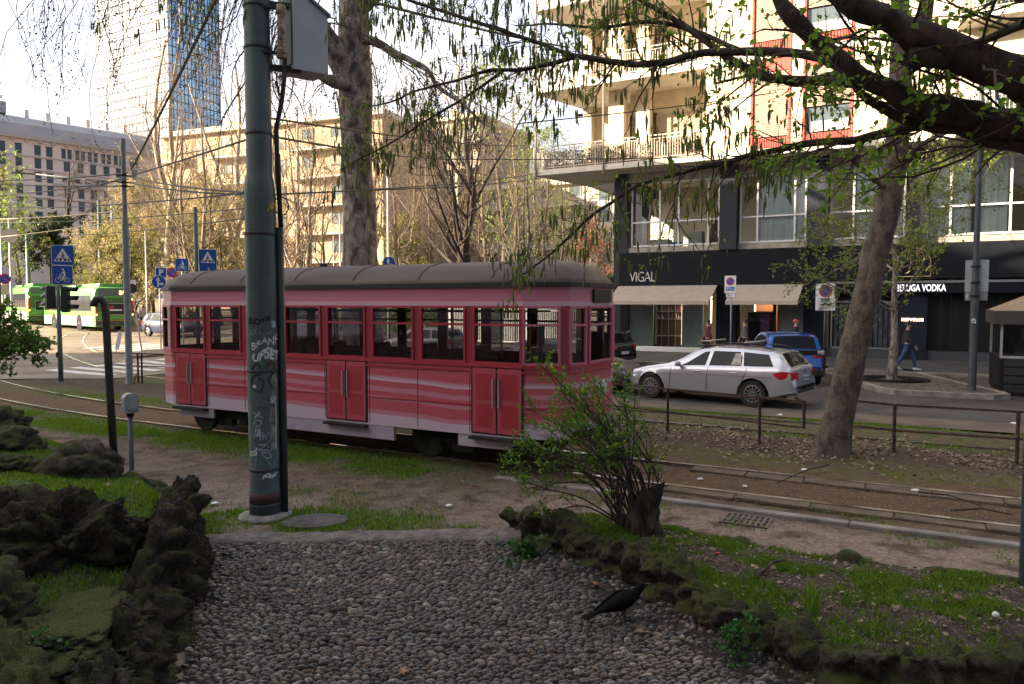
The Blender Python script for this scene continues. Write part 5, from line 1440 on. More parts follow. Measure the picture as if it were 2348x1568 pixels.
mb = MB(); mb.tube([(.235, -.03, 3.5), (.205, -.02, 4.2), (.20, -.02, 4.7), (.27, -.03, 5.05), (.30, -.03, 5.3), (.31, -.03, 5.6)], .028, 10); mb.tube([(.31, -.06, 5.55), (.29, -.05, 5.2), (.24, -.05, 5.08), (.21, -.05, 5.25)], .016, 8)
mb.tube([(.24 + .085 * math.sin(a), -.04, 3.78 - .11 * math.cos(a) + .0) for a in [PI * 2 * k / 20 for k in range(21)]], .007, 6); mb.tube([(.24, -.04, 3.89), (.235, -.04, 4.4)], .007, 6)
mb.build("cable", M("cable_black", (.02, .018, .018), .6), MA, smooth=True)
cab = MB(); prof = [(0, 0), (.46, .02), (.46, .74), (0, .98)]
cab.prism([(x, z) for x, z in prof], -.19, .19, axis='y'); o = cab.build("cabinet", M("cabinet_grey", (.40, .42, .46), .5, var=.06, scale=4), MA); o.location = (.33, .12, 5.42); o.rotation_euler = (0, 0, math.radians(24))
cab = MB(); cab.prism([(-.03, .985), (.49, .715), (.49, .75), (-.03, 1.02)], -.22, .22, axis='y'); o2 = cab.build("cabinet_lid", M("cabinet_lid", (.18, .19, .21), .5), o)
cab = MB(); cab.span((-.012, -.16, .06), (-.002, .16, .86)); cab.build("cabinet_side", M("cabinet_side", (.09, .10, .12), .6), o)
mb = MB(); mb.span((.10, .0, 5.40), (.50, .08, 5.46)); mb.span((.10, .0, 6.15), (.5, .08, 6.2)); mb.each("bracket", MASTD, MA)
mb = MB(); mb.lathe([(.05, 5.5), (.06, 5.52), (.06, 5.6), (.045, 5.62), (.042, 6.0), (.06, 6.02), (.06, 6.1), (.05, 6.12)], (.27, -.12, 0), 16); mb.build("insulator", M("insulator", (.42, .33, .24), .35, col2=(.08, .05, .04), scale=9, stretch=(1, 1, 3)), MA, angle=30)
mb = MB()
for z in (5.56, 6.08): mb.bar((.0, -.12, z), (.3, -.12, z), .05, .03)
mb.each("insulator_clamp", MASTD, MA)
def wrap(o_pts, z, a0, r_, rot=0.0):
    c, s_ = math.cos(rot), math.sin(rot); out = []
    for x, y in o_pts:
        X, Z = x * c - y * s_, x * s_ + y * c
        a = a0 + X / r_; out.append((r_ * math.sin(a), -r_ * math.cos(a), z + Z))
    return out
def graffiti(name, s, size, z, deg, m, rot=0.0, bold=.004, sx=1.0):
    vs, fs = text_geo(s, size, 0, bold=bold)
    vs = [(v[0] * sx + .25 * v[1] + size * .10 * mnoise.noise(Vector((v[0] * 9 / size * .1, v[1] * 9 / size * .1, deg))), v[1] * (1 + .25 * math.sin(v[0] / size * 2.1 + deg)) + size * .16 * math.sin(v[0] / size * 3.1 + z * 7) + size * .05 * mnoise.noise(Vector((v[0] * 30, v[1] * 30, z)))) for v in vs]
    # split long glyph triangles by simple bending on the cylinder
    b = bmesh.new(); bv = [b.verts.new((x, y, 0)) for x, y in vs]
    for f in fs:
        try: b.faces.new([bv[i] for i in f])
        except ValueError: pass
    bmesh.ops.subdivide_edges(b, edges=[e for e in b.edges if e.calc_length() > .02], cuts=1)
    b.verts.index_update()
    P = [(v.co.x, v.co.y) for v in b.verts]; F = [tuple(v.index for v in f.verts) for f in b.faces]; b.free()
    mb = MB(); mb.add(wrap(P, z, math.radians(deg), .1845, rot), F); return mb.build(name, m, MA)
def scribble(name, pts, z, deg, m, w_=.006, rot=0.0):
    A = smooth_path(pts, len(pts) * 6); mb = MB(); mb.tube(wrap([tuple(p) for p in A], z, math.radians(deg), .183, rot), w_, 5); return mb.build(name, m, MA)
GRY = M("marker_grey", (.20, .23, .24), .8); YLW = M("mast_number", (.55, .40, .04), .6)
graffiti("number", "10", .16, 3.74, 42, YLW, sx=.6, bold=.008)
graffiti("graffiti", "SLOTS", .085, 2.40, -16, BLK, .10, sx=1.2)
graffiti("graffiti", "KUSH", .10, 2.25, -8, GRY, 0, 0, sx=1.1)
graffiti("graffiti", "BRANK", .115, 2.15, 12, WHT, .25, .002)
graffiti("graffiti", "UPSET", .15, 1.99, 14, WHT, .06, .006, sx=.85)
graffiti("graffiti", "CEPA", .08, 1.42, 2, GRY, .15, 0)
graffiti("graffiti", "XOIFE NO", .13, 1.03, -14, M("marker_pale", (.28, .36, .38), .8), -1.35, .002)
graffiti("graffiti", "PONER", .058, .535, 22, WHT, .03, .006)
graffiti("graffiti", "DS", .10, .82, -44, WHT, .0, .003)
scribble("graffiti", [(-.10, .10), (-.02, .18), (.02, .06), (-.08, .02), (-.1, -.1), (.0, -.16), (.05, -.04), (-.02, 0)], 1.72, -14, BLK, .007)
scribble("graffiti", [(.0, .12), (.09, .2), (.12, .08), (.04, -.02), (.1, -.12)], 1.72, 6, BLK, .007)
scribble("graffiti", [(-.02, .16), (.03, .2), (.05, .12), (.0, .07), (.02, .03), (.06, .0), (-.01, -.04), (.0, -.12), (.05, -.2), (.09, -.22), (.1, -.16)], .86, 8, M("marker_pale", (.28, .36, .38), .8), .004)
scribble("graffiti", [(.0, .12), (.02, .02), (.04, .1), (.05, -.06), (.03, -.1)], .82, 38, MATS["marker_pale"], .004)
scribble("graffiti", [(-.03, .2), (-.06, -.05), (.0, -.2), (.02, -.02), (-.05, -.1)], 1.2, -34, GRY, .008)
scribble("drip", [(0, .4), (.01, .1), (-.005, -.25)], 1.1, 46, WHT, .007)
def patch(name, poly, z, deg, m, r_=.1832):
    b = bmesh.new(); f = b.faces.new([b.verts.new((x, y, 0)) for x, y in poly]); bmesh.ops.triangulate(b, faces=[f])
    bmesh.ops.subdivide_edges(b, edges=b.edges[:], cuts=3, use_grid_fill=True); b.verts.index_update()
    P = [(v.co.x, v.co.y) for v in b.verts]; F = [tuple(v.index for v in f_.verts) for f_ in b.faces]; b.free()
    mb = MB(); mb.add(wrap(P, z, math.radians(deg), r_), F); return mb.build(name, m, MA)
PAPER = M("torn_paper", (.34, .32, .27), .9, col2=(.10, .10, .085), scale=11, detail=8)
rnd = random.Random(12)
def torn(w_, h, n=22):
    return [(w_ * (1 + rnd.uniform(-.35, .25)) * math.cos(2 * PI * k / n), h * (1 + rnd.uniform(-.25, .25)) * math.sin(2 * PI * k / n)) for k in range(n)]
patch("torn_poster", torn(.045, .42), 1.22, 36, PAPER); patch("torn_poster", torn(.06, .16), 1.60, 42, PAPER); patch("torn_poster", torn(.03, .10), 1.86, 34, M("rust_stain", (.26, .13, .05), .9, col2=(.1, .06, .04), scale=14))
patch("torn_poster", torn(.03, .2), .75, -38, M("grime_pale", (.13, .16, .16), .9, var=.4, scale=15))
STK = M("sticker", (.52, .52, .56), .5, col2=(.25, .28, .42), scale=40, lo=.45, hi=.5); STB = M("sticker_blue", (.5, .56, .62), .5, col2=(.12, .25, .45), scale=60, lo=.48, hi=.52)
def rect(w_, h, t=0.0): return [(x * math.cos(t) - y * math.sin(t), x * math.sin(t) + y * math.cos(t)) for x, y in ((-w_, -h), (w_, -h), (w_, h), (-w_, h))]
patch("sticker", rect(.03, .04, .08), 2.36, 44, STB, .1838); patch("sticker", rect(.035, .038, .04), 1.06, -24, STK, .1838); patch("sticker", rect(.028, .036), 1.45, 34, STK, .1838); patch("sticker", rect(.024, .02), 1.62, -34, M("sticker_white", (.55, .56, .62), .5), .1838)

# ---------------------------------------------------------------- simple poles and posts
def pole(name, label, cat, base, segs, m, group=None, extra=None, k=14):
    th = thing(name, label, cat, base, face_cam(base), group)
    mb = MB(); mb.lathe(segs, k=k); mb.build("shaft", m, th, angle=40)
    return th
def top_of(x, y, Y): return at(x, y, Y).z
p = gnd(297, 880); Yq = p.y; zt = top_of(295, 318, Yq); zj = top_of(295, 505, Yq)
tp = pole("steel_mast", "tall slim dark grey steel mast near the crossing, wires fixed to it", "mast", p, [(.125, 0), (.105, .03), (.10, zj - .1), (.078, zj), (.072, zj + .1), (.068, zt)], STEEL)
mb = MB()
for y in (402, 418, 427): z = top_of(295, y, Yq); mb.lathe([(.085, z - .03), (.085, z + .03)], k=14); mb.bar((-.22, 0, z), (.3, 0, z), .03)
mb.build("wire_clamp", BLACKM, tp)
mb = MB(); mb.bar((.12, -.1, .0), (.20, -.14, .34), .05, .012); mb.build("bent_plate", RUSTI, tp)
# gooseneck vent pipe
p = gnd(262, 1062); p.z = .05; Yq = p.y
gv = thing("vent_pipe", "dark vent pipe with hooked top rising behind the mossy boulder", "vent pipe", p, face_cam(p))
zt = top_of(245, 690, Yq)
mb = MB(); r_ = .058; mb.tube([(.0, 0, 0), (-.03, 0, 1.0), (-.06, 0, zt - .22), (-.075, 0, zt - .08), (-.125, 0, zt - .01), (-.185, 0, zt - .02), (-.22, 0, zt - .09), (-.225, 0, zt - .14)], r_, 16); mb.build("pipe", M("pipe_paint", (.035, .028, .026), .55, var=.3, scale=8), gv, smooth=True)
mb = MB(); mb.box((.0, 0, .01), (.30, .26, .10), bev=.02); mb.build("footing", M("old_block", (.10, .095, .085), .9, var=.3, scale=9), gv)
# little box on a post
p = gnd(302, 1078); Yq = p.y
bx = thing("post_box", "small rounded grey metal box on a blue grey post", "meter post", p, face_cam(p, .35))
mb = MB(); mb.lathe([(.038, 0), (.036, .02), (.034, .9)], k=14); mb.build("shaft", M("post_blue", (.07, .10, .125), .5, var=.2, scale=7), bx, smooth=True)
prof = [(-.10, 0), (.10, 0), (.105, .2)] + [(.105 * math.cos(a), .22 + .085 * math.sin(a)) for a in [PI * k / 8 for k in range(9)]] + [(-.105, .2)]
mb = MB(); mb.prism([(x, .90 + z) for x, z in prof], -.07, .07, axis='y'); mb.build("housing", M("box_zinc", (.30, .32, .35), .5, metal=.2, var=.2, scale=9), bx)
mb = MB(); mb.lathe([(.05, .84), (.055, .90)], k=12); mb.build("neck", BLACKM, bx)
mb = MB(); mb.span((-.05, -.082, .99), (-.02, -.068, 1.14)); mb.span((-.085, -.075, .96), (.085, -.069, 1.19)); mb.build("door_slot", M("slot_pale", (.36, .38, .41), .5), bx)

# ---------------------------------------------------------------- signs
def rrect(w_, h, r_=.06, n=5):
    P = []
    for cx, cz, a0 in ((w_ - r_, h - r_, 0), (-w_ + r_, h - r_, 90), (-w_ + r_, -h + r_, 180), (w_ - r_, -h + r_, 270)):
        for k in range(n + 1):
            a = math.radians(a0 + 90 * k / n); P.append((cx + r_ * math.cos(a), cz + r_ * math.sin(a)))
    return P
def circ(r_, n=32): return [(r_ * math.cos(2 * PI * k / n), r_ * math.sin(2 * PI * k / n)) for k in range(n)]
class Sign:
    """flat sign layers at a height on a post: every layer 2.5 mm in front of the last"""
    def __init__(self, th, z, name="sign_plate", x=0.0, y=-.07, rz=0.0):
        self.r = bpy.data.objects.new(name, None); COL.objects.link(self.r); self.r.parent = th; self.r.location = (x, y, z); self.r.rotation_euler = (0, 0, rz); self.k = 0
    def layer(self, polys, m, name="sign_face"):
        mb = MB(); y = -.0035 * self.k
        for P in polys: mb.prism(P, y - .004, y, axis='y')
        o = mb.build(name, m, self.r); fix_normals(o); self.k += 1; return self
    def txt(self, s, size, m, x=0, z=0, bold=.0, sx=1.0):
        text("sign_lettering", s, size, m, self.r, (x, -.0035 * self.k - .002, z), extrude=.001, bold=bold, sx=sx); return self
def shift(P, dx, dz, s=1.0): return [(x * s + dx, z * s + dz) for x, z in P]
def stroke(pts, w_):
    out = []
    for a, b in zip(pts[:-1], pts[1:]):
        dx, dz = b[0] - a[0], b[1] - a[1]; L = math.hypot(dx, dz) or 1; nx_, nz_ = -dz / L * w_ / 2, dx / L * w_ / 2; ex, ez = dx / L * w_ * .3, dz / L * w_ * .3
        out.append([(a[0] + nx_ - ex, a[1] + nz_ - ez), (a[0] - nx_ - ex, a[1] - nz_ - ez), (b[0] - nx_ + ex, b[1] - nz_ + ez), (b[0] + nx_ + ex, b[1] + nz_ + ez)])
    return out
def ring(r_, w_, cx=0, cz=0, n=24):
    return [[(cx + q * math.cos(2 * PI * (k + d) / n), cz + q * math.sin(2 * PI * (k + d) / n)) for q, d in ((r_ - w_, 0), (r_, 0), (r_, 1), (r_ - w_, 1))] for k in range(n)]
def crossing_sign(th, z, s=.30, **kw):
    g = Sign(th, z, **kw); g.layer([rrect(s, s, .05)], SWHITE); g.layer([rrect(s * .95, s * .95, .045)], SBLUE)
    g.layer([[(-s * .78, -s * .62), (s * .78, -s * .62), (0, s * .72)]], SWHITE)
    fig = stroke([(0, .22), (0, -.02)], .075) + [shift(circ(.045, 14), 0, .33)] + stroke([(0, .20), (-.10, .06), (-.12, -.02)], .035) + stroke([(0, .2), (.09, .08), (.13, .0)], .035) + stroke([(-.01, 0), (-.07, -.15), (-.14, -.33)], .05) + stroke([(.01, 0), (.06, -.16), (.11, -.33)], .05)
    fig = [shift(P, 0, -s * .12, s * 1.25) for P in fig]
    st = [[(x, -s * .56), (x + s * .17, -s * .56), (x * .86 + s * .14, -s * .30), (x * .86, -s * .30)] for x in (-s * .62, -s * .33, s * .16, s * .45)]
    g.layer(fig + st, SBLACK)
def bike_sign(th, z, s=.27, **kw):
    g = Sign(th, z, **kw); g.layer([rrect(s, s * 1.04, .05)], SWHITE); g.layer([rrect(s * .95, s * .99, .045)], SBLUE)
    w1, w2 = (-.42, -.45), (.42, -.45)
    P = ring(.28, .05, *w1) + ring(.28, .05, *w2) + stroke([w1, (-.22, -.02), (.18, -.08), (0, -.46), w2, (.18, -.08)], .05) + stroke([(-.22, -.02), (0, -.46)], .05) + stroke([(-.22, -.02), (-.26, .10), (-.14, .12)], .05)
    P += [shift(circ(.10, 16), .06, .70)] + stroke([(.16, .48), (.22, .04)], .2) + stroke([(.12, .50), (-.08, .22), (-.2, .12)], .08) + stroke([(.2, .0), (-.0, -.12), (.02, -.45), (-.06, -.48)], .10) + stroke([(.22, 0), (.1, -.2), (.16, -.4)], .09)
    g.layer([shift(q, 0, -.02, s * .98) for q in P], SWHITE)
def noparking(th, z, r_, **kw):
    g = Sign(th, z, **kw); g.layer([circ(r_)], SRED); g.layer([circ(r_ * .78)], SBLUE)
    a = .70; g.layer(stroke([(-r_ * .62, r_ * .62), (r_ * .62, -r_ * .62)], r_ * .2), SRED); return g
def arrow_disc(th, z, r_, **kw):
    g = Sign(th, z, **kw); g.layer([circ(r_)], SWHITE); g.layer([circ(r_ * .94)], SBLUE)
    P = stroke([(-.12, -.7), (-.12, .25)], .2) + [[(-.42, .2), (.18, .2), (-.12, .78)]] + stroke([(-.12, -.28), (.3, -.28)], .2) + [[(.25, -.02), (.25, -.54), (.72, -.28)]]
    g.layer([shift(q, 0, 0, r_) for q in P], SWHITE)
def post_with(name, label, x, ybase, Y, ztop, m=GALV, r_=.03, group=None, cat="road sign"):
    b = at(x, ybase, Y); b.z = gz(b.x, b.y)
    th = thing(name, label, cat, b, face_cam(b), group)
    mb = MB(); mb.lathe([(r_, 0), (r_, ztop - b.z)], k=12); mb.build("post", m, th, smooth=True)
    return th, b.z
# pedestrian + bicycle pair with the traffic light behind
p = gnd(140, 876); Yq = p.y
th = thing("sign_post", "blue crossing sign above blue bicycle sign on traffic light post at left", "road sign", p, face_cam(p))
zl = top_of(140, 720, Yq); ztp = top_of(150, 563, Yq)
mb = MB(); mb.lathe([(.075, 0), (.07, zl - .05), (.055, zl), (.055, ztp - .1)], k=14); mb.build("post", M("post_grey_green", (.14, .17, .17), .55, var=.2, scale=4), th, smooth=True)
z1 = (top_of(150, 563, Yq) + top_of(150, 607, Yq)) / 2; z2 = (top_of(150, 609, Yq) + top_of(150, 652, Yq)) / 2
crossing_sign(th, z1, .325, x=.16, rz=.12); bike_sign(th, z2, .30, x=.13, rz=.12)
TLB = M("signal_black", (.014, .018, .02), .5)
def signal(parent, x, z0, z1, rz):
    e = bpy.data.objects.new("signal_head", None); COL.objects.link(e); e.parent = parent; e.location = (x, 0, z0); e.rotation_euler = (0, 0, rz); h = z1 - z0
    mb = MB(); mb.box((0, 0, h / 2), (.30, .20, h), bev=.04); mb.build("housing", TLB, e)
    for k, c in enumerate(((.05, .09, .05), (.10, .08, .04), (.10, .03, .025))):
        z = h * (k + .5) / 3
        mb = MB(); mb.disc((0, -.105, z), .10, 'y', 18, .012); mb.build("lens", M(f"lens_{k}", c, .25), e)
        mb = MB(); n = 14; vs = []
        for j in range(n + 1):
            a = math.radians(-10 + 200 * j / n); vs += [(.115 * math.cos(a), -.10, z + .115 * math.sin(a)), (.115 * math.cos(a), -.32 + .09 * math.sin(a) * -1, z + .115 * math.sin(a) - .01)]
        mb.add(vs, [(2 * j, 2 * j + 1, 2 * j + 3, 2 * j + 2) for j in range(n)]); o = mb.build("visor", TLB, e, smooth=True); o.modifiers.new("t", 'SOLIDIFY').thickness = .008
signal(th, .20, top_of(160, 716, Yq), top_of(160, 656, Yq), math.radians(62)); signal(th, -.22, top_of(118, 708, Yq), top_of(118, 655, Yq), math.radians(-150))
mb = MB(); mb.box((-.09, 0, .9), (.06, .1, .16)); mb.bar((-.2, 0, zl + .2), (.2, 0, zl + .2), .05); mb.build("bracket", BLACKM, th)
# second pair on a green mast
Yq = 28.5
th, zb = post_with("sign_post", "blue crossing sign above a faded bicycle sign on a green mast before the tram", 456, 850, Yq, top_of(456, 475, Yq), MASTG, .075)
crossing_sign(th, (top_of(478, 574, Yq) + top_of(478, 608, Yq)) / 2, .325, x=.40, rz=.05); bike_sign(th, (top_of(478, 611, Yq) + top_of(478, 645, Yq)) / 2, .32, x=.40, rz=.05)
Yq = 37
th, zb = post_with("sign_post", "single blue bicycle sign on a thin post", 421, 790, Yq, top_of(421, 606, Yq)); bike_sign(th, (top_of(421, 606, Yq) + top_of(421, 633, Yq)) / 2, .31)
Yq = 36
th, zb = post_with("sign_post", "small parking sign over a round blue straight or right arrow sign", 369, 790, Yq, top_of(369, 628, Yq))
g = Sign(th, (top_of(372, 626, Yq) + top_of(372, 646, Yq)) / 2, x=.08); s = .23; g.layer([rrect(s * 1.1, s * 1.1, .03)], SWHITE); g.layer([rrect(s * .95, s * .95, .03)], SBLUE); g.txt("P", .38, SWHITE, bold=.015)
arrow_disc(th, (top_of(368, 643, Yq) + top_of(368, 672, Yq)) / 2, .32, x=-.02, y=-.1)
Yq = 38
th, zb = post_with("sign_post", "round no parking sign with small plates, right of the parking sign", 398, 790, Yq, top_of(397, 626, Yq)); noparking(th, top_of(397, 638, Yq), .26)
g = Sign(th, top_of(404, 722, Yq), x=.12); g.layer([rrect(.22, .14, .02)], SWHITE); g = Sign(th, top_of(404, 736, Yq), x=.12); g.layer([rrect(.16, .16, .02)], SWHITE)
Yq = 42
th, zb = post_with("sign_post", "round no parking sign at the left edge above the shrub", 15, 760, Yq, top_of(15, 643, Yq)); noparking(th, top_of(15, 655, Yq), .30)
g = Sign(th, top_of(17, 680, Yq), x=.02); g.layer([rrect(.2, .28, .03)], M("plate_warm", (.6, .52, .4), .6))
Yq = 38
th, zb = post_with("sign_post", "round blue arrow sign in front of a lamp post above the tram roof", 893, 760, Yq, top_of(893, 592, Yq)); arrow_disc(th, top_of(893, 607, Yq), .33)
# tilted post with a round sign seen from the side
b = at(326, 785, 34); b.z = gz(b.x, b.y)
th = thing("sign_post", "tilted pale post with a dark disc sign left of the small parking sign", "road sign", b, face_cam(b))
zt = top_of(311, 680, 34)
mb = MB(); mb.tube([(0, 0, 0), (-.32, 0, zt - b.z)], .035, 10); mb.build("post", M("post_pink", (.55, .42, .40), .6), th)
g = Sign(th, top_of(309, 659, 34) - b.z, x=-.36, rz=.6); g.layer([rrect(.20, .34, .03)], SWHITE); g.layer([shift(circ(.22, 24), .02, -.05)], SBLACK)
b = at(263, 790, 33); b.z = gz(b.x, b.y)
th = thing("leaning_marker", "white leaning marker board on a thin stick behind the vent pipe", "marker", b, face_cam(b))
mb = MB(); mb.tube([(0, 0, 0), (.20, 0, 1.05)], .02, 8); mb.build("stick", GALV, th)
mb = MB(); mb.box((.16, -.03, .75), (.16, .02, .85), R=Matrix.Rotation(.2, 3, 'Y')); mb.build("board", SWHITE, th)
# parking restriction with wheelchair, in front of the shops
Yq = 29.4
b = ST(0, 0); b = at(1676, 690, Yq); b.z = .15
th = thing("sign_post", "white sign with no parking disc, P and wheelchair before the two awnings", "road sign", b, face_cam(b, -.25))
zt = top_of(1676, 632, Yq) - .15
mb = MB(); mb.lathe([(.032, 0), (.03, zt)], k=12); mb.build("post", M("post_bluegrey", (.26, .32, .38), .5), th, smooth=True)
zc = (top_of(1676, 632, Yq) + top_of(1676, 672, Yq)) / 2 - .15
g = Sign(th, zc, x=-.03); g.layer([rrect(.225, .345, .02)], SWHITE); g.layer([shift(circ(.16), 0, .12)], SRED); g.layer([shift(circ(.122), 0, .12)], M("sign_violet", (.05, .08, .42), .4)); g.layer([shift(q, 0, .12) for q in stroke([(-.10, .10), (.10, -.10)], .035)], SRED)
g.layer([shift(rrect(.075, .075, .012), -.09, -.17), shift(rrect(.075, .075, .012), .095, -.17)], M("sign_cyan", (.01, .13, .5), .4)); g.txt("P", .13, SWHITE, -.09, -.17, .006)
g.layer([shift(q, .095, -.17, .075) for q in [shift(circ(.16, 12), -.1, .62)] + stroke([(-.1, .4), (-.1, -.1), (.35, -.1), (.55, -.6)], .18) + ring(.5, .13, -.05, -.3)], SWHITE)
g = Sign(th, zc - .435, x=-.01); g.layer([rrect(.19, .08, .015)], SBLACK); g.layer([rrect(.18, .07, .015)], SWHITE); g.layer(stroke([(-.11, 0), (.05, 0)], .016) + stroke([(-.06, .04), (-.11, 0), (-.06, -.04)], .016), SBLACK)
# 0-24 tow away sign
b = Vector((11.15, 26.35, .12)); Yq = 26.35
th = thing("sign_post", "no parking sign marked 0-24 with tow symbol beside leaning tree", "road sign", b, face_cam(b, -.1))
zt = top_of(1897, 652, Yq) - .15
mb = MB(); mb.lathe([(.05, 0), (.048, zt - .05)], k=12); mb.build("post", DSTEEL, th, smooth=True)
zc = (top_of(1897, 650, Yq) + top_of(1897, 711, Yq)) / 2 - .12
g = Sign(th, zc); H_ = .49; W_ = .335; g.layer([rrect(W_, H_, .04)], SGREY); g.layer([rrect(W_ * .95, H_ * .965, .035)], SWHITE)
g.layer([shift(circ(.225), 0, .21)], SRED); g.layer([shift(circ(.168), 0, .21)], SBLUE); g.layer([shift(q, 0, .21) for q in stroke([(-.14, .14), (.14, -.14)], .045)], SRED)
for z in (-.105, -.25): g.layer([shift(q, 0, 0) for q in stroke([(-.21, z - .055), (.21, z - .055), (.21, z + .055), (-.21, z + .055), (-.21, z - .055)], .008)], SBLACK)
g.txt("0-24", .13, SBLACK, 0, -.105, .006, 1.2); g.layer(stroke([(-.15, -.27), (-.06, -.27), (-.03, -.23)], .04) + stroke([(.0, -.24), (.15, -.275)], .055) + stroke([(-.04, -.23), (.02, -.24)], .02), SBLACK)
g.layer(stroke([(-.2, -.37), (.05, -.37)], .014) + stroke([(-.2, -.41), (.12, -.41)], .014), SBLACK)
# lamp post at the right with two signs seen from behind
b = Vector((at(2234, 690, 20.6).x, 20.6, .14)); Yq = 20.6
th = thing("lamp_post", "dark blue lamp post with the grey back of a sign, at the right", "lamp post", b, face_cam(b))
zt = top_of(2240, 195, Yq) - .14
mb = MB(); mb.lathe([(.115, 0), (.105, .05), (.10, 2.8), (.085, 2.95), (.07, 6), (.055, zt)], k=16); mb.build("shaft", DSTEEL, th, angle=40)
mb = MB(); mb.tube([(0, 0, zt - .05), (-.02, 0, zt + .25), (-.12, 0, zt + .4), (-.25, 0, zt + .42)], .035, 10); mb.build("arm", DSTEEL, th, smooth=True)
mb = MB(); mb.loft([[(x, y * w_, zt + .36 + h) for y, h in ((-.16, .0), (.16, 0), (.12, .1), (-.12, .1))] for x, w_ in ((-.15, .5), (-.3, 1), (-.75, 1), (-.92, .5))]); mb.build("lamp_head", DSTEEL, th)
z0, z1 = top_of(2240, 689, Yq) - .14, top_of(2240, 594, Yq) - .14
mb = MB(); mb.prism(shift(rrect(.28, (z1 - z0) * .385, .03), .03, z0 + (z1 - z0) * .60), .10, .115, axis='y'); mb.build("sign_plate", SGREY, th)
mb = MB(); mb.prism(shift(rrect(.27, (z1 - z0) * .10, .01), .03, z0 + (z1 - z0) * .105), .10, .115, axis='y'); mb.build("small_plate", M("plate_back", (.20, .20, .21), .5), th)
mb = MB()
for z in (z0 + .12, z0 + .5, z1 - .2): mb.lathe([(.115, z - .025), (.115, z + .025)], k=14)
mb.build("sign_bracket", BLACKM, th)
text("post_number", "47", .16, WHT, th, (-.02, -.1, 2.0 - .05), bold=.004, rz=-PI / 2, sx=.9)
mb = MB(); mb.span((-.22, .09, z0 + .05), (-.16, .098, z0 + .2)); mb.build("sticker", M("sticker_tan", (.5, .42, .36), .6), th)
# post cut by the right edge of the picture
b = gnd(2350, 1364); th = pole("steel_post", "plain dark steel post cut by the right picture edge", "post", b, [(.06, 0), (.056, .02), (.055, 1.3), (.055, top_of(2347, 765, b.y))], DSTEEL)
mb = MB(); mb.lathe([(.057, 1.35), (.057, top_of(2347, 765, b.y) - .02)], k=14); mb.build("worn_coat", M("worn_white", (.5, .52, .55), .5, col2=(.1, .11, .13), scale=5), th, smooth=True)

# ---------------------------------------------------------------- street lamps and masts in the distance
def lamp(label, x, ytop, Y, r_, m, arm=None, name="lamp_post", head=True, disc=None, group="thin lamp posts and masts round the square"):
    b = at(x, 690, Y); b.z = gz(b.x, b.y); zt = top_of(x, ytop, Y) - b.z
    th = thing(name, label, "lamp post" if arm else "mast", b, face_cam(b), group)
    mb = MB(); mb.lathe([(r_ * 1.3, 0), (r_, zt * .3), (r_ * .75, zt)], k=10); mb.build("shaft", m, th, smooth=True)
    if arm:
        dx, dz = arm; mb = MB(); mb.tube([(0, 0, zt - .1), (dx * .08, 0, zt + dz * .6), (dx * .35, 0, zt + dz), (dx, 0, zt + dz * 1.1)], r_ * .55, 8); mb.build("arm", m, th, smooth=True)
        mb = MB(); mb.box((dx * 1.08, 0, zt + dz * 1.1), (abs(dx) * .3, .25, .12), bev=.04); mb.build("lamp_head", DSTEEL, th)
    if disc:
        mb = MB(); mb.disc((0, -.08, disc - b.z), .42, 'y', 24, .03); mb.build("round_plate", M("plate_pale", (.6, .56, .5), .6), th)
    return th
lamp("tall thin lamp post at the far left edge", 7, 505, 46, .07, GALV)
lamp("thin lamp post carrying a pale round plate, far left", 27, 500, 44, .07, GALV, disc=top_of(27, 540, 44))
lamp("greenish mast between the far left lamp posts and the bicycle sign", 67, 536, 68, .19, M("mast_pale_green", (.25, .31, .27), .6))
t_ = lamp("green mast with a dark street name plate before the golden tree", 233, 460, 63, .18, MASTG)
mb = MB(); zz = top_of(243, 578, 63) - t_.location.z; mb.box((.8, -.15, zz), (1.6, .03, .75), bev=.01); mb.build("name_plate", M("plate_slate", (.10, .12, .15), .6), t_)
lamp("grey lamp post with long curved arm reaching left over the golden tree", 262, 460, 66, .12, GALV, arm=(-6.0, 1.7))
lamp("thin lamp post left of the pale plane tree", 337, 528, 48, .05, GALV, arm=(-.8, .3))
lamp("slim lamp post left of the big plane trunk", 781, 492, 40, .055, GALV)
lamp("very thin grey post next to the rust red shrub", 766, 540, 44, .035, GALV)
lamp("lamp post with short hooked arm right of the big plane trunk", 891, 395, 40, .075, GALV, arm=(-.7, .55))
lamp("slender white lamp post above the hedge next to the shops", 1352, 595, 46, .045, M("lamp_white", (.6, .58, .55), .5), arm=(-.35, .12))
b = at(742, 690, 36); th = thing("vent_bollard", "grey round ventilation stack with dark cap beyond the tram roof", "vent", (b.x, b.y, 0), 0)
mb = MB(); mb.lathe([(.24, 0), (.24, 3.6)], k=16); mb.build("stack", M("stack_grey", (.35, .35, .36), .7), th, smooth=True)
mb = MB(); mb.lathe([(.24, 3.6), (.30, 3.62), (.30, 4.05), (.2, 4.2), (.2, 4.45), (.05, 4.5)], k=16); mb.build("cap", BLACKM, th, angle=40)

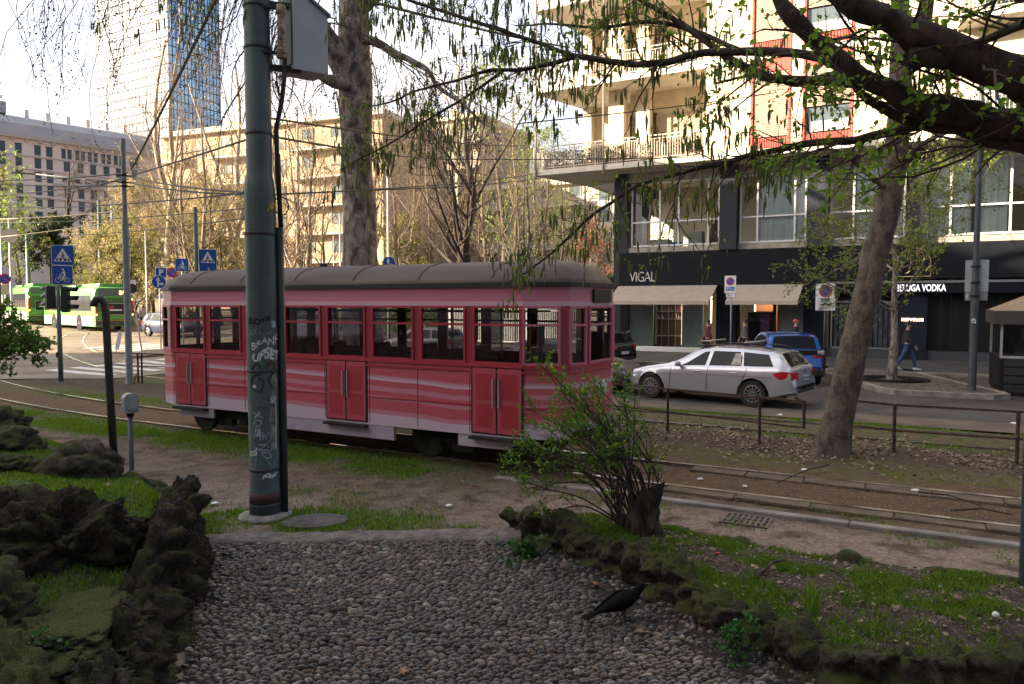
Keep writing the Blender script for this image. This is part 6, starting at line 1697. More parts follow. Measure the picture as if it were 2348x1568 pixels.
# ---------------------------------------------------------------- overhead wires
WIRE = M("wire_black", (.02, .02, .022), .6); WIREL = M("wire_copper", (.42, .33, .20), .45, metal=.3)
def wire_(a, b, r_, m, label, sag=.02):
    A, Bq = at(*a), at(*b); L = (Bq - A).length
    th_ = []
    for k in range(13):
        f = k / 12; q = A.lerp(Bq, f); q.z -= sag * L * 4 * f * (1 - f) * .25; th_.append(q)
    mb = MB(); mb.tube(th_, r_, 5); o = mb.build("overhead_wire", m); tag(o, label, "wire", "overhead tram wires")
wires = [
 ((520, -55, 13), (302, 387, 23.5), .030, WIRE, "thick span wire sloping from the picture top down to the grey mast"),
 ((0, 470, 36), (590, 312, 9.2), .014, WIRE, "long wire rising right past the hotel to the big green mast"),
 ((-30, 414, 30), (293, 397, 23.5), .022, WIRE, "upper wire from the left edge to the grey mast top"),
 ((-30, 420, 30), (293, 426, 23.5), .022, WIRE, "lower wire from the left edge to the grey mast, crossing the hotel"),
 ((-30, 450, 34), (293, 411, 23.5), .022, WIRE, "wire climbing from the left edge past the hotel sign to the grey mast"),
 ((297, 404, 23.5), (560, 441, 12), .018, WIRE, "wire from the grey mast down to the big mast, upper one"),
 ((297, 418, 23.5), (560, 446, 12), .018, WIRE, "wire from the grey mast down to the big mast, lower one"),
 ((-30, 471, 40), (560, 443, 13), .016, WIRE, "nearly level wire passing behind the grey mast to the big mast"),
 ((-30, 503, 36), (262, 485, 30), .022, WIREL, "pale sunlit wire above the left lamp posts"),
 ((-30, 546, 36), (262, 508, 30), .022, WIREL, "pale sunlit wire crossing the round plate at the left"),
 ((-30, 510, 40), (560, 478, 22), .018, WIRE, "dark wire running level through the golden trees, upper"),
 ((140, 540, 36), (560, 500, 22), .018, WIRE, "dark wire running level through the golden trees, lower"),
 ((-30, 447, 40), (130, 482, 36), .018, WIRE, "short wire falling right before the hotel base"),
 ((600, 268, 9.3), (1200, 334, 30), .016, WIRE, "wire falling right from the big mast behind the plane trunk"),
 ((620, 312, 10), (1045, 364, 28), .018, WIRE, "wire falling from the cable bend behind the plane trunk to the right"),
 ((622, 446, 12), (1240, 396, 33), .016, WIRE, "trolley wire rising right over the tram towards the balcony, upper"),
 ((800, 437, 16), (1240, 408, 33), .016, WIRE, "trolley wire rising right over the tram towards the balcony, lower"),
 ((1000, 365, 26), (1720, 356, 31), .016, WIRE, "level wire along the lowest balcony slab"),
 ((1190, 283, 20), (1780, 212, 28), .018, WIRE, "wire climbing right across the loggia blinds"),
 ((1680, 378, 26), (2400, 322, 22), .016, WIRE, "wire above the first floor windows at the right"),
 ((800, -10, 9), (1300, 108, 16), .02, WIRE, "dark wire among the catkin twigs right of the plane trunk"),
 ((870, 110, 12), (1200, 290, 24), .012, WIRE, "thin wire falling right from the plane trunk across the sky"),
]
for a in wires: wire_(*a)
ins = thing("wire_insulator", "black insulator block hanging on the wire in front of the loggia", "insulator", at(1330, 264, 21), 0)
mb = MB(); mb.box((0, 0, 0), (.16, .06, .07), bev=.02); mb.bar((.06, 0, 0), (.5, 0, .1), .02); mb.build("block", WIRE, ins)

# ---------------------------------------------------------------- iron railings
def railing_run(label, pts, h, lower, post_at, close_end=False):
    """pts: ground points joined by a top and a lower rail; posts at the given fractions"""
    th = thing("iron_railing", label, "railing", pts[0], 0, "rusty iron railings along the tracks"); o = Vector(pts[0])
    mb = MB(); Q = [Vector(p) - o for p in pts]
    for a, b in zip(Q[:-1], Q[1:]):
        mb.bar(a + Vector((0, 0, h)), b + Vector((0, 0, h)), .035); mb.bar(a + Vector((0, 0, lower)), b + Vector((0, 0, lower)), .030)
    mb.build("rail", RUSTI, th)
    for seg, f in post_at:
        a = Q[seg].lerp(Q[seg + 1], f); mb = MB(); mb.bar(a - Vector((0, 0, .05)), a + Vector((0, 0, h + .017)), .042); mb.build("post", RUSTI, th)
    if close_end:
        a = Q[-1]; mb = MB(); mb.bar(a + Vector((0, 0, lower - .015)), a + Vector((0, 0, h + .017)), .04); mb.build("end_bar", RUSTI, th)
a, b, c = gnd(1965, 1030), gnd(2048, 1043), gnd(2330, 1066); d = c + (c - b) * .9
railing_run("rusty railing right of the leaning tree", [a, b, c, d], .86, .42, [(0, 1), (1, 1), (2, 1)])
e = gnd(1740, 1021); f = gnd(1530, 992); g_ = gnd(1510, 990); hh = f + (f - e) * 2.0
q = e + (e - f) * .42
railing_run("rusty railing before the silver car with an open looped end", [hh, f, e, q], .88, .42, [(0, 0), (0, .5), (0, 1), (1, 1)], True)
a, b, c, d = gnd(243, 874), gnd(322, 878), gnd(405, 881), gnd(480, 886)
railing_run("rusty railing behind the grey steel mast by the zebra crossing", [a, b, c, d], .95, .55, [(0, 0), (0, .94), (1, 0.05), (1, .95), (2, .05), (2, 1)])

# ---------------------------------------------------------------- terrace pavilion at the right edge
kp = Vector((13.55, 20.5, 0))
KI = thing("terrace_pavilion", "dining terrace pavilion with tan canopy and dark planter walls at right edge", "pavilion", kp, STREET)
TAN = M("canopy_tan", (.30, .225, .15), .85, var=.08, scale=3); DARKC = M("canopy_dark", (.05, .048, .047), .8)
mb = MB(); L_, D_ = 5.0, 3.2

mb.span((0.1, 0, .05), (L_, .12, 1.05)); mb.span((0, 0, .05), (.1, D_, 1.05)); mb.build("planter_wall", BLACKM, KI)
mb = MB()
for k in range(4): mb.span((.11, -.02, .12 + k * .24), (L_, 0, .12 + k * .24 + .2))
mb.build("wall_board", M("board_dark", (.018, .019, .021), .55, var=.2, scale=4), KI)
mb = MB(); mb.span((0, .04, 1.05), (.06, .1, 2.35)); mb.span((1.4, .04, 1.05), (1.46, .1, 2.35)); mb.span((0, D_ - .06, 1.05), (.06, D_, 2.35)); mb.span((.06, .05, 1.05), (L_, .09, 1.12)); mb.each("frame", GALV, KI)
mb = MB(); mb.add([(.06, .07, 1.12), (L_, .07, 1.12), (L_, .07, 2.3), (.06, .07, 2.3)], [(0, 1, 2, 3)]); mb.build("wind_screen", GLASS("smoky_glass", (.6, .6, .6), .55), KI)
mb = MB(); e_ = .12; c0 = [(-e_, -e_, 2.36), (L_, -e_, 2.36), (L_, D_ + e_, 2.36), (-e_, D_ + e_, 2.36)]; ap = [(1.9, D_ / 2, 3.35), (L_, D_ / 2, 3.35)]
mb.add(c0 + ap, [(0, 1, 5, 4), (2, 3, 4, 5), (3, 0, 4)]); mb.build("canopy", TAN, KI)
mb = MB(); mb.span((-e_, -e_ - .01, 2.0), (L_, -e_ + .01, 2.37)); mb.span((-e_ - .01, -e_, 2.0), (-e_ + .01, D_ + e_, 2.37)); mb.build("valance", DARKC, KI)
PB = thing("potted_shrub", "clipped dark green potted shrub beside the terrace wall at the right edge", "potted shrub", (14.05, 19.75, 0), STREET)
mb = MB(); mb.span((-.1, -.2, 0), (.9, .25, .5)); mb.build("pot", BLACKM, PB)
rg = np.random.default_rng(77); N = 2600
Bq = rg.normal(size=(N, 3)); Bq = nrm(Bq) * (rg.random((N, 1)) ** .3) * np.array([.42, .34, .52]) + np.array([.42, .05, 1.0])
V_, F_, r_ = leaves(Bq, np.zeros((N, 3)), .06, rg); np_obj("foliage", [(V_, F_, LEAF("box_leaf", (.012, .03, .008), (.05, .11, .025), .3), r_)], PB)

# ---------------------------------------------------------------- slab and grate in the path
mb = MB(); mb.lathe([(.34, -.02), (.345, .012), (.32, .022), (0.001, .024)], k=14); o = mb.build("stone_slab", M("slab_violet", (.115, .10, .105), .9, var=.35, scale=9, bump=.5, bscale=30), angle=50); o.location = gnd(722, 1195); o.scale = (1.15, .8, 1); o.rotation_euler = (0, 0, .2); tag(o, "flat grey stone slab on the ground right of the mast foot", "stone slab")
p = gnd(1712, 1192); th = thing("drain_grate", "small iron drain grate in the dirt path beyond the bush", "drain grate", (p.x, p.y, -.012), STREET)
mb = MB()
for k in range(9): mb.span((-.28 + k * .065, -.22, .0), (-.25 + k * .065, .22, .016))
for k in range(4): mb.span((-.28, -.22 + k * .14, .001), (.27, -.20 + k * .14, .018))
mb.build("grate", M("grate_iron", (.13, .105, .088), .8, var=.3, scale=9), th)
# shared bicycle parked by the shop corner, seen from the front
p = gnd(1427, 814, .15); BK = thing("parked_bicycle", "green and white share bicycle parked by the shop corner, seen head on", "bicycle", (p.x, p.y, .15), face_cam(p))
GRN = M("bike_green", (.05, .25, .10), .4)
def wheel_(y):
    mb = MB(); mb.tube([(0, y + .33 * math.cos(a), .34 + .33 * math.sin(a)) for a in [2 * PI * k / 24 for k in range(25)]], .028, 8); return mb.build("wheel", M("tyre_black", (.015, .015, .016), .85), BK, smooth=True)
wheel_(0); wheel_(1.05)
mb = MB(); mb.tube([(0, 0, .34), (0, .12, .95)], .025, 8); mb.tube([(0, .1, .78), (0, .45, .45), (0, .75, .8)], .03, 8); mb.tube([(0, .45, .45), (0, 1.05, .34)], .02, 8); mb.each("frame", SWHITE, BK, smooth=True)
mb = MB(); mb.tube([(-.30, .22, 1.12), (-.24, .12, 1.08), (0, .1, 1.0), (.24, .12, 1.08), (.30, .22, 1.12)], .016, 8); mb.build("handlebar", GALV, BK, smooth=True)
mb = MB(); mb.prism([(-.2, 1.02), (-.12, .72), (.12, .72), (.2, 1.02), (.1, .98), (0, .9), (-.1, .98)], -.05, .05, axis='y'); mb.build("front_carrier", GRN, BK)
mb = MB(); mb.ball((0, .74, .92), .11, 10, (.8, 1.2, .4)); mb.build("saddle", BLACKM, BK, smooth=True)
for k in range(4):
    b = at(1165 - 60 + k * 35, 690, 46); c_ = thing("bike_rack", "white tubular bicycle rack hoop beyond the tram window", "bike rack", (b.x, b.y, 0), .3, "bicycle rack hoops beyond the tram")
    mb = MB(); mb.tube([(-.4, 0, 0), (-.4, 0, .75), (-.3, 0, .9), (.3, 0, .9), (.4, 0, .75), (.4, 0, 0)], .03, 8); mb.build("hoop", FRAMEW, c_, smooth=True)
for s_, x_ in ((-17.3, 'l'), (-13.6, 'm')):
    mb = MB(); mb.lathe([(.05, 8.9), (.05, 22)], (s_, TU - .06, 0), 8); mb.build("balcony_post", M("post_taupe", (.22, .19, .17), .6), B)
# ================================================================ THE TRAM (at rest)
def tram_paint():
    """pink advertising livery: wavy light stripes and a pale lower band, laid out in the tram's own coordinates"""
    m = bpy.data.materials.new("tram_livery"); m.use_nodes = True; n = m.node_tree; p = n.nodes["Principled BSDF"]; L = n.links
    tc = n.nodes.new("ShaderNodeTexCoord"); sx = n.nodes.new("ShaderNodeSeparateXYZ"); L.new(tc.outputs["Object"], sx.inputs[0])
    nz = n.nodes.new("ShaderNodeTexNoise"); nz.inputs["Scale"].default_value = .55; nz.inputs["Detail"].default_value = 1
    mp = n.nodes.new("ShaderNodeMapping"); mp.inputs["Scale"].default_value = (1, .2, .4); L.new(tc.outputs["Object"], mp.inputs[0]); L.new(mp.outputs[0], nz.inputs["Vector"])
    a = n.nodes.new("ShaderNodeMath"); a.operation = 'MULTIPLY_ADD'; a.inputs[1].default_value = .22; L.new(nz.outputs[0], a.inputs[0]); L.new(sx.outputs[2], a.inputs[2])
    mr = n.nodes.new("ShaderNodeMapRange"); mr.inputs[1].default_value = .3; mr.inputs[2].default_value = 3.1; L.new(a.outputs[0], mr.inputs[0])
    r = n.nodes.new("ShaderNodeValToRGB"); cr = r.color_ramp; cr.interpolation = 'EASE'
    def P_(z): return (z - .3) / 2.8
    red, pink, pale, dk = (.52, .10, .135, 1), (.55, .22, .29, 1), (.58, .46, .55, 1), (.32, .03, .055, 1)
    rows = [(.30, dk), (.60, dk), (.61, pale), (.86, pale), (.87, pink), (.93, pink), (.94, red), (1.10, red), (1.11, pink), (1.16, pink), (1.17, red), (1.24, red), (1.25, pink), (1.32, pink), (1.33, red), (1.42, red), (1.43, pale), (1.50, pink), (1.51, red), (2.60, red), (2.66, pink), (2.95, (.46, .13, .21, 1))]
    cr.elements[0].position = P_(rows[0][0]); cr.elements[0].color = rows[0][1]; cr.elements[1].position = P_(rows[-1][0]); cr.elements[1].color = rows[-1][1]
    for z, c in rows[1:-1]: e = cr.elements.new(P_(z)); e.color = c
    L.new(mr.outputs[0], r.inputs[0]); L.new(r.outputs[0], p.inputs["Base Color"]); p.inputs["Roughness"].default_value = .28; p.inputs["Coat Weight"].default_value = .3
    return m
TP = tram_paint()
TROOF = M("tram_roof", (.105, .072, .058), .7, col2=(.06, .044, .038), scale=2, stretch=(.3, 2, 1))
TGUT = M("tram_gutter", (.018, .017, .02), .5)
TDARK = M("tram_underframe", (.016, .014, .013), .85, var=.3, scale=6)
TGLS = GLASS("tram_glass", (.80, .78, .80), .72)
SEAM_T = M("tram_seam", (.10, .015, .025), .6); TWOOD = M("tram_bench", (.14, .06, .03), .5); TPOLE = M("tram_pole", (.5, .42, .25), .3, metal=.8); TIN = M("tram_inside", (.16, .11, .10), .8)
PKT = M("pink_trim", (.50, .15, .22), .35); REDT = M("red_trim", (.40, .04, .06), .35)
s0t, s1t = -13.75, -4.35; HLn = (s1t - s0t) / 2
TR = thing("tram", "pink and red old single car tram running on the near track", "tram", ST((s0t + s1t) / 2, 10.925), STREET)
HW = 1.2; XE = HLn - .75
plan = []                                                     # (x, y, kind) counter-clockwise; kind of the segment starting here
nW = 8; step = 2 * XE / nW; pw = .13
side = []
for k in range(nW):
    x = -XE + k * step; side += [(x, 'p'), (x + pw, 'w')]
pts = [(x, -HW, k_) for x, k_ in side] + [(XE, -HW, 'e'), (HLn - .22, -.98, 'p'), (HLn - .12, -.90, 'e'), (HLn, -.55, 'p'), (HLn + .012, -.48, 'f'), (HLn + .012, .48, 'p'), (HLn, .55, 'e'), (HLn - .12, .90, 'p'), (HLn - .22, .98, 'e')]
pts += [(-x, -y, k_) for x, y, k_ in pts]
ZB, ZW0, ZW1, ZT_ = .55, 1.66, 2.55, 2.86
N_ = len(pts)
def ofs(i, d):
    a, b, c = (Vector(pts[(i + q) % N_][:2]) for q in (-1, 0, 1))
    n1 = Vector(((b - a).y, -(b - a).x)).normalized(); n2 = Vector(((c - b).y, -(c - b).x)).normalized(); m_ = (n1 + n2).normalized()
    return b + m_ * (d / max(.5, m_.dot(n1)))
lower = MB(); upper = MB(); pil = MB(); inner_ = MB()
for i in range(N_):
    j = (i + 1) % N_; a0, b0 = ofs(i, 0), ofs(j, 0); a1, b1 = ofs(i, -.05), ofs(j, -.05)
    def wallseg(mb, z0, z1, z0b=None):
        mb.add([(a0.x, a0.y, z0), (b0.x, b0.y, z0), (b0.x, b0.y, z1), (a0.x, a0.y, z1), (a1.x, a1.y, z0), (b1.x, b1.y, z0), (b1.x, b1.y, z1), (a1.x, a1.y, z1)], [(0, 1, 2, 3), (5, 4, 7, 6), (3, 2, 6, 7), (1, 0, 4, 5), (0, 3, 7, 4), (2, 1, 5, 6)])
    wallseg(lower, ZB, ZW0); wallseg(upper, ZW1, ZT_)
    if pts[i][2] == 'p': wallseg(pil, ZW0, ZW1)
lower.build("body_panel", TP, TR); upper.build("letterboard", TP, TR); pil.each("window_pillar", M("pillar_maroon", (.30, .04, .06), .4), TR)
trim = MB()
for z, d, h in ((ZW0 - .02, .03, .05), (ZW0 - .11, .018, .03), (1.02, .012, .02)):
    P = [ofs(i, d) for i in range(N_)]; Q = [ofs(i, 0) for i in range(N_)]
    trim.add([(p.x, p.y, z - h / 2) for p in P] + [(p.x, p.y, z + h / 2) for p in P] + [(p.x, p.y, z - h / 2) for p in Q] + [(p.x, p.y, z + h / 2) for p in Q], [f for i in range(N_) for f in ((i, (i + 1) % N_, N_ + (i + 1) % N_, N_ + i), (N_ + i, N_ + (i + 1) % N_, 3 * N_ + (i + 1) % N_, 3 * N_ + i), (2 * N_ + i, 2 * N_ + (i + 1) % N_, (i + 1) % N_, i))])
trim.build("belt_moulding", REDT, TR)
for i in range(N_):
    if pts[i][2] in 'wef':
        j = (i + 1) % N_; a, b = ofs(i, -.02), ofs(j, -.02); d = (b - a)
        w_ = bpy.data.objects.new("window", None); COL.objects.link(w_); w_.parent = TR
        mb = MB(); mb.add([(a.x, a.y, ZW0), (b.x, b.y, ZW0), (b.x, b.y, ZW1), (a.x, a.y, ZW1)], [(0, 1, 2, 3)]); mb.build("pane", TGLS, w_)
        mb = MB(); a, b = ofs(i, .0), ofs(j, .0); u = (b - a).normalized() * .02
        for z in (ZW0 + .02, ZW0 + .60, ZW1 - .02): mb.bar((a.x, a.y, z), (b.x, b.y, z), .05, .035)
        for q in (a + u, b - u): mb.bar((q.x, q.y, ZW0 + .04), (q.x, q.y, ZW1 - .04), .05, .035)
        mb.build("window_frame", REDT if pts[i][2] == 'w' else PKT, w_)
roof = MB(); rings = []
for sx, sy, z in ((1.0, 1.0, ZT_), (1.0, 1.01, ZT_ + .05), (.99, .97, 2.97), (.975, .88, 3.08), (.95, .72, 3.18), (.9, .45, 3.25), (.84, .12, 3.28)):
    rings.append([(p[0] * sx, p[1] * sy, z) for p in pts])
roof.loft(rings); fix_normals(roof.build("roof", TROOF, TR, smooth=True))
g = MB(); P = [ofs(i, .035) for i in range(N_)]; Q = [ofs(i, .0) for i in range(N_)]
g.add([(p.x, p.y, 2.83) for p in Q] + [(p.x, p.y, 2.83) for p in P] + [(p.x, p.y, 2.90) for p in P] + [(p.x, p.y, 2.905) for p in Q], [f for i in range(N_) for f in ((N_ + i, i, (i + 1) % N_, N_ + (i + 1) % N_), (N_ + i, N_ + (i + 1) % N_, 2 * N_ + (i + 1) % N_, 2 * N_ + i), (2 * N_ + i, 2 * N_ + (i + 1) % N_, 3 * N_ + (i + 1) % N_, 3 * N_ + i))])
fix_normals(g.build("gutter", TGUT, TR))
mb = MB()
for k in range(1, nW):
    x = -XE + k * step + pw / 2
    for s_ in (-1, 1): mb.span((x - .006, s_ * (HW + .003), .60), (x + .006, s_ * (HW - .01), ZW0 - .13))
mb.each("panel_seam", SEAM_T, TR)
for k in range(6):
    x = -3.4 + k * 1.36; mb = MB(); mb.tube([(x, y * 1.002, z + .004) for y, z in ((-1.16, 2.97), (-1.05, 3.08), (-.86, 3.18), (-.54, 3.25), (0, 3.283), (.54, 3.25), (.86, 3.18), (1.05, 3.08), (1.16, 2.97))], .014, 5); mb.build("roof_rib", TGUT, TR)
for s_ in (-1, 1): mb = MB(); mb.bar((HLn - .5, s_ * 1.02, 2.2), (HLn - .35, s_ * 1.38, 2.25), .025); mb.box((HLn - .35, s_ * 1.38, 2.12), (.05, .16, .30), bev=.02); mb.build("mirror", TDARK, TR)
mb = MB(); mb.prism([(p[0] * .98, p[1] * .97) for p in pts], .80, .86); mb.build("floor", TDARK, TR)
mb = MB(); mb.prism([(p[0] * .96, p[1] * .95) for p in pts], 2.75, 2.79); mb.build("ceiling", TIN, TR)
# skirt boxes, trucks and wheels
mb = MB()
for s_ in (-1, 1):
    mb.span((-1.55, s_ * 1.19, .32), (1.55, s_ * 1.14, .58)); mb.span((-HLn + .95, s_ * 1.185, .36), (-HLn + 1.9, s_ * 1.14, .58)); mb.span((HLn - 1.9, s_ * 1.185, .36), (HLn - .95, s_ * 1.14, .58))
mb.each("skirt", M("skirt_lilac", (.42, .36, .43), .4, var=.15, scale=2), TR)
mb = MB(); mb.span((-HLn + .5, -.8, .45), (HLn - .5, .8, .8)); mb.build("underframe", TDARK, TR)
for xc in (-2.75, 2.75):
    e = bpy.data.objects.new("truck", None); COL.objects.link(e); e.parent = TR; e.location = (xc, 0, 0)
    mb = MB()
    for s_ in (-1, 1): mb.span((-1.0, s_ * .88 - .05, .32), (1.0, s_ * .88 + .05, .46)); mb.span((-.2, s_ * .9 - .07, .2), (.2, s_ * .9 + .07, .34)); mb.span((-.62, s_ * .9 - .08, .25), (-.42, s_ * .9 + .08, .42)); mb.span((.42, s_ * .9 - .08, .25), (.62, s_ * .9 + .08, .42))
    mb.build("truck_frame", TDARK, e)
    for dx in (-.8, .8):
        for s_ in (-1, 1):
            mb = MB(); mb.lathe([(.34, -.04), (.34, .05), (.30, .055), (.28, .03), (.10, .03), (.08, .07)], (dx, s_ * .73, .35), 24, Matrix.Rotation(PI / 2 * -s_, 3, 'X') if False else Matrix.Rotation(PI / 2, 3, 'X')); mb.build("wheel", M("wheel_steel", (.06, .055, .05), .5, metal=.5), e, angle=30)
# ends: headlight, bumper, couplings
for s_ in (-1, 1):
    X = s_ * (HLn + .02)
    mb = MB(); mb.lathe([(.14, -.03), (.145, .05), (.11, .07), (.001, .08)], (X, 0, 1.25), 20, Matrix.Rotation(s_ * PI / 2, 3, 'Y')); mb.build("headlight", M("headlight_glass", (.6, .6, .55), .15), TR, angle=40)
    mb = MB(); mb.tube([(X - s_ * .32, -.95, .62), (X + s_ * .05, -.6, .62), (X + s_ * .09, 0, .62), (X + s_ * .05, .6, .62), (X - s_ * .32, .95, .62)], .06, 8); mb.build("bumper", TDARK, TR, smooth=True)
    mb = MB(); mb.span((X - .03, -.35, 2.6), (X + .03, .35, 2.8)); mb.build("destination_box", TGUT, TR)
# doors on the near side: folding leaves in a dark rebate, with a step below
DOORM = M("door_red", (.46, .08, .11), .35)
for xc in (-XE + step * .5 + .06, .06 + step * .5, XE - step * .5 + .06):
    e = bpy.data.objects.new("door", None); COL.objects.link(e); e.parent = TR
    mb = MB(); mb.span((xc - .46, -HW - .006, .58), (xc + .46, -HW + .001, ZW0 - .045)); mb.build("door_rebate", TGUT, e)
    for k in (-1, 1):
        x0 = xc + (k - 1) * .22 + .012; x1 = x0 + .415; mb = MB(); mb.span((x0, -HW - .022, .60), (x1, -HW - .006, ZW0 - .06), bev=.006); lf = mb.build("door_leaf", DOORM, e)
        mb = MB(); mb.span((x0 + .07, -HW - .027, .70), (x1 - .07, -HW - .021, 1.05)); mb.span((x0 + .07, -HW - .027, 1.12), (x1 - .07, -HW - .021, ZW0 - .14)); mb.each("leaf_panel", REDT, lf)
        mb = MB(); mb.bar((x1 - .04 if k < 0 else x0 + .04, -HW - .05, 1.0), (x1 - .04 if k < 0 else x0 + .04, -HW - .05, 1.45), .022); mb.build("handle", GALV, lf)
    mb = MB(); mb.span((xc - .46, -HW - .10, .50), (xc + .46, -HW + .02, .54)); mb.build("step", TDARK, e)
mb = MB(); P = [ofs(i, .008) for i in range(N_)]; Q = [ofs(i, .0) for i in range(N_)]
mb.add([(p.x, p.y, 2.545) for p in P] + [(p.x, p.y, 2.61) for p in P] + [(p.x, p.y, 2.612) for p in Q] + [(p.x, p.y, 2.543) for p in Q], [f for i in range(N_) for f in ((i, (i + 1) % N_, N_ + (i + 1) % N_, N_ + i), (N_ + i, N_ + (i + 1) % N_, 2 * N_ + (i + 1) % N_, 2 * N_ + i))]); mb.build("pale_line", M("pale_pink_line", (.60, .38, .47), .4), TR)
# benches, poles and straps seen through the panes
rnd = random.Random(6)
for k in range(6):
    for s_ in (-1, 1):
        x = -3.0 + k * 1.15; mb = MB(); mb.span((x, s_ * .55, 1.25), (x + .42, s_ * 1.1, 1.30), bev=.015); mb.span((x + .36, s_ * .55, 1.3), (x + .42, s_ * 1.1, 1.82), bev=.02); mb.span((x + .08, s_ * .62, .86), (x + .34, s_ * 1.05, 1.25)); mb.build("bench", TWOOD, TR)
mb = MB()
for x in (-2.4, -.4, 1.6, 3.2):
    for s_ in (-.5, .5): mb.tube([(x, s_, .86), (x, s_, 2.76)], .018, 8)
for s_ in (-.5, .5): mb.tube([(-3.6, s_, 2.45), (3.6, s_, 2.45)], .016, 8)
mb.build("hand_pole", TPOLE, TR, smooth=True)
mb = MB(); mb.span((HLn - .75, -.35, .86), (HLn - .45, .35, 1.75)); mb.build("driver_desk", TIN, TR)

# ================================================================ CARS
def interp(tab, x):
    for (a, va), (b, vb) in zip(tab[:-1], tab[1:]):
        if x <= b:
            f = (x - a) / (b - a) if b > a else 0; f = max(0, min(1, f)); f = f * f * (3 - 2 * f) * .5 + f * .5; return va + (vb - va) * f
    return tab[-1][1]
TYRE = M("tyre", (.012, .012, .013), .85); ALLOY = M("alloy_rim", (.42, .43, .45), .3, metal=.9); CGLASS = M("car_glass", (.008, .011, .014), .05, spec=.25); TRIMB = M("black_trim", (.015, .015, .016), .5)
TAIL = M("tail_lamp", (.42, .015, .02), .15, spec=.8); HEADL = M("head_lamp", (.55, .58, .62), .08, metal=.6); PLATE = M("number_plate", (.62, .63, .64), .5); PLB = M("plate_blue", (.02, .06, .35), .5); CHROME = M("chrome", (.6, .6, .6), .15, metal=1)
SEAM = M("panel_gap", (.012, .012, .014), .9)
def car(label, paint, loc, rz, sp, plate="", cat="car", detail=True, group="cars round the square"):
    """x runs from the nose (0) to the tail (L); tables give heights and half widths along x"""
    L, W, H = sp['L'], sp['W'] / 2, sp['H']; wb0, wb1, wr = sp['axles'][0], sp['axles'][1], sp['wr']
    top, belt = sp['top'], sp['belt']; xc, xr0, xr1, xb = sp['cowl'], sp['roof0'], sp['roof1'], sp['rearwin']
    th = thing("parked_car", label, cat, loc, rz, group)
    OX = -L / 2
    plan = [(0, .70), (.05, .80), (.25, .93), (.7, .985), (1.2, 1.0), (L - 1.0, 1.0), (L - .4, .965), (L - .12, .90), (L, .80)]
    def wide(x): return W * interp(plan, x)
    def greenw(x, f): return wide(x) * (.955 - .035 * 0) * (1 - f * .20)
    n = 110; rings = []
    zb0 = sp.get('sill', .22)
    for i in range(n + 1):
        x = L * i / n; zt = interp(top, x); zbl = min(interp(belt, x), zt - .015); w_ = wide(x)
        lift = .10 * sstep(.7, 0, x) + .12 * sstep(L - .6, L, x); zb = zb0 + lift
        f = max(0.0, min(1.0, (zt - zbl) / (H - .95)))
        half = [(0, zb), (w_ * .80, zb), (w_ * .955, zb + .06), (w_ * .985, zb + .22), (w_ * 1.0, (zb + zbl) / 2 + .06), (w_ * .985, zbl - .12), (w_ * .955, zbl - .02), (w_ * .935, zbl)]
        wt = w_ * (.935 - .24 * f); up = []
        for g_ in (.33, .66, .9): up.append((w_ * .935 + (wt - w_ * .935) * g_, zbl + (zt - .045 * f - zbl) * g_))
        half += up + [(wt * .96, zt - .022 * f - .004), (wt * .72, zt - .006), (0, zt + .012)]
        ra = wr + .055; da = min(abs(x - wb0), abs(x - wb1)); za = wr + math.sqrt(ra * ra - da * da) if da < ra else 0
        half = [(y, max(z, za + .0008 * k_)) for k_, (y, z) in enumerate(half)]
        ring_ = [(OX + x, -y, z) for y, z in half] + [(OX + x, y, z) for y, z in half[::-1][1:-1]]
        rings.append(ring_)
    mb = MB(); mb.loft(rings); body = mb.build("body", [paint, TRIMB], th, smooth=True); fix_normals(body)
    body.data.set_sharp_from_angle(angle=math.radians(34))
    mb = MB(); mb.span((OX + wb0 - .3, -W + .22, wr - .02), (OX + wb1 + .3, W - .22, wr + .12)); mb.build("underbody", TRIMB, th)
    # glazing laid 5 mm outside the cabin surface
    def side_pt(x, g_, s_, o=.006):
        zt = interp(top, x); zbl = min(interp(belt, x), zt - .015); w_ = wide(x); f = max(0, min(1, (zt - zbl) / (H - .95))); wt = w_ * (.935 - .24 * f)
        zz = zbl + (zt - .045 * f - zbl) * g_; yy = w_ * .935 + (wt - w_ * .935) * g_
        return (OX + x, s_ * (yy + o), zz)
    for (a, b) in sp['side_glass']:
        for s_ in (-1, 1):
            mb = MB(); m_ = 14; vs = []
            for k in range(m_ + 1):
                f = k / m_
                for q in range(4):
                    g_ = .06 + .80 * q / 3; x = (a[0] + (a[1] - a[0]) * q / 3) * (1 - f) + (b[0] + (b[1] - b[0]) * q / 3) * f
                    vs.append(side_pt(x, g_, s_))
            mb.add(vs, [(k * 4 + q, (k + 1) * 4 + q, (k + 1) * 4 + q + 1, k * 4 + q + 1)[::(1 if s_ < 0 else -1)] for k in range(m_) for q in range(3)]); mb.build("side_window", CGLASS, th, smooth=True)
    def deck(xa, xb_, wid, name, m, o=.008):
        mb = MB(); vs = []; m_ = 10
        for k in range(m_ + 1):
            x = xa + (xb_ - xa) * k / m_; zt = interp(top, x); zbl = min(interp(belt, x), zt - .015); f = max(0, min(1, (zt - zbl) / (H - .95))); wt = wide(x) * (.935 - .24 * f)
            for q in (-1, -.72, 0, .72, 1):
                zz = zt + (.012 if q == 0 else (-.006 if abs(q) < .9 else -.022 * f - .012)); vs.append((OX + x, wt * wid * q, zz + o))
        mb.add(vs, [(k * 5 + q, (k + 1) * 5 + q, (k + 1) * 5 + q + 1, k * 5 + q + 1) for k in range(m_) for q in range(4)]); o_ = mb.build(name, m, th, smooth=True); fix_normals(o_); return o_
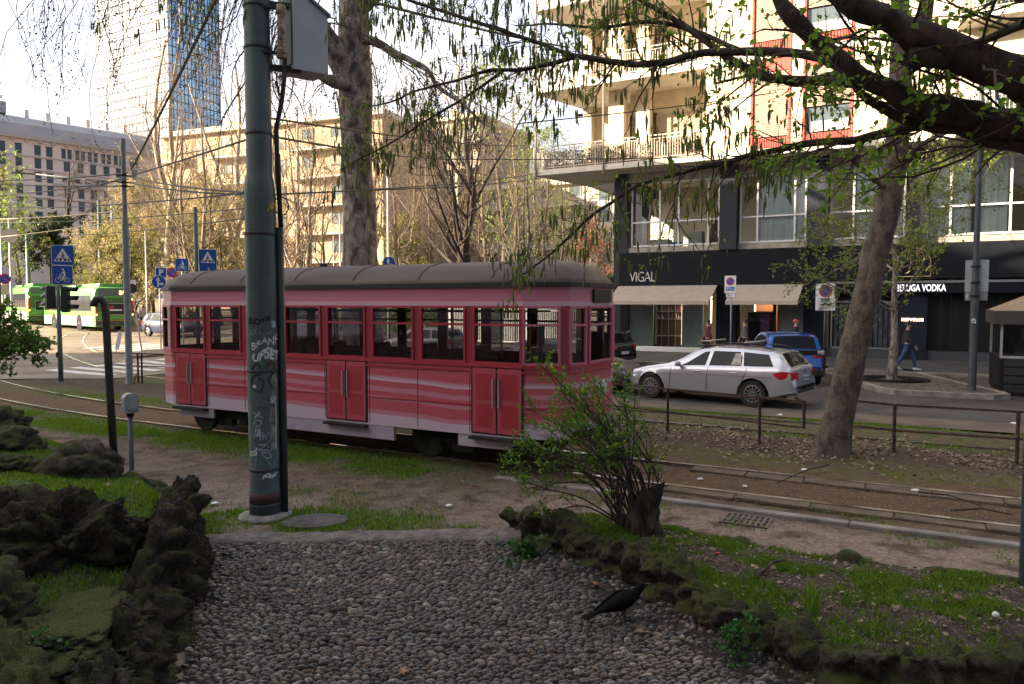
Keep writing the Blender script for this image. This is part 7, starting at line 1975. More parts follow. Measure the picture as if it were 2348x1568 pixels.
    deck(xc + .03, xr0 - .03, .92, "windscreen", CGLASS); deck(xr1 + .04, xb - .02, .90, "rear_window", CGLASS)
    # wheels
    for xa in (wb0, wb1):
        for s_ in (-1, 1):
            e = bpy.data.objects.new("wheel", None); COL.objects.link(e); e.parent = th; e.location = (OX + xa, s_ * (W - .105), wr)
            R = Matrix.Rotation(-PI / 2 * s_, 3, 'X')
            mb = MB(); mb.lathe([(wr * .66, -.10), (wr * .95, -.10), (wr, -.07), (wr, .07), (wr * .95, .10), (wr * .68, .095), (wr * .66, .05)], (0, 0, 0), 30, R); mb.build("tyre", TYRE, e, angle=40)
            mb = MB(); mb.lathe([(wr * .66, -.06), (wr * .67, .088), (wr * .60, .092), (wr * .585, .03), (wr * .58, -.02)], (0, 0, 0), 30, R); mb.lathe([(.06, .02), (.06, .07), (.001, .08)], (0, 0, 0), 16, R)
            ns = sp.get('spokes', 10)
            for k in range(ns):
                a = 2 * PI * k / ns; c = R @ Vector((math.cos(a) * wr * .34, math.sin(a) * wr * .34, .07)); d = (R @ Vector((math.cos(a), math.sin(a), 0)))
                mb.bar(c - d * wr * .29, c + d * wr * .29, .028, .025, up=(0, 1, 0))
            mb.build("rim", ALLOY, e, angle=30)
            mb = MB(); mb.lathe([(wr * .56, .0), (wr * .56, .012)], (0, 0, 0), 24, R); mb.build("brake", TRIMB, e)
    # lamps, plates, seams, handles, mirrors
    for s_ in (-1, 1):
        mb = MB(); hz = sp['head']; vs = []
        for x, z in ((.13, hz - .06), (.19, hz + .03), (.46, hz + .09), (.56, hz + .085), (.38, hz - .02)): vs.append((OX + x, s_ * (wide(x) * 1.0 + .004), z))
        vs += [(OX + .03, s_ * W * .58, hz - .07), (OX + .12, s_ * W * .58, hz + .02)]
        mb.add(vs, [(0, 1, 2, 3, 4), (5, 6, 1, 0)]); mb.build("headlight", HEADL, th)
        mb = MB(); tz = sp['tail']; d_ = .5; P = [(L - .05, tz + .09), (L - .30, tz + .10), (L - d_, tz + .03), (L - .36, tz - .09), (L - .07, tz - .11)]
        vs = [(OX + x, s_ * (wide(x) + .006), z) for x, z in P] + [(OX + L + .006 - .03, s_ * W * .55, tz + .07), (OX + L + .006, s_ * W * .58, tz - .09)]
        mb.add(vs, [(0, 1, 2, 3, 4), (0, 4, 6, 5)]); mb.build("taillight", TAIL, th)
        mb = MB(); mx = sp['mirror']; mb.ball((OX + mx, s_ * (W + .09), sp['mz']), .1, 10, (.75, 1.15, .75)); mb.bar((OX + mx, s_ * (W - .06), sp['mz'] - .05), (OX + mx, s_ * (W + .05), sp['mz'] - .03), .06, .04); mb.build("mirror", paint, th, smooth=True)
        if detail:
            mb = MB()
            for xs_ in sp['seams']:
                P = [];
                for k in range(9):
                    z = zb0 + .10 + (interp(belt, xs_) - zb0 - .12) * k / 8; zz = (z - zb0) / (interp(belt, xs_) - zb0)
                    yy = wide(xs_) * (.99 + .012 * math.sin(zz * PI) - .035 * max(0, zz - .7) / .3); P.append((OX + xs_ + sp.get('seamcurve', 0) * (zz - .5) * (1 if xs_ > 3 else .2), s_ * yy, z))
                mb.tube(P, .006, 4)
            mb.build("door_seam", SEAM, th)
            for hx in sp['handles']:
                mb = MB(); mb.box((OX + hx, s_ * (wide(hx) * .985 + .015), sp['hz']), (.22, .03, .035), bev=.012); mb.build("door_handle", paint, th)
    mb = MB(); mb.box((OX + L + .004, 0, sp['plz']), (.012, .52, .115), bev=.004); pl_ = mb.build("number_plate", PLATE, th)
    mb = MB()
    for s_ in (-1, 1): mb.box((OX + L + .008, s_ * .235, sp['plz']), (.012, .045, .108))
    mb.build("plate_band", PLB, pl_)
    if plate: text("plate_text", plate, .10, SBLACK, pl_, (OX + L + .012, 0, sp['plz']), face='+x', extrude=.001, sx=.85)
    mb = MB(); mb.box((OX + L - .02, 0, sp.get('sill', .22) + .2), (.06, W * 1.3, .10), bev=.02); mb.build("rear_bumper_trim", sp.get('trim', TRIMB), th)
    mb = MB(); mb.box((OX + .03, 0, .38), (.05, W * 1.0, .16), bev=.02); mb.box((OX + .03, 0, sp['head'] - .02), (.05, W * .7, .12), bev=.02); mb.build("grille", TRIMB, th)
    return th, OX, wide
EST = dict(L=4.52, W=1.82, H=1.42, axles=(.78, 3.54), wr=.325, top=[(0, .52), (.06, .62), (.22, .74), (.7, .86), (1.22, .95), (1.40, 1.02), (2.1, 1.36), (2.5, 1.42), (3.2, 1.415), (3.95, 1.36), (4.10, 1.32), (4.40, 1.0), (4.46, .86), (4.52, .60)],
           belt=[(0, .50), (.22, .70), (.8, .82), (1.25, .88), (2.2, .925), (3.4, .965), (4.2, .99), (4.4, .96), (4.52, .58)], cowl=1.28, roof0=2.06, roof1=4.08, rearwin=4.41,
           side_glass=[((1.62, 2.22), (2.30, 2.36)), ((2.40, 2.46), (3.22, 3.16)), ((3.30, 3.24), (4.02, 3.86))], seams=[1.35, 2.36, 3.28], seamcurve=.25, handles=(2.12, 3.05), hz=.80, head=.62, tail=.80, mirror=1.62, mz=.97, plz=.72, spokes=12)
SILVER = M("silver_paint", (.46, .48, .53), .26, metal=.5, coat=.8)
pf, pr = gnd(1588, 972 / 1.0652 * 1.0), gnd(1722, 995 / 1.0652)
pf = gnd(1588 / 1.0652, 972 / 1.0652); pr = gnd(1836 / 1.0652, 995 / 1.0652)
dv = (pr - pf).normalized(); wbv = (pr - pf).length; ctr = pf + dv * (wbv * (2.26 - .78) / 2.76); nrm2 = Vector((-dv.y, dv.x, 0))
if nrm2.y < 0: nrm2 = -nrm2
cl = ctr + nrm2 * .90
sc_ = wbv / 2.76
c1, OX, wide = car("silver estate car with roof bars parked alongside the far track", SILVER, (cl.x, cl.y, .006), math.atan2(dv.y, dv.x), EST, "DP 967ZB")
c1.scale = (min(sc_, 1.06),) * 3
mb = MB()
for s_ in (-1, 1): mb.tube([(OX + x, s_ * .60, z) for x, z in ((1.95, 1.385), (2.2, 1.445), (3.0, 1.475), (3.7, 1.455), (3.95, 1.40))], .016, 8)
mb.build("roof_rail", TRIMB, c1, smooth=True)
for x in (2.15, 3.25):
    mb = MB(); mb.box((OX + x, 0, 1.545), (.05, 1.36, .025), bev=.008); rb = mb.build("roof_bar", M("bar_silver", (.6, .58, .54), .35, metal=.6), c1)
    mb = MB()
    for s_ in (-1, 1): mb.box((OX + x, s_ * .60, 1.505), (.12, .07, .07), bev=.015)
    mb.build("bar_foot", TRIMB, rb)
mb = MB(); zz = 1.16
mb.add([(OX + 2.98, -.845, 1.0), (OX + 3.24, -.845, 1.01), (OX + 3.2, -.75, 1.28), (OX + 3.06, -.755, 1.28)], [(0, 1, 2, 3)]); mb.build("window_shade", M("shade_cloth", (.46, .44, .40), .9, var=.2, scale=12), c1)
mb = MB(); mb.tube([(OX + 4.45, -.55, .26), (OX + 4.56, -.55, .26)], .035, 10); mb.build("exhaust", M("exhaust_rust", (.2, .1, .06), .5, metal=.5), c1, smooth=True)
mb = MB(); mb.tube([(OX + .35, -.905, .62), (OX + 1.4, -.925, .70), (OX + 3.0, -.93, .735), (OX + 4.0, -.905, .75)], .006, 4); mb.build("crease_line", M("crease", (.12, .125, .14), .4, metal=.4), c1)
mb = MB(); mb.disc((OX + 4.50, 0, .90), .035, 'x', 16, .02); mb.build("badge", PLB, c1)
SUV = dict(L=4.45, W=1.86, H=1.63, axles=(.85, 3.52), wr=.36, sill=.28, top=[(0, .62), (.06, .78), (.2, .90), (.8, 1.02), (1.15, 1.08), (1.3, 1.14), (1.95, 1.54), (2.3, 1.62), (3.2, 1.63), (3.9, 1.58), (4.08, 1.55), (4.36, 1.14), (4.42, .95), (4.45, .62)],
           belt=[(0, .60), (.22, .86), (.8, .98), (1.2, 1.03), (2.2, 1.06), (3.4, 1.10), (4.2, 1.13), (4.36, 1.08), (4.45, .6)], cowl=1.2, roof0=1.95, roof1=4.05, rearwin=4.37, side_glass=[((1.55, 2.05), (2.25, 2.28)), ((2.34, 2.38), (3.1, 3.05)), ((3.18, 3.12), (3.9, 3.7))],
           seams=[1.3, 2.3, 3.15], handles=(2.05, 2.9), hz=.95, head=.80, tail=.98, mirror=1.6, mz=1.12, plz=.80, spokes=5, trim=M("skid_silver", (.45, .46, .48), .4, metal=.5))
BLUEP = M("blue_paint", (.012, .11, .46), .22, metal=.25, coat=.7)
bl = at(1792, 690, 24.9); bl.z = .006
c2, OX2, w2_ = car("bright blue sport utility car seen from behind, beyond the silver estate", BLUEP, (bl.x, bl.y, .006), math.radians(-99), SUV, "GX 249CT")
mb = MB(); mb.box((OX2 + 4.452, 0, 1.06), (.03, 1.5, .14), bev=.01); mb.build("rear_panel", M("gloss_black", (.01, .01, .012), .12), c2)
mb = MB()
for s_ in (-1, 1): mb.box((OX2 + 4.45, s_ * .74, 1.06), (.05, .22, .13), bev=.02)
mb.build("lamp_cluster", HEADL, c2)
mb = MB(); mb.box((OX2 + 4.47, 0, 1.06), (.012, .10, .09), bev=.004); mb.build("badge", CHROME, c2)
mb = MB(); mb.box((OX2 + 4.42, 0, .44), (.12, 1.74, .24), bev=.04); mb.build("lower_bumper", TRIMB, c2)
HAT = dict(L=4.1, W=1.76, H=1.48, axles=(.8, 3.3), wr=.31, top=[(0, .5), (.06, .64), (.2, .76), (.7, .88), (1.05, .95), (1.2, 1.02), (1.85, 1.40), (2.2, 1.47), (3.0, 1.48), (3.6, 1.42), (3.75, 1.38), (4.02, 1.0), (4.07, .85), (4.1, .55)],
           belt=[(0, .48), (.22, .72), (.8, .85), (1.1, .90), (2.2, .94), (3.2, .98), (3.9, .99), (4.02, .95), (4.1, .52)], cowl=1.1, roof0=1.85, roof1=3.72, rearwin=4.03, side_glass=[((1.45, 1.95), (2.15, 2.18)), ((2.24, 2.28), (3.05, 2.98)), ((3.12, 3.05), (3.6, 3.45))],
           seams=[1.2, 2.2, 3.08], handles=(1.95, 2.8), hz=.82, head=.63, tail=.85, mirror=1.5, mz=1.0, plz=.62, spokes=7)
GREYP = M("grey_paint", (.10, .088, .082), .3, metal=.5, coat=.6); BLKP = M("black_paint", (.014, .014, .016), .25, coat=.6); WHTP = M("white_paint", (.58, .58, .57), .3, coat=.5)
def put(label, paint, x, Y, deg, sp=HAT, plate="", t=None):
    p = at(x, 690, Y); z = gz(p.x, p.y) + .006
    return car(label, paint, (p.x, p.y, z), STREET + math.radians(deg), sp, plate, detail=True)[0]
put("grey car nose to nose with the silver estate, half behind the tram", GREYP, 1315, 22.3, 180)
put("black hatchback parked by the hedge corner near the share bicycle", BLKP, 1345, 30.5, -20)
put("white car seen through the tram windows near the plane trunk", WHTP, 790, 38, 5)
put("pale grey car seen through the tram windows left of the hedge", M("pale_grey_paint", (.36, .36, .37), .3, metal=.4), 965, 34, 2)
put("dark blue car waiting beyond the small parking sign", M("navy_paint", (.02, .03, .08), .3, coat=.5), 395, 46, 180)

# ================================================================ BUSES
BG = M("bus_green", (.10, .36, .06), .35, coat=.4); BW = M("bus_white", (.66, .67, .62), .4); BGD = M("bus_green_shaded", (.05, .14, .04), .4); BGL = M("bus_glass", (.02, .026, .03), .08, spec=.8)
LED = M("led_amber", (1.0, .45, .06), .5, emit=5.0); BRED = M("bus_red_lamp", (.55, .03, .02), .3)
def bus(label, loc, rz, L, rear=True):
    th = thing("city_bus", label, "bus", loc, rz, "green city buses waiting at the left"); W = 1.27; H = 2.95
    prof = [(-W, .30), (-W, 1.0), (-W, 2.55), (-W + .10, 2.85), (-W + .28, H), (W - .28, H), (W - .10, 2.85), (W, 2.55), (W, 1.0), (W, .30)]
    rings = []
    for x, s_ in ((-L / 2, .93), (-L / 2 + .12, .985), (-L / 2 + .4, 1), (L / 2 - .4, 1), (L / 2 - .1, .985), (L / 2, .94)): rings.append([(x, y * s_, z if z < 1 else .3 + (z - .3) * (1 - (1 - s_) * .5)) for y, z in prof])
    mb = MB(); mb.loft(rings); b = mb.build("body", BG, th, angle=35); fix_normals(b)
    mb = MB()
    for s_ in (-1, 1): mb.span((-L / 2 + .25, s_ * (W + .004), .33), (L / 2 - .2, s_ * (W - .03), .95))
    mb.build("lower_panel", BW, th)
    mb = MB()
    for s_ in (-1, 1): mb.span((-L / 2 + .3, s_ * (W + .006), 1.32), (L / 2 - .55, s_ * (W - .03), 2.38))
    mb.build("side_window", BGL, th)
    mb = MB(); n = int(L / 1.5)
    for s_ in (-1, 1):
        for k in range(n): x = -L / 2 + .9 + k * (L - 1.6) / n; mb.span((x, s_ * (W + .012), 1.32), (x + .05, s_ * (W - .02), 2.38))
    mb.build("window_divider", BLACKM, th)
    mb = MB(); mb.loft([[(x, y * w_, z) for y, z in ((-.95, H - .05), (-.85, H + .22), (.85, H + .22), (.95, H - .05))] for x, w_ in ((L / 2 - .35, .9), (L / 2 - .7, 1), (L / 2 - 3.4, 1), (L / 2 - 3.8, .9))]); mb.loft([[(x, y * w_, z) for y, z in ((-.95, H - .05), (-.85, H + .16), (.85, H + .16), (.95, H - .05))] for x, w_ in ((.4, .9), (0, 1), (-2.2, 1), (-2.6, .9))]); mb.build("roof_pod", BG, th)
    for x in (-L / 2 + 2.6, L / 2 - 3.0):
        for s_ in (-1, 1):
            mb = MB(); R = Matrix.Rotation(-PI / 2 * s_, 3, 'X'); mb.lathe([(.30, -.12), (.47, -.12), (.48, .1), (.46, .13), (.30, .12)], (x, s_ * (W - .12), .48), 24, R); w_ = mb.build("wheel", TYRE, th, angle=40)
            mb = MB(); mb.lathe([(.31, .0), (.30, .10), (.1, .06), (.08, .14), (.001, .14)], (x, s_ * (W - .12), .48), 20, R); mb.build("rim", ALLOY, w_, angle=40)
            mb = MB(); mb.lathe([(.58, .134), (.58, .137)], (x, s_ * (W - .12), .50), 24, R); mb.build("wheel_arch", BLACKM, th)
    X = L / 2
    mb = MB(); mb.box((X + .0, 0, 2.58), (.03, 2.0, .50), bev=.01); d = mb.build("rear_display", M("display_grey", (.09, .14, .13), .25), th)
    text("line_number", "B9", .34, LED, d, (X + .02, .52, 2.55), face='+x', bold=.012, spacing=1.25)
    mb = MB(); mb.box((X - .005, 0, 1.75), (.03, 2.2, .95), bev=.01); mb.build("rear_panel", BGD, th)  # shade on the rear put into a darker copy of the green
    mb = MB(); mb.box((X - .02, 0, .55), (.08, 2.35, .45), bev=.03); mb.build("rear_bumper", M("bumper_dark", (.06, .07, .06), .6), th)
    mb = MB(); mb.box((X + .022, 0, .70), (.01, 2.3, .05)); mb.build("yellow_stripe", YEL, th)
    mb = MB(); mb.box((X + .016, -.05, 1.45), (.02, 1.35, .75), bev=.005); a = mb.build("advert_board", SBLACK, th)
    mb = MB()
    for q in (((-.74, 1.06), (.64, 1.09)), ((-.74, 1.81), (.64, 1.84)), ((-.74, 1.09), (-.71, 1.81)), ((.61, 1.09), (.64, 1.81))): mb.span((X + .02, q[0][0], q[0][1]), (X + .03, q[1][0], q[1][1]))
    mb.build("advert_frame", GALV, a)
    mb = MB(); mb.span((X + .027, -.50, 1.52), (X + .031, -.05, 1.64)); mb.build("advert_print", SRED, a)
    mb = MB(); mb.span((X + .027, -.48, 1.34), (X + .031, .45, 1.44)); mb.build("advert_print", SWHITE, a)
    for s_ in (-1, 1):
        mb = MB(); mb.tube([(X - .0, s_ * 1.16, 2.2), (X + .02, s_ * 1.17, 1.7), (X + .02, s_ * 1.16, 1.2), (X + .015, s_ * 1.04, .92)], .045, 8); mb.build("taillight", BRED, th, smooth=True)
        mb = MB(); mb.ball((X + .02, s_ * 1.16, 2.12), .06, 8); mb.ball((X + .035, s_ * 1.13, 1.08), .05, 8); mb.build("turn_lamp", LED, th)
    mb = MB(); mb.box((-L / 2 - .0, 0, 1.75), (.05, 2.25, 1.4), bev=.02); mb.build("windscreen", BGL, th)
    return th
p = gnd_t(232, 748); dirb = math.radians(-43)
hd_ = Vector((math.cos(dirb), math.sin(dirb), 0)); c_ = Vector((at(262, 690, 50).x, 50, 0)) - hd_ * 5.6
bus("green city bus with lit rear number, nearest of the two buses", (c_.x, c_.y, gz(c_.x, c_.y) + .0), dirb, 11.2)
c2_ = Vector((at(126, 690, 58).x, 58, 0)) - hd_ * 6
bus("second green city bus ahead, mostly hidden by the shrub and traffic light", (c2_.x, c2_.y, gz(c2_.x, c2_.y)), dirb - .10, 12)
# ================================================================ FOREGROUND: rock walls, mound, bed, plants, litter
def rock_mat(name, moss_amt=.5, dark=(.022, .02, .017), mid=(.075, .065, .052), moss=(.05, .062, .014)):
    m = bpy.data.materials.new(name); m.use_nodes = True; n = m.node_tree; p = n.nodes["Principled BSDF"]; L = n.links
    tc = n.nodes.new("ShaderNodeTexCoord"); geo = n.nodes.new("ShaderNodeNewGeometry")
    def noise_(sc, det=8, r=.65):
        z = n.nodes.new("ShaderNodeTexNoise"); z.inputs["Scale"].default_value = sc; z.inputs["Detail"].default_value = det; z.inputs["Roughness"].default_value = r
        L.new(tc.outputs["Object"], z.inputs["Vector"]); return z.outputs[0]
    def ramp(src, a, b, ca, cb):
        r = n.nodes.new("ShaderNodeValToRGB"); r.color_ramp.elements[0].position = a; r.color_ramp.elements[1].position = b
        r.color_ramp.elements[0].color = (*ca, 1); r.color_ramp.elements[1].color = (*cb, 1); L.new(src, r.inputs[0]); return r.outputs[0]
    big, fine, pit = noise_(5), noise_(26), noise_(80, 4)
    base = ramp(fine, .32, .68, dark, mid)
    sp = n.nodes.new("ShaderNodeTexVoronoi"); sp.inputs["Scale"].default_value = 22; L.new(tc.outputs["Object"], sp.inputs["Vector"])
    peb = ramp(sp.outputs["Distance"], .10, .16, (1, 1, 1), (0, 0, 0))
    gate = ramp(noise_(11, 3), .56, .62, (0, 0, 0), (1, 1, 1))
    pm = n.nodes.new("ShaderNodeMath"); pm.operation = 'MULTIPLY'; L.new(peb, pm.inputs[0]); L.new(gate, pm.inputs[1])
    m1 = n.nodes.new("ShaderNodeMix"); m1.data_type = 'RGBA'; L.new(pm.outputs[0], m1.inputs[0]); L.new(base, m1.inputs[6]); m1.inputs[7].default_value = (.16, .155, .14, 1)
    sz = n.nodes.new("ShaderNodeSeparateXYZ"); L.new(geo.outputs["Normal"], sz.inputs[0])
    up = n.nodes.new("ShaderNodeMapRange"); up.inputs[1].default_value = -.1; up.inputs[2].default_value = .8; L.new(sz.outputs[2], up.inputs[0])
    mm = n.nodes.new("ShaderNodeMath"); mm.operation = 'MULTIPLY'; L.new(up.outputs[0], mm.inputs[0]); L.new(ramp(big, .5 - moss_amt * .25, .62 - moss_amt * .2, (0, 0, 0), (1, 1, 1)), mm.inputs[1])
    m2 = n.nodes.new("ShaderNodeMix"); m2.data_type = 'RGBA'; L.new(mm.outputs[0], m2.inputs[0]); L.new(m1.outputs[2], m2.inputs[6]); L.new(ramp(pit, .35, .65, tuple(c * .45 for c in moss), tuple(c * 1.5 for c in moss)), m2.inputs[7])
    L.new(m2.outputs[2], p.inputs["Base Color"]); p.inputs["Roughness"].default_value = .92; p.inputs["Specular IOR Level"].default_value = .25
    b = n.nodes.new("ShaderNodeBump"); b.inputs["Strength"].default_value = 1.0; b.inputs["Distance"].default_value = .03
    ad = n.nodes.new("ShaderNodeMath"); ad.operation = 'ADD'; L.new(fine, ad.inputs[0]); L.new(pit, ad.inputs[1]); L.new(ad.outputs[0], b.inputs["Height"]); L.new(b.outputs[0], p.inputs["Normal"])
    return m
ROCK = rock_mat("tufa_rock", .55, (.025, .021, .016), (.13, .11, .085), (.07, .085, .02)); ROCKM = rock_mat("mossy_rock", .95, (.03, .027, .02), (.15, .13, .10), (.085, .095, .03)); ROCKD = rock_mat("dark_rock", .1, (.008, .007, .006), (.085, .066, .05), (.06, .07, .018)); ROCKB = rock_mat("boulder_rock", .3, (.05, .042, .032), (.17, .145, .11), (.08, .085, .03))
def disp(v, seed, amp):
    q = v + Vector((seed * 7.3, seed * 3.1, seed))
    a = mnoise.fractal(q * 1.6, 1.0, 2.0, 3) * amp[0]
    dd = mnoise.voronoi(q * 3.0 + mnoise.noise_vector(q * 2.0) * .35)[0]
    b = (min(.45, dd[1] - dd[0]) * 2.4 - .45 - abs(mnoise.fractal(q * 5.5, .9, 2.1, 3)) * .5) * amp[1]
    c = mnoise.fractal(q * 11, .8, 2.2, 4) * amp[2]
    return a + b + c
def rock(name, label, c, size, seed, m, rz=0.0, amp=(.22, .10, .035), sub=5, flat=.0, group=None, cat="rock"):
    b = bmesh.new(); bmesh.ops.create_icosphere(b, subdivisions=sub, radius=1.0)
    S = Vector(size)
    for v in b.verts:
        d = v.co.normalized(); k = 1 + disp(d * 1.1 * max(size), seed, tuple(a / max(.25, min(size)) * .55 for a in amp))
        q = d * k
        q.z = math.copysign(abs(q.z) ** (1 - flat * .5), q.z)
        v.co = Vector((q.x * S.x, q.y * S.y, q.z * S.z))
    me = bpy.data.meshes.new(name); b.to_mesh(me); b.free(); me.polygons.foreach_set('use_smooth', [True] * len(me.polygons)); me.materials.append(m)
    o = bpy.data.objects.new(name, me); COL.objects.link(o); o.location = c; o.rotation_euler = (0, 0, rz); tag(o, label, cat, group); return o
def cat_line(P, n):
    A = smooth_path([(*p, 0) for p in P], n * 8); d = np.concatenate([[0], np.cumsum(np.linalg.norm(np.diff(A[:, :2], axis=0), axis=1))])
    t = np.linspace(0, d[-1], n); return np.stack([np.interp(t, d, A[:, k]) for k in (0, 1)], 1), d[-1]
def rock_wall(name, label, P, hfun, thick, batter, m, inward, seed, amp=(.07, .07, .028), res=.028, cat="rock wall"):
    """a wall of knobbly tufa swept along P; inward = +1 when its back lies to the left of the walking direction"""
    n = int(sum(math.dist(a, b) for a, b in zip(P[:-1], P[1:])) / res); C, L = cat_line(P, n)
    T = np.gradient(C, axis=0); T /= np.linalg.norm(T, axis=1, keepdims=True); Nn = np.stack([-T[:, 1], T[:, 0]], 1) * inward
    vs = []; K_ = 30
    for i in range(n):
        s = i / (n - 1) * L; h = hfun(s / L) + .10 * mnoise.noise(Vector((s * 1.8, seed, 0))) + .06 * abs(mnoise.noise(Vector((s * 5, seed, 4))))
        h = max(.08, h); bt = batter(s / L) if callable(batter) else batter
        prof = []
        for j in range(K_):
            f = j / (K_ - 1)
            if f < .45: g = f / .45; d, z = bt * h * g, -.06 + (h * .85 + .06) * g; nd, nz_ = -1, .15
            elif f < .65: g = (f - .45) / .2; a = g * PI / 2; d, z = bt * h + thick * .3 * (1 - math.cos(a)), h * .85 + h * .15 * math.sin(a); nd, nz_ = -math.cos(a), math.sin(a)
            else: g = (f - .65) / .35; d, z = bt * h + thick * (.3 + .7 * g), h - (h + .05) * g ** 3; nd, nz_ = .1, 1
            b = Vector((C[i, 0] + Nn[i, 0] * d, C[i, 1] + Nn[i, 1] * d, z)); nv = Vector((Nn[i, 0] * nd, Nn[i, 1] * nd, nz_)).normalized()
            k = disp(b, seed, amp) * (.35 if f < .03 else 1)
            vs.append(b + nv * k)
    mb = MB(); mb.add(vs, [(i * K_ + j, (i + 1) * K_ + j, (i + 1) * K_ + j + 1, i * K_ + j + 1) for i in range(n - 1) for j in range(K_ - 1)])
    o = mb.build(name, m, smooth=True); tag(o, label, cat); return o
rock_wall("rock_wall", "low mossy tufa wall edging the right side of the cobbled path", WALLR, lambda f: .22 + .10 * sstep(0, .12, f) * sstep(.4, .25, f) + .06 * sstep(.3, .6, f) + .02 * f, .32, .25, ROCK, 1, 3, (.085, .12, .05), res=.018)
FARE = [(1.15, 8.45), (1.75, 8.12), (2.6, 7.55), (3.6, 7.02), (4.6, 6.55), (6.0, 5.95)]
rock_wall("stone_edging", "row of small mossy stones along the far side of the planting bed", FARE, lambda f: .10, .16, .3, ROCKM, -1, 8, (.05, .06, .02), .03, "stone edging")
WL = [(-1.60, 2.9), (-2.0, 4.1), (-2.30, 5.04), (-2.80, 6.5), (-3.30, 7.9), (-3.75, 8.35), (-4.3, 9.0)]
rock_wall("rock_wall", "tall dark rough rock wall along the left side of the cobbled path", WL, lambda f: .36 + .40 * sstep(.38, .54, f) - .36 * sstep(.60, 1.0, f), .34, lambda f: .60 - .42 * sstep(.38, .54, f), ROCKD, 1, 5, (.12, .14, .09), .018)
# mound behind the left wall
BD = [(-2.15, 2.6), (-2.45, 4.1), (-2.75, 5.04), (-3.22, 6.5), (-3.75, 7.9), (-4.3, 8.75), (-5.3, 9.9), (-6.2, 11.2), (-8.2, 13.2), (-11.2, 15.4), (-16, 17.6)]
C, L_ = cat_line(BD, 110); T = np.gradient(C, axis=0); T /= np.linalg.norm(T, axis=1, keepdims=True); Nn = np.stack([-T[:, 1], T[:, 0]], 1)
def mound_h(f, d, x, y):
    edge = .10 + .42 * sstep(.10, .20, f) - .38 * sstep(.27, .45, f)
    h = edge * sstep(-.15, .12, d) + (.16 * sstep(0, 1.2, d) + .22 * sstep(.6, 4, d)) * (.25 + .75 * sstep(.08, .24, f))
    return h + .07 * mnoise.noise(Vector((x * 1.3, y * 1.3, 2))) + .03 * mnoise.noise(Vector((x * 5, y * 5, 7))) - .03
rows = []; MND = []
ds = [-.35, -.15, -.05, .05, .15, .3, .5, .7, .95, 1.2, 1.6, 2.1, 2.8, 3.6, 5, 7, 9.5]
for i in range(110):
    for d in ds:
        dd = d if d < 1.6 else d
        x = C[i, 0] + Nn[i, 0] * dd; y = C[i, 1] + Nn[i, 1] * dd
        rows.append((x, y, mound_h(i / 109, d, x, y)))
K_ = len(ds)
MSOIL = M("mound_soil", (.065, .085, .018), .95, col2=(.06, .045, .03), scale=5, bump=.8, bscale=30)
mb = MB(); mb.add(rows, [(i * K_ + j, (i + 1) * K_ + j, (i + 1) * K_ + j + 1, i * K_ + j + 1) for i in range(109) for j in range(K_ - 1)]); o = mb.build("mound_terrain", MSOIL, smooth=True); tag(o, kind='structure')
MV = np.array(rows).reshape(110, K_, 3)
# planting bed at the right
Wc, _ = cat_line([(.45, 8.1), (.75, 7.5), (1.35, 6.55), (1.9, 5.68), (2.38, 4.93), (3.05, 4.70), (4.0, 4.74), (6.4, 5.0)], 60); Ec, _ = cat_line(FARE, 60)
BV = np.zeros((60, 24, 3))
for i in range(60):
    for j in range(24):
        f = j / 23; x = Wc[i, 0] * (1 - f) + Ec[i, 0] * f; y = Wc[i, 1] * (1 - f) + Ec[i, 1] * f
        z = .18 + .06 * math.sin(f * PI) - .10 * f + .035 * mnoise.noise(Vector((x * 2.5, y * 2.5, 9))) + .015 * mnoise.noise(Vector((x * 9, y * 9, 3))); BV[i, j] = (x, y, z)
BSOIL = M("bed_soil", (.095, .066, .044), .95, col2=(.026, .020, .014), scale=14, bump=1.0, bscale=60)
mb = MB(); mb.add([tuple(v) for v in BV.reshape(-1, 3)], [(i * 24 + j, (i + 1) * 24 + j, (i + 1) * 24 + j + 1, i * 24 + j + 1) for i in range(59) for j in range(23)]); tag(mb.build("planting_bed", BSOIL, smooth=True), kind='structure')
# rocks of the left rockery
RK = "boulders of the left rockery"
rock("boulder", "large rounded brown boulder with a crack, beside the vent pipe foot", (-5.35, 9.15, .52), (.42, .34, .32), 2, ROCKB, .2, (.22, .12, .04), group=RK)
rock("boulder", "dark jagged boulder with a deep hollow, biggest at the left", (-3.78, 6.2, .46), (.62, .42, .56), 4, ROCKD, .3, (.34, .16, .12), 6, group=RK)
rock("boulder", "dark jagged boulder at the left edge behind the hollow one", (-4.7, 6.3, .56), (.55, .42, .46), 6, ROCKD, 1.2, (.28, .14, .08), group=RK)
rock("boulder", "flat moss covered slab shelf at the lower left", (-3.12, 5.15, .20), (.46, .66, .22), 9, ROCKM, .25, (.14, .07, .05), 6, flat=.8, group=RK)
rock("boulder", "rough dark rock at the left edge above the moss slab", (-3.75, 5.1, .42), (.38, .36, .30), 12, ROCK, .8, (.24, .10, .08), group=RK)
rock("boulder", "mossy brown rock in the bottom left corner", (-3.22, 4.35, .22), (.44, .40, .40), 15, ROCKM, 1.9, (.24, .10, .08), group=RK)
rock("boulder", "small grey rock between corner rock and moss slab", (-2.72, 4.62, .06), (.24, .3, .32), 16, ROCK, .3, (.2, .16, .08), group=RK)
rock("boulder", "low grey stone on the grass left of the brown boulder", (-6.45, 9.4, .48), (.36, .26, .18), 17, ROCK, .1, group=RK)
rock("boulder", "low dark stone at the left edge above the grass", (-7.1, 9.7, .46), (.3, .26, .18), 18, ROCK, .9, group=RK)
rock("boulder", "dark rounded rock at the left edge by the dirt path, upper one", (-9.0, 12.9, .42), (.5, .42, .34), 19, ROCKM, .5, group=RK)
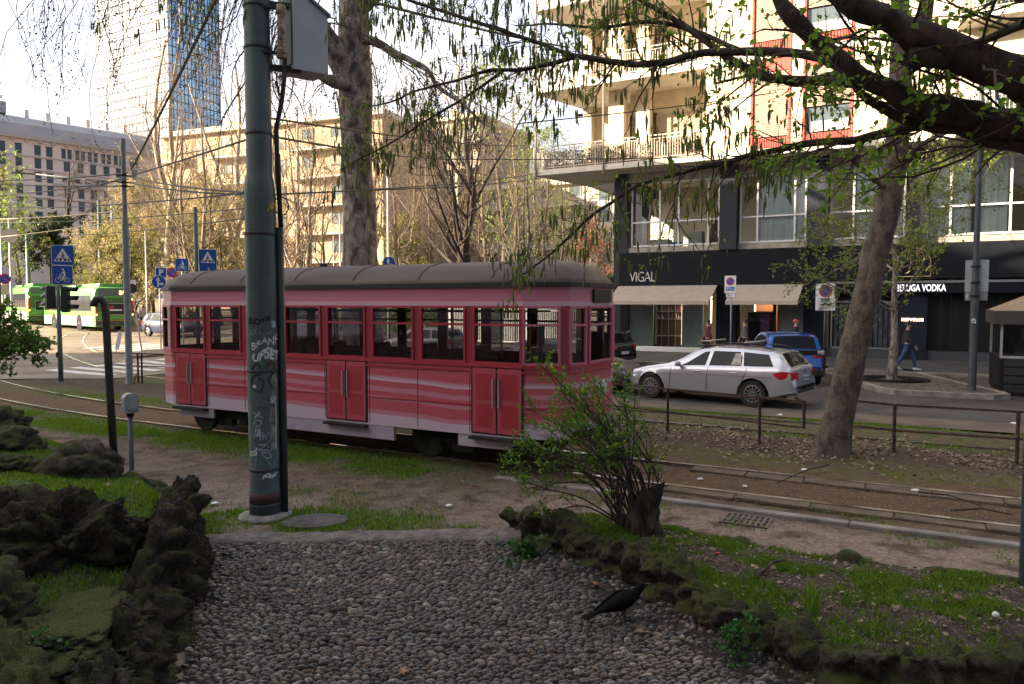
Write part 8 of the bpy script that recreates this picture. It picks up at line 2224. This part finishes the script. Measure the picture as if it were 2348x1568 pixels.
rock("boulder", "dark rounded rock at the left edge by the dirt path, lower one", (-8.1, 11.9, .30), (.48, .4, .32), 20, ROCKM, 1.4, group=RK)
for k, (x, y, s_) in enumerate(((-4.9, 9.35, .30), (-4.5, 8.95, .28), (-4.15, 8.6, .26), (-3.85, 8.25, .28))):
    rock("ridge_stone", ["mossy ridge stone next to the brown boulder", "second mossy ridge stone from the brown boulder", "mossy ridge stone third in the row towards the path", "mossy ridge stone nearest the cobbled path"][k], (x, y, .22), (s_, s_ * .75, .20), 30 + k, ROCK, .7, (.12, .08, .03), 4, group="ridge stones at the mound edge")
# ---------------------------------------------------------------- grass
GRASSM = LEAF("grass_blade", (.085, .17, .012), (.25, .40, .035), .45)
GRASSD = LEAF("grass_dark", (.07, .14, .012), (.21, .34, .03), .45)
rg = np.random.default_rng(90)
def on_grid(G, n, mask, rg):
    a = rg.random(n) * (G.shape[0] - 1.001); b = rg.random(n) * (G.shape[1] - 1.001); i, j = a.astype(int), b.astype(int); f, g = (a - i)[:, None], (b - j)[:, None]
    P = (G[i, j] * (1 - f) + G[i + 1, j] * f) * (1 - g) + (G[i, j + 1] * (1 - f) + G[i + 1, j + 1] * f) * g
    k = np.array([mask(*p) for p in P]); return P[k]
def patchy(sc, th, seed=0): return lambda x, y, z: mnoise.noise(Vector((x * sc, y * sc, seed))) + .5 * mnoise.noise(Vector((x * sc * 3, y * sc * 3, seed + 5))) + .25 * mnoise.noise(Vector((x * sc * 11, y * sc * 11, seed))) > th + rg.normal(0, .17)
P = on_grid(MV[:, 2:15], 120000, patchy(1.1, -.3, 3), rg); P = P[(P[:, 1] > 3.2)]
V_, F_, r_ = grass(P, .042, rg, .006, .9); o = np_obj("grass", [(V_, F_, GRASSM, r_)]); tag(o, "short green grass over the rockery mound", "grass", kind='stuff')
P = on_grid(BV, 110000, patchy(1.8, .06, 8), rg)
V_, F_, r_ = grass(P, .032, rg, .005, .9); o = np_obj("grass", [(V_, F_, GRASSD, r_)]); tag(o, "thin grass tufts in the planting bed", "grass", kind='stuff')
def strip(n, s0, s1, t0, t1, mask):
    s = rg.uniform(s0, s1, n); t = rg.normal((t0 + t1) / 2, (t1 - t0) / 3.2, n)
    P = np.stack([.879 * s + .477 * t, -.477 * s + .879 * t, np.full(n, -.015)], 1); k = np.array([mask(*p) for p in P]); return P[k]
A = [strip(80000, -26, -6.5, 8.9, 9.9, patchy(.9, -.06, 1)), strip(30000, -8.4, -4.4, 5.4, 7.3, patchy(1.2, .0, 2)), strip(3500, -4.5, 2.5, 8.7, 9.3, patchy(1.3, .32, 4)),
     strip(16000, -20, 9, 14.9, 16.2, patchy(.8, .02, 5)), strip(14000, -12, 9, 17.1, 17.7, patchy(.7, -.2, 6)), strip(9000, -22, -12, 12.0, 13.6, patchy(.8, .0, 9)), strip(2600, -4.2, -1.4, 6.6, 7.7, patchy(1.4, .35, 12)), strip(2500, -3, 9, 9.5, 10.0, patchy(1.5, .38, 13))]
P = np.concatenate(A); P = P[np.array([not in_poly(p[0], p[1], pathpoly) for p in P])]
V_, F_, r_ = grass(P, .036, rg, .007, .9); o = np_obj("grass", [(V_, F_, GRASSM, r_)]); tag(o, "bright grass strips along the tram tracks and round the mast", "grass", kind='stuff')
# ---------------------------------------------------------------- leaf litter
LITT = LEAF("litter_leaf", (.07, .042, .025), (.34, .24, .16), .1)
def flat_leaves(P, size, rg, curl=.5):
    N = len(P); a = rg.random(N) * 2 * PI; d = np.stack([np.cos(a), np.sin(a), rg.normal(0, .25, N)], 1); d = nrm(d); s_ = np.stack([-np.sin(a), np.cos(a), rg.normal(0, .35, N)], 1)
    L = (size * rg.uniform(.4, 1.3, N))[:, None]; up = np.array([0, 0, 1.0])
    V = np.stack([P, P + d * L * .3 + s_ * L * .34 + up * L * .12 * curl, P + d * L * .62 + s_ * L * .22 + up * L * .05, P + d * L + up * L * .2 * curl * rg.random((N, 1)), P + d * L * .62 - s_ * L * .24 + up * L * .08, P + d * L * .3 - s_ * L * .34 + up * L * .18 * curl], 1)
    F = np.concatenate([np.arange(N)[:, None] * 6 + np.array([[0, 1, 2, 3]]), np.arange(N)[:, None] * 6 + np.array([[0, 3, 4, 5]])]); r = rg.random(N)
    return V.reshape(-1, 3), F, np.concatenate([r, r])
A1 = strip(6500, -6.5, 10, 13.0, 15.3, patchy(.8, -.15, 21)); A1[:, 2] = .03
A2 = strip(1300, -9, 9, 4, 10.5, lambda x, y, z: y > 8.5); A2[:, 2] = .0
A3 = on_grid(BV, 1500, lambda x, y, z: True, rg); A3[:, 2] += .015
A4 = on_grid(MV[:, 3:14], 300, lambda x, y, z: True, rg); A4[:, 2] += .03
parts = [(*flat_leaves(np.concatenate([A1, A1 + rg.normal(0, .12, A1.shape) * np.array([1, 1, .05])]), .065, rg, .25), LITT, None), (*flat_leaves(A2, .045, rg), LITT, None), (*flat_leaves(A3, .042, rg), LITT, None), (*flat_leaves(A4, .06, rg), LITT, None)]
pp = rg.uniform([-3.3, 3.6], [2.5, 7.9], (9000, 2)); k = np.array([in_poly(x, y, pathpoly) and (x - (-2.2 - (y - 5) * .37) < .5 or x > 1.35 - (y - 5.4) * .62 - .35 * rg.random() or rg.random() < .05) for x, y in pp]); pp = pp[k]
P = np.concatenate([pp, np.full((len(pp), 1), .012)], 1); parts.append((*flat_leaves(P, .022, rg), LEAF("crumb_leaf", (.03, .02, .014), (.20, .14, .10), .05), None))
A5 = np.concatenate([strip(30000, -13, 9, 5.5, 10.4, lambda x, y, z: y > 8.4), strip(9000, -8, 9, 12, 15.4, lambda x, y, z: True), strip(7000, -8, 9, 10, 11.9, lambda x, y, z: True)]); A5[:, 2] = rg.uniform(-.012, .004, len(A5)); A5 = np.concatenate([A5, on_grid(BV, 9000, lambda x, y, z: True, rg), on_grid(MV[:, 3:14], 3000, lambda x, y, z: True, rg) + np.array([0, 0, .01])]); o8 = np.array([(1, 0, 0), (0, 1, 0), (-1, 0, 0), (0, -1, 0), (0, 0, .8)])
Vb = (A5[:, None] + o8[None] * (rg.uniform(.003, .011, len(A5)) ** 1.0)[:, None, None] * rg.uniform(.7, 1.4, (len(A5), 5, 1))).reshape(-1, 3); f8 = np.array([(0, 1, 4), (1, 2, 4), (2, 3, 4), (3, 0, 4)])
parts.append((Vb, (np.arange(len(A5))[:, None, None] * 5 + f8[None]).reshape(-1, 3), LEAF("soil_grit", (.06, .045, .034), (.34, .28, .23), .0), np.repeat(rg.random(len(A5)) ** 1.6, 4)))
o = np_obj("leaf_litter", parts, smooth=False); tag(o, "brown fallen leaves and crumbs scattered on soil and path edges", "leaf litter", kind='stuff')
PALEL = M("dry_plane_leaf", (.25, .17, .125), .8, col2=(.13, .08, .055), scale=14)
def big_leaf(label, c, s_, rz, tilt=.5, m=PALEL):
    P = [(0, -.1), (.18, -.02), (.42, -.16), (.36, .08), (.62, .12), (.40, .28), (.52, .58), (.22, .46), (.0, .95), (-.2, .46), (-.5, .55), (-.4, .26), (-.6, .1), (-.34, .06), (-.4, -.18), (-.16, -.02)]
    mb = MB(); mb.add([(0, .25, .06)] + [(x, y, .12 * math.sin(x * 5) + .18 * abs(x)) for x, y in P], [(0, i + 1, (i + 1) % len(P) + 1) for i in range(len(P))])
    o = mb.build("fallen_leaf", m, smooth=True); o.modifiers.new("t", 'SOLIDIFY').thickness = .01; o.scale = (s_,) * 3; o.location = c; o.rotation_euler = (tilt, .15, rz); tag(o, label, "leaf", "large dry leaves"); return o
big_leaf("big pale dry plane leaf leaning on the low right wall", gnd(1297, 1306, .02) , .13, .5, 1.0)
big_leaf("reddish brown curled leaf at the wall foot, above the crow", gnd(1372, 1340, .03), .08, 1.4, .3, M("red_leaf", (.24, .10, .06), .8))
big_leaf("two lobed brown leaf on the cobbles right of the crow's feet", gnd(1475, 1446, .03), .09, 2.0, .15)
big_leaf("orange brown leaf lying on the cobbles in front of the camera", gnd(918, 1540, .035), .09, -1.2, .15, M("orange_leaf", (.32, .16, .08), .8))
big_leaf("brown leaf on the concrete path border", gnd(850, 1255, .05), .08, 1.2, .2)
for k, (x, y) in enumerate(((1770, 1305), (1640, 1262), (1705, 1345), (1965, 1380), (2050, 1395), (2200, 1375), (2215, 1420), (1850, 1375))):
    big_leaf(["brown leaf beside the bare twig in the bed", "brown leaf near the far stone edging by the stump", "leaf curled upright in the bed left part", "upright folded leaf in the middle of the bed", "leaf lying flat in the middle of the bed", "leaf at the right of the bed before the white cap", "leaf just below the white bottle cap", "small leaf in front of the tall grass tuft"][k], gnd(x, y, .24), .075, k * 1.3, .4)
mb = MB(); mb.lathe([(.02, 0), (.024, .012), (.022, .03), (.012, .036), (.001, .036)], k=12); o = mb.build("bottle_cap", SWHITE, smooth=True); o.location = gnd(2279, 1412, .25); o.rotation_euler = (.5, .3, 0); tag(o, "white bottle cap lying in the planting bed", "bottle cap")
mb = MB(); mb.box((0, 0, 0), (.05, .03, .02), bev=.006); o = mb.build("red_scrap", SRED); o.location = gnd(1643, 1268, .2); tag(o, "small bright red scrap at the far edge of the bed", "litter")
rnd = random.Random(5)
def crumple(label, c, s_):
    b = bmesh.new(); bmesh.ops.create_icosphere(b, subdivisions=2, radius=1)
    for v in b.verts: v.co = Vector((v.co.x * s_ * rnd.uniform(.6, 1.3), v.co.y * s_ * rnd.uniform(.5, 1.1), v.co.z * s_ * .35 * rnd.uniform(.5, 1.4)))
    me = bpy.data.meshes.new("paper_scrap"); b.to_mesh(me); b.free(); me.materials.append(SWHITE); o = bpy.data.objects.new("paper_scrap", me); COL.objects.link(o); o.location = c; tag(o, label, "litter", "white paper scraps")
for x, y, s_, lb in ((492, 1153, .07, "flat white paper scrap on the dirt left of the mast"), (165, 1016, .10, "long white paper scrap on the grass by the near track"), (1843, 1076, .07, "white scrap under the middle railing post"), (1605, 1097, .06, "white scrap left of the middle railing"), (1707, 1114, .05, "white scrap on the moss before the far rail"),
                     (2098, 1123, .07, "white scrap in the leaves right of the leaning tree"), (1788, 951, .09, "white plastic scrap behind the open railing end"), (2098, 1058, .07, "pale scrap among leaves beside the railing post"), (1030, 1158, .06, "white scrap on the sandy ground before the tram"), (2105, 905, .12, "white scrap by the kerb of the tree island"), (2385 - 60, 970, .1, "white scraps on the road at the right edge")):
    crumple(lb, gnd(x, y, .015), s_ * .72)
# twigs on the ground
for k, (x0, y0, x1, y1) in enumerate(((1730, 1325, 1800, 1283), (2105, 1128, 2250, 1160), (1900, 1065, 1780, 1108), (2180, 1170, 2320, 1180))):
    a, b = gnd(x0, y0, .22 if k == 0 else .06), gnd(x1, y1, .26 if k == 0 else .07); mb = MB(); c = (a + b) / 2 + Vector((.05, .08, .03)); mb.tube([a, a.lerp(c, .6), c, b], [.018, .016, .014, .008] if k == 0 else [.014, .013, .011, .006], 6); o = mb.build("fallen_branch", DARK_BARK, smooth=True)
    tag(o, ["pale crooked stick lying in the planting bed", "thin branch lying right of the leaning tree", "thin branch lying at the leaning tree foot", "thin branch near the far rail at the right"][k], "branch", "fallen branches")

# ---------------------------------------------------------------- bush with its stump on the low wall
sp_ = gnd(1478, 1222, .16); BU = thing("spring_bush", "airy green spring bush sprouting from a dark stump on the low wall", "bush", sp_)
rg = np.random.default_rng(14)
b = bmesh.new(); bmesh.ops.create_cone(b, cap_ends=True, segments=26, radius1=.21, radius2=.11, depth=.40); bmesh.ops.subdivide_edges(b, edges=b.edges[:], cuts=4, use_grid_fill=True)
for v in b.verts:
    d = Vector((v.co.x, v.co.y, 0)); v.co.z += .17; k = 1 + .6 * mnoise.fractal(Vector((v.co.x * 9, v.co.y * 9, v.co.z * 3)), .8, 2, 4); v.co.x *= k; v.co.y *= k; v.co.z += (.10 + .35 * max(0, v.co.z)) * mnoise.noise(v.co * 16); v.co.x += .25 * max(0, v.co.z) * (.5 if v.co.x > .05 else -.2)
me = bpy.data.meshes.new("stump"); b.to_mesh(me); b.free(); me.materials.append(DARK_BARK); o = bpy.data.objects.new("stump", me); COL.objects.link(o); o.parent = BU
n = 40; tips = []
P0 = np.zeros((n, 9, 3)); R0 = np.zeros((n, 9))
for k in range(n):
    x0 = rg.uniform(1400, 1505); y0 = rg.uniform(1165, 1215)
    tx = rg.choice([rg.uniform(1185, 1330), rg.uniform(1250, 1440), rg.uniform(1330, 1520)], p=[.45, .38, .17]); ty = rg.uniform(860, 1010) if tx > 1230 else rg.uniform(930, 1130)
    Y0 = sp_.y + rg.uniform(-.1, .1); Y1 = sp_.y + rg.uniform(-.55, .55)
    a = np.array(at(x0, y0, Y0)); c = np.array(at(tx, ty, Y1)); mid = (a + c) / 2 + np.array([rg.uniform(.0, .22), rg.uniform(-.1, .1), rg.uniform(.02, .2)])
    A = smooth_path([a, mid * .6 + a * .4 + np.array([.03, 0, .05]), mid, c * .75 + mid * .25, c], 9); P0[k] = A; R0[k] = np.linspace(.013, .003, 9) * rg.uniform(.6, 1.2)
# three arching and upright canes
extra = [[(1475, 1200), (1497, 1100), (1490, 1060), (1440, 1010), (1380, 1000)], [(1500, 1180), (1510, 1120), (1480, 1030), (1430, 950), (1360, 880), (1330, 855)], [(1440, 1200), (1400, 1100), (1340, 980), (1290, 900), (1243, 840), (1222, 825)], [(1450, 1190), (1440, 1000), (1430, 900), (1424, 845)], [(1420, 1195), (1330, 1140), (1250, 1120), (1180, 1090)], [(1420, 1200), (1340, 1160), (1270, 1170), (1220, 1165)]]
PE = []
for pts_ in extra:
    A = smooth_path([tuple(at(x, y, sp_.y + rg.uniform(-.15, .15))) for x, y in pts_], 14); PE.append(A)
PE = np.array(PE); RE = np.repeat(np.linspace(.011, .0035, 14)[None], len(PE), 0)
Q1, R1 = spawn(P0, R0, 6, .42, (.3, .9), rg, .35, 1, m=6, up=.08, wig=.2, rr=.6, rmin=.0022); QE, R_E = spawn(PE, RE, 8, .30, (.3, .9), rg, .3, 1, m=6, up=.10, wig=.2, rr=.6, rmin=.0022)
Q1 = np.concatenate([Q1, QE]); R1 = np.concatenate([R1, R_E])
Q2, R2 = spawn(Q1, R1, 4, .15, (.4, 1.0), rg, .2, 1, m=4, up=.05, wig=.2, rr=.7, rmin=.0016)
off = np.array(sp_); parts = [(*tubes(P0, R0, 6), TWIG, None), (*tubes(PE, RE, 6), TWIG, None)]
np_obj("stem", [(V_ - off, F_, m_, r_) for V_, F_, m_, r_ in parts], BU)
BUSHL = LEAF("bush_leaf", (.06, .15, .010), (.20, .38, .03), .55); BUSHT = LEAF("bush_tip", (.22, .38, .04), (.42, .55, .07), .55)
b1, d1 = pick(Q2, 6, rg, .2); b2, d2 = pick(Q1, 3, rg, .4); tipb = Q1[:, -1]; tipd = nrm(Q1[:, -1] - Q1[:, -2])
keep = rg.random(len(tipb)) < .35
tb = np.repeat(tipb[keep], 5, 0); td = np.repeat(tipd[keep], 5, 0)
parts = [(*tubes(Q1, R1, 4), TWIG, None), (*tubes(Q2, R2, 3), TWIG, None), (*leaves(b1, d1, .027, rg, shape=6, wid=.62), BUSHL), (*leaves(b2, d2, .03, rg, shape=6, wid=.62), BUSHL), (*leaves(tb, td, .034, rg, shape=6, wid=.6, droop=-.2), BUSHT)]
np_obj("foliage", [(p_[0] - off, *p_[1:]) for p_ in parts], BU)
# shrub at the left edge
def leafy_blob(name, label, cat, c, size, n, lsize, m, seed, stems=14, dens=.35):
    rg = np.random.default_rng(seed); th = thing(name, label, cat, c); S = np.array(size)
    d = nrm(rg.normal(size=(stems, 3))); d[:, 2] = np.abs(d[:, 2]) * .8 + .15
    P = np.zeros((stems, 6, 3))
    for k in range(6): P[:, k] = d * S * (k / 5) * rg.uniform(.75, 1.0, (stems, 1)) + rg.normal(0, .02, (stems, 3)) * k
    R = np.repeat(np.linspace(.014, .004, 6)[None], stems, 0) * max(size) ; Q, RQ = spawn(P, R, 9, max(size) * .5, (.4, 1.2), rg, .3, 1, m=5, up=.02, wig=.25, rmin=.003); Q2, RQ2 = spawn(Q, RQ, 4, max(size) * .2, (.4, 1.1), rg, .2, 1, m=4, wig=.25, rmin=.002)
    b, dd = pick(Q2, max(1, n // len(Q2)), rg, .1); V_, F_, r_ = leaves(b, dd, lsize, rg, shape=6)
    np_obj("stem", [(*tubes(P, R, 5), TWIG, None), (*tubes(Q, RQ, 3), TWIG, None)], th); np_obj("foliage", [(*tubes(Q2, RQ2, 3), TWIG, None), (V_, F_, m, r_)], th); return th
SHRL = LEAF("shrub_leaf", (.04, .11, .012), (.15, .30, .035), .5)
p = at(-5, 780, 9.6); leafy_blob("dark_shrub", "fine leaved green shrub at the left edge before the buses", "shrub", (p.x - .05, p.y, p.z - .25), (.66, .5, .85), 12000, .038, SHRL, 3, 26)
FERN = LEAF("fern_leaf", (.02, .10, .012), (.07, .26, .03), .4)
p = gnd(1212, 1268, .02); leafy_blob("weed_clump", "bright green weed clump at the wall corner by the path border", "weed", p, (.20, .14, .16), 700, .04, FERN, 5, 14)
p = gnd(1688, 1478, .12); leafy_blob("wall_fern", "small glossy green fern growing out of the right wall", "fern", p, (.10, .10, .16), 600, .032, FERN, 6, 12)
p = at(1560, 1395, 6.2); 
p = gnd(120, 1520, .25); leafy_blob("rockery_weed", "dark green weed in the crevice of the lower left rocks", "weed", p, (.26, .2, .16), 900, .04, FERN, 7, 14)
p = gnd(1862, 1400, .22); P = np.repeat(np.array([[p.x, p.y, p.z]]), 60, 0) + rg.normal(0, .03, (60, 3)) * np.array([1, 1, .1]); V_, F_, r_ = grass(P, .20, rg, .005, .4); o = np_obj("grass_tuft", [(V_, F_, GRASSM, r_)]); tag(o, "tall grass tuft at the top of the right wall", "grass tuft")
# ================================================================ THE CROW AND THE PASSERS-BY
def skin_obj(name, verts, edges, radii, m, parent, root=0, sub=2):
    me = bpy.data.meshes.new(name); me.from_pydata(verts, edges, []); me.materials.append(m)
    o = bpy.data.objects.new(name, me); COL.objects.link(o); o.parent = parent
    sk = o.modifiers.new("skin", 'SKIN'); sk.use_smooth_shade = True
    lay = me.skin_vertices[0].data if me.skin_vertices else None
    for i, r in enumerate(radii):
        r = r if isinstance(r, tuple) else (r, r); lay[i].radius = r
    lay[root].use_root = True
    s_ = o.modifiers.new("sub", 'SUBSURF'); s_.levels = sub; s_.render_levels = sub
    return o
SKINM = M("skin_tone", (.42, .26, .19), .6); HAIRM = M("dark_hair", (.03, .02, .015), .7); SHOEW = M("white_shoe", (.6, .6, .6), .6); SHOED = M("dark_shoe", (.03, .028, .026), .6)
def person(label, loc, rz, jacket, trousers, shoes, stride=.28, arm=.25, h=1.72, cap=None, hold=None):
    """walking figure; -y is the way it faces; one continuous body with clothing, hair and shoes as parts"""
    th = thing("person", label, "person", loc, rz); k = h / 1.72; th.scale = (k, k, k)
    V = []; E = []; R = []
    def add(p, r, par=None):
        V.append(p); R.append(r)
        if par is not None: E.append((par, len(V) - 1))
        return len(V) - 1
    pel = add((0, 0, .92), (.145, .105)); waist = add((0, 0, 1.08), (.125, .09), pel); chest = add((0, -.01, 1.28), (.155, .105), waist); neck0 = add((0, 0, 1.44), (.075, .07), chest); neck = add((0, -.01, 1.51), .052, neck0)
    jaw = add((0, -.03, 1.565), (.062, .07), neck); head = add((0, -.015, 1.63), (.078, .095), jaw); crown = add((0, -.005, 1.70), (.06, .07), head)
    nose = add((0, -.112, 1.605), .014, head)
    feet = []
    for s_ in (-1, 1):
        st = stride * s_
        hip = add((s_ * .09, 0, .87), .095, pel); knee = add((s_ * .10, -st * .55 - .03, .50), .062, hip); ank = add((s_ * .10, -st * .9 + (.08 if st < 0 else 0), .09 + (.05 if st < 0 else 0)), .042, knee); heel = add((s_ * .10, -st * .9 + .02 + (.08 if st < 0 else 0), .045 + (.05 if st < 0 else 0)), .04, ank); toe = add((s_ * .11, -st * .9 - .15 + (.08 if st < 0 else 0), .035), .033, heel); feet.append((heel, toe))
        sho = add((s_ * .185, 0, 1.40), .062, neck0); ar = -arm * s_
        elb = add((s_ * .235, -ar * .4 + .03, 1.13), .045, sho); wri = add((s_ * .23, -ar - .06, .90), .03, elb); palm = add((s_ * .225, -ar - .085, .83), (.018, .038), wri)
        for q in range(4):
            a = add((s_ * .222, -ar - .125 + q * .022, .775), .009, palm); add((s_ * (.205), -ar - .13 + q * .022, .735 - .008 * (q in (1, 2))), .008, a)
        t1 = add((s_ * .20, -ar - .13, .82), .010, palm); add((s_ * .188, -ar - .145, .785), .009, t1)
    skin_obj("body", V, E, R, SKINM, th, pel)
    def sub_(name, ids, m, grow):
        ids = list(ids); mp = {v: i for i, v in enumerate(ids)}; vv = [V[i] for i in ids]; ee = [(mp[a], mp[b]) for a, b in E if a in mp and b in mp]
        return skin_obj(name, vv, ee, [tuple(x + grow for x in (R[i] if isinstance(R[i], tuple) else (R[i], R[i]))) for i in ids], m, th, 0)
    n0 = 9; per = (len(V) - n0) // 2
    legs = [0] + [n0 + s_ * per + q for s_ in (0, 1) for q in (0, 1, 2)]; sub_("trousers", legs, trousers, .016)
    arms = [1, 2, 3, 0] + [n0 + s_ * per + q for s_ in (0, 1) for q in (5, 6, 7)]; sub_("jacket", [0] + [i for i in arms if i != 0], jacket, .028)
    for s_ in (0, 1):
        a, b = feet[s_]; mb = MB(); pa, pb = Vector(V[a]), Vector(V[b]); z0 = max(0, pa.z - .045)
        mb.loft([[(pa.x + x, pa.y + .06, z0 + z) for x, z in ((-.035, 0), (.035, 0), (.03, .08), (-.03, .08))], [(pa.x + x, pa.y - .03, z0 + z) for x, z in ((-.042, 0), (.042, 0), (.036, .095), (-.036, .095))],
                 [(pb.x + x, pb.y - .02, z) for x, z in ((-.042, 0), (.042, 0), (.032, .055), (-.032, .055))], [(pb.x + x, pb.y - .06, z) for x, z in ((-.02, .005), (.02, .005), (.016, .035), (-.016, .035))]])
        mb.build("shoe", shoes, th, smooth=True)
    mb = MB(); mb.ball((0, .005, 1.665), .105, 14, (.88, 1.02, .82)); mb.build("cap" if cap else "hair", cap or HAIRM, th, smooth=True)
    mb = MB()
    for s_ in (-1, 1): mb.ball((s_ * .032, -.098, 1.635), .010, 6)
    mb.build("eye", SBLACK, th); mb = MB(); mb.box((0, -.104, 1.565), (.045, .012, .010), bev=.003); mb.build("mouth", M("lip", (.3, .12, .1), .6), th)
    mb = MB()
    for s_ in (-1, 1): mb.ball((s_ * .083, .0, 1.62), .022, 6, (.4, 1, 1.4))
    mb.build("ear", SKINM, th, smooth=True)
    if cap: mb = MB(); mb.box((0, -.13, 1.675), (.13, .10, .014), bev=.005); mb.build("cap_peak", cap, th)
    return th
DENIM = M("blue_denim", (.03, .075, .16), .85, var=.2, scale=12); DKC = M("dark_cloth", (.02, .02, .026), .85); GRC = M("grey_cloth", (.10, .10, .11), .85); MAR = M("maroon_cloth", (.12, .03, .045), .85); NAV = M("navy_cloth", (.02, .028, .06), .85); LTC = M("pale_cloth", (.40, .40, .42), .85); CAPR = M("red_cap", (.42, .07, .08), .7)
def walk(x, y, z=.155): return gnd(x, y, z)
p = walk(2078, 848); person("person in dark top, blue jeans and white shoes walking past the black shop", p, STREET + PI / 2, DKC, DENIM, SHOEW, .30, .2)
p = walk(1822, 828); person("person in red cap and navy jacket walking behind the blue car", p, STREET + PI / 2, NAV, DKC, SHOED, .26, .2, cap=CAPR)
p = walk(1622, 828); person("person in maroon jacket passing the bottle display window", p, STREET - PI / 2, MAR, GRC, SHOED, .30, .25)
p = walk(1706, 826); person("person in grey jacket walking between the two awnings, behind the sign", p, STREET - PI / 2, GRC, DKC, SHOED, .25, .2)
p = gnd_t(330, 758); person("person in pale top standing right of the nearest green bus", p, .4, LTC, NAV, SHOED, .06, .05)
# crow
cp_ = gnd(1426, 1424, .02)
CR = thing("crow", "black crow walking on the cobbles towards the right wall", "crow", cp_, math.radians(20)); CR.scale = (.90, .90, .82)
BLKF = M("crow_feather", (.003, .003, .0035), .8, spec=.12, var=.4, scale=30, stretch=(.4, 2, 2), bump=.3, bscale=60); BEAK = M("crow_beak", (.014, .014, .015), .3)
spine = [(-.34, .105, .012, .006), (-.27, .128, .034, .012), (-.20, .150, .042, .022), (-.13, .172, .056, .046), (-.05, .195, .074, .070), (.03, .218, .080, .078), (.10, .245, .068, .070), (.145, .275, .047, .050), (.17, .305, .038, .040), (.195, .330, .037, .037), (.222, .342, .028, .027), (.238, .342, .016, .016)]
mb = MB(); rings = []
for i, (x, z, ry, rz_) in enumerate(spine):
    a, b = spine[max(0, i - 1)], spine[min(len(spine) - 1, i + 1)]; t = Vector((b[0] - a[0], 0, b[1] - a[1])).normalized(); u = Vector((-t.z, 0, t.x))
    rings.append([Vector((x, 0, z)) + Vector((0, ry * math.cos(q), 0)) + u * rz_ * math.sin(q) for q in [2 * PI * k / 18 for k in range(18)]])
mb.loft(rings); o = mb.build("body", BLKF, CR, smooth=True); o.modifiers.new("s", 'SUBSURF').render_levels = 1
for s_ in (-1, 1):
    mb = MB(); W_ = []
    for x, z, ry, w2 in ((.10, .245, .066, .012), (.06, .235, .083, .05), (-.02, .212, .084, .062), (-.10, .188, .070, .05), (-.19, .165, .048, .03), (-.27, .14, .028, .010)):
        W_.append([(x, s_ * (ry + dy), z + dz) for dy, dz in ((.0, w2), (.010, w2 * .4), (.010, -w2 * .5), (-.004, -w2), (-.012, 0))])
    mb.loft(W_); fix_normals(mb.build("wing", BLKF, CR, smooth=True))
    mb = MB(); fx = .05 if s_ > 0 else -.03
    mb.tube([(.01, s_ * .035, .17), (.0, s_ * .04, .11), (fx - .02, s_ * .042, .07), (fx, s_ * .042, .012)], [.024, .013, .007, .006], 8)
    for dx, dy in ((.06, 0), (.05, .022), (.05, -.022), (-.04, 0)): mb.tube([(fx, s_ * .042, .012), (fx + dx * .6, s_ * .042 + dy * .7, .010), (fx + dx, s_ * .042 + dy, .003)], [.005, .004, .002], 6)
    mb.build("leg", BEAK, CR, smooth=True)
    mb = MB(); mb.ball((.212, s_ * .030, .346), .006, 8); mb.build("eye", M("crow_eye", (.03, .03, .03), .05), CR, smooth=True)
mb = MB()
for k in range(5): y = (k - 2) * .012; mb.loft([[(-.24, y - .012, .135), (-.24, y + .012, .135), (-.24, y + .012, .143), (-.24, y - .012, .143)], [(-.40 + abs(k - 2) * .012, y * 2 - .012, .085), (-.40 + abs(k - 2) * .012, y * 2 + .012, .085), (-.40 + abs(k - 2) * .012, y * 2 + .012, .088), (-.40 + abs(k - 2) * .012, y * 2 - .012, .088)]])
mb.build("tail", BLKF, CR)
mb = MB(); mb.loft([[(.232, .013 * math.cos(a), .34 + .014 * math.sin(a)) for a in [2 * PI * k / 8 for k in range(8)]], [(.27, .008 * math.cos(a), .338 + .009 * math.sin(a)) for a in [2 * PI * k / 8 for k in range(8)]], [(.298, .002 * math.cos(a), .328 + .002 * math.sin(a)) for a in [2 * PI * k / 8 for k in range(8)]]]); mb.build("beak", BEAK, CR, smooth=True)
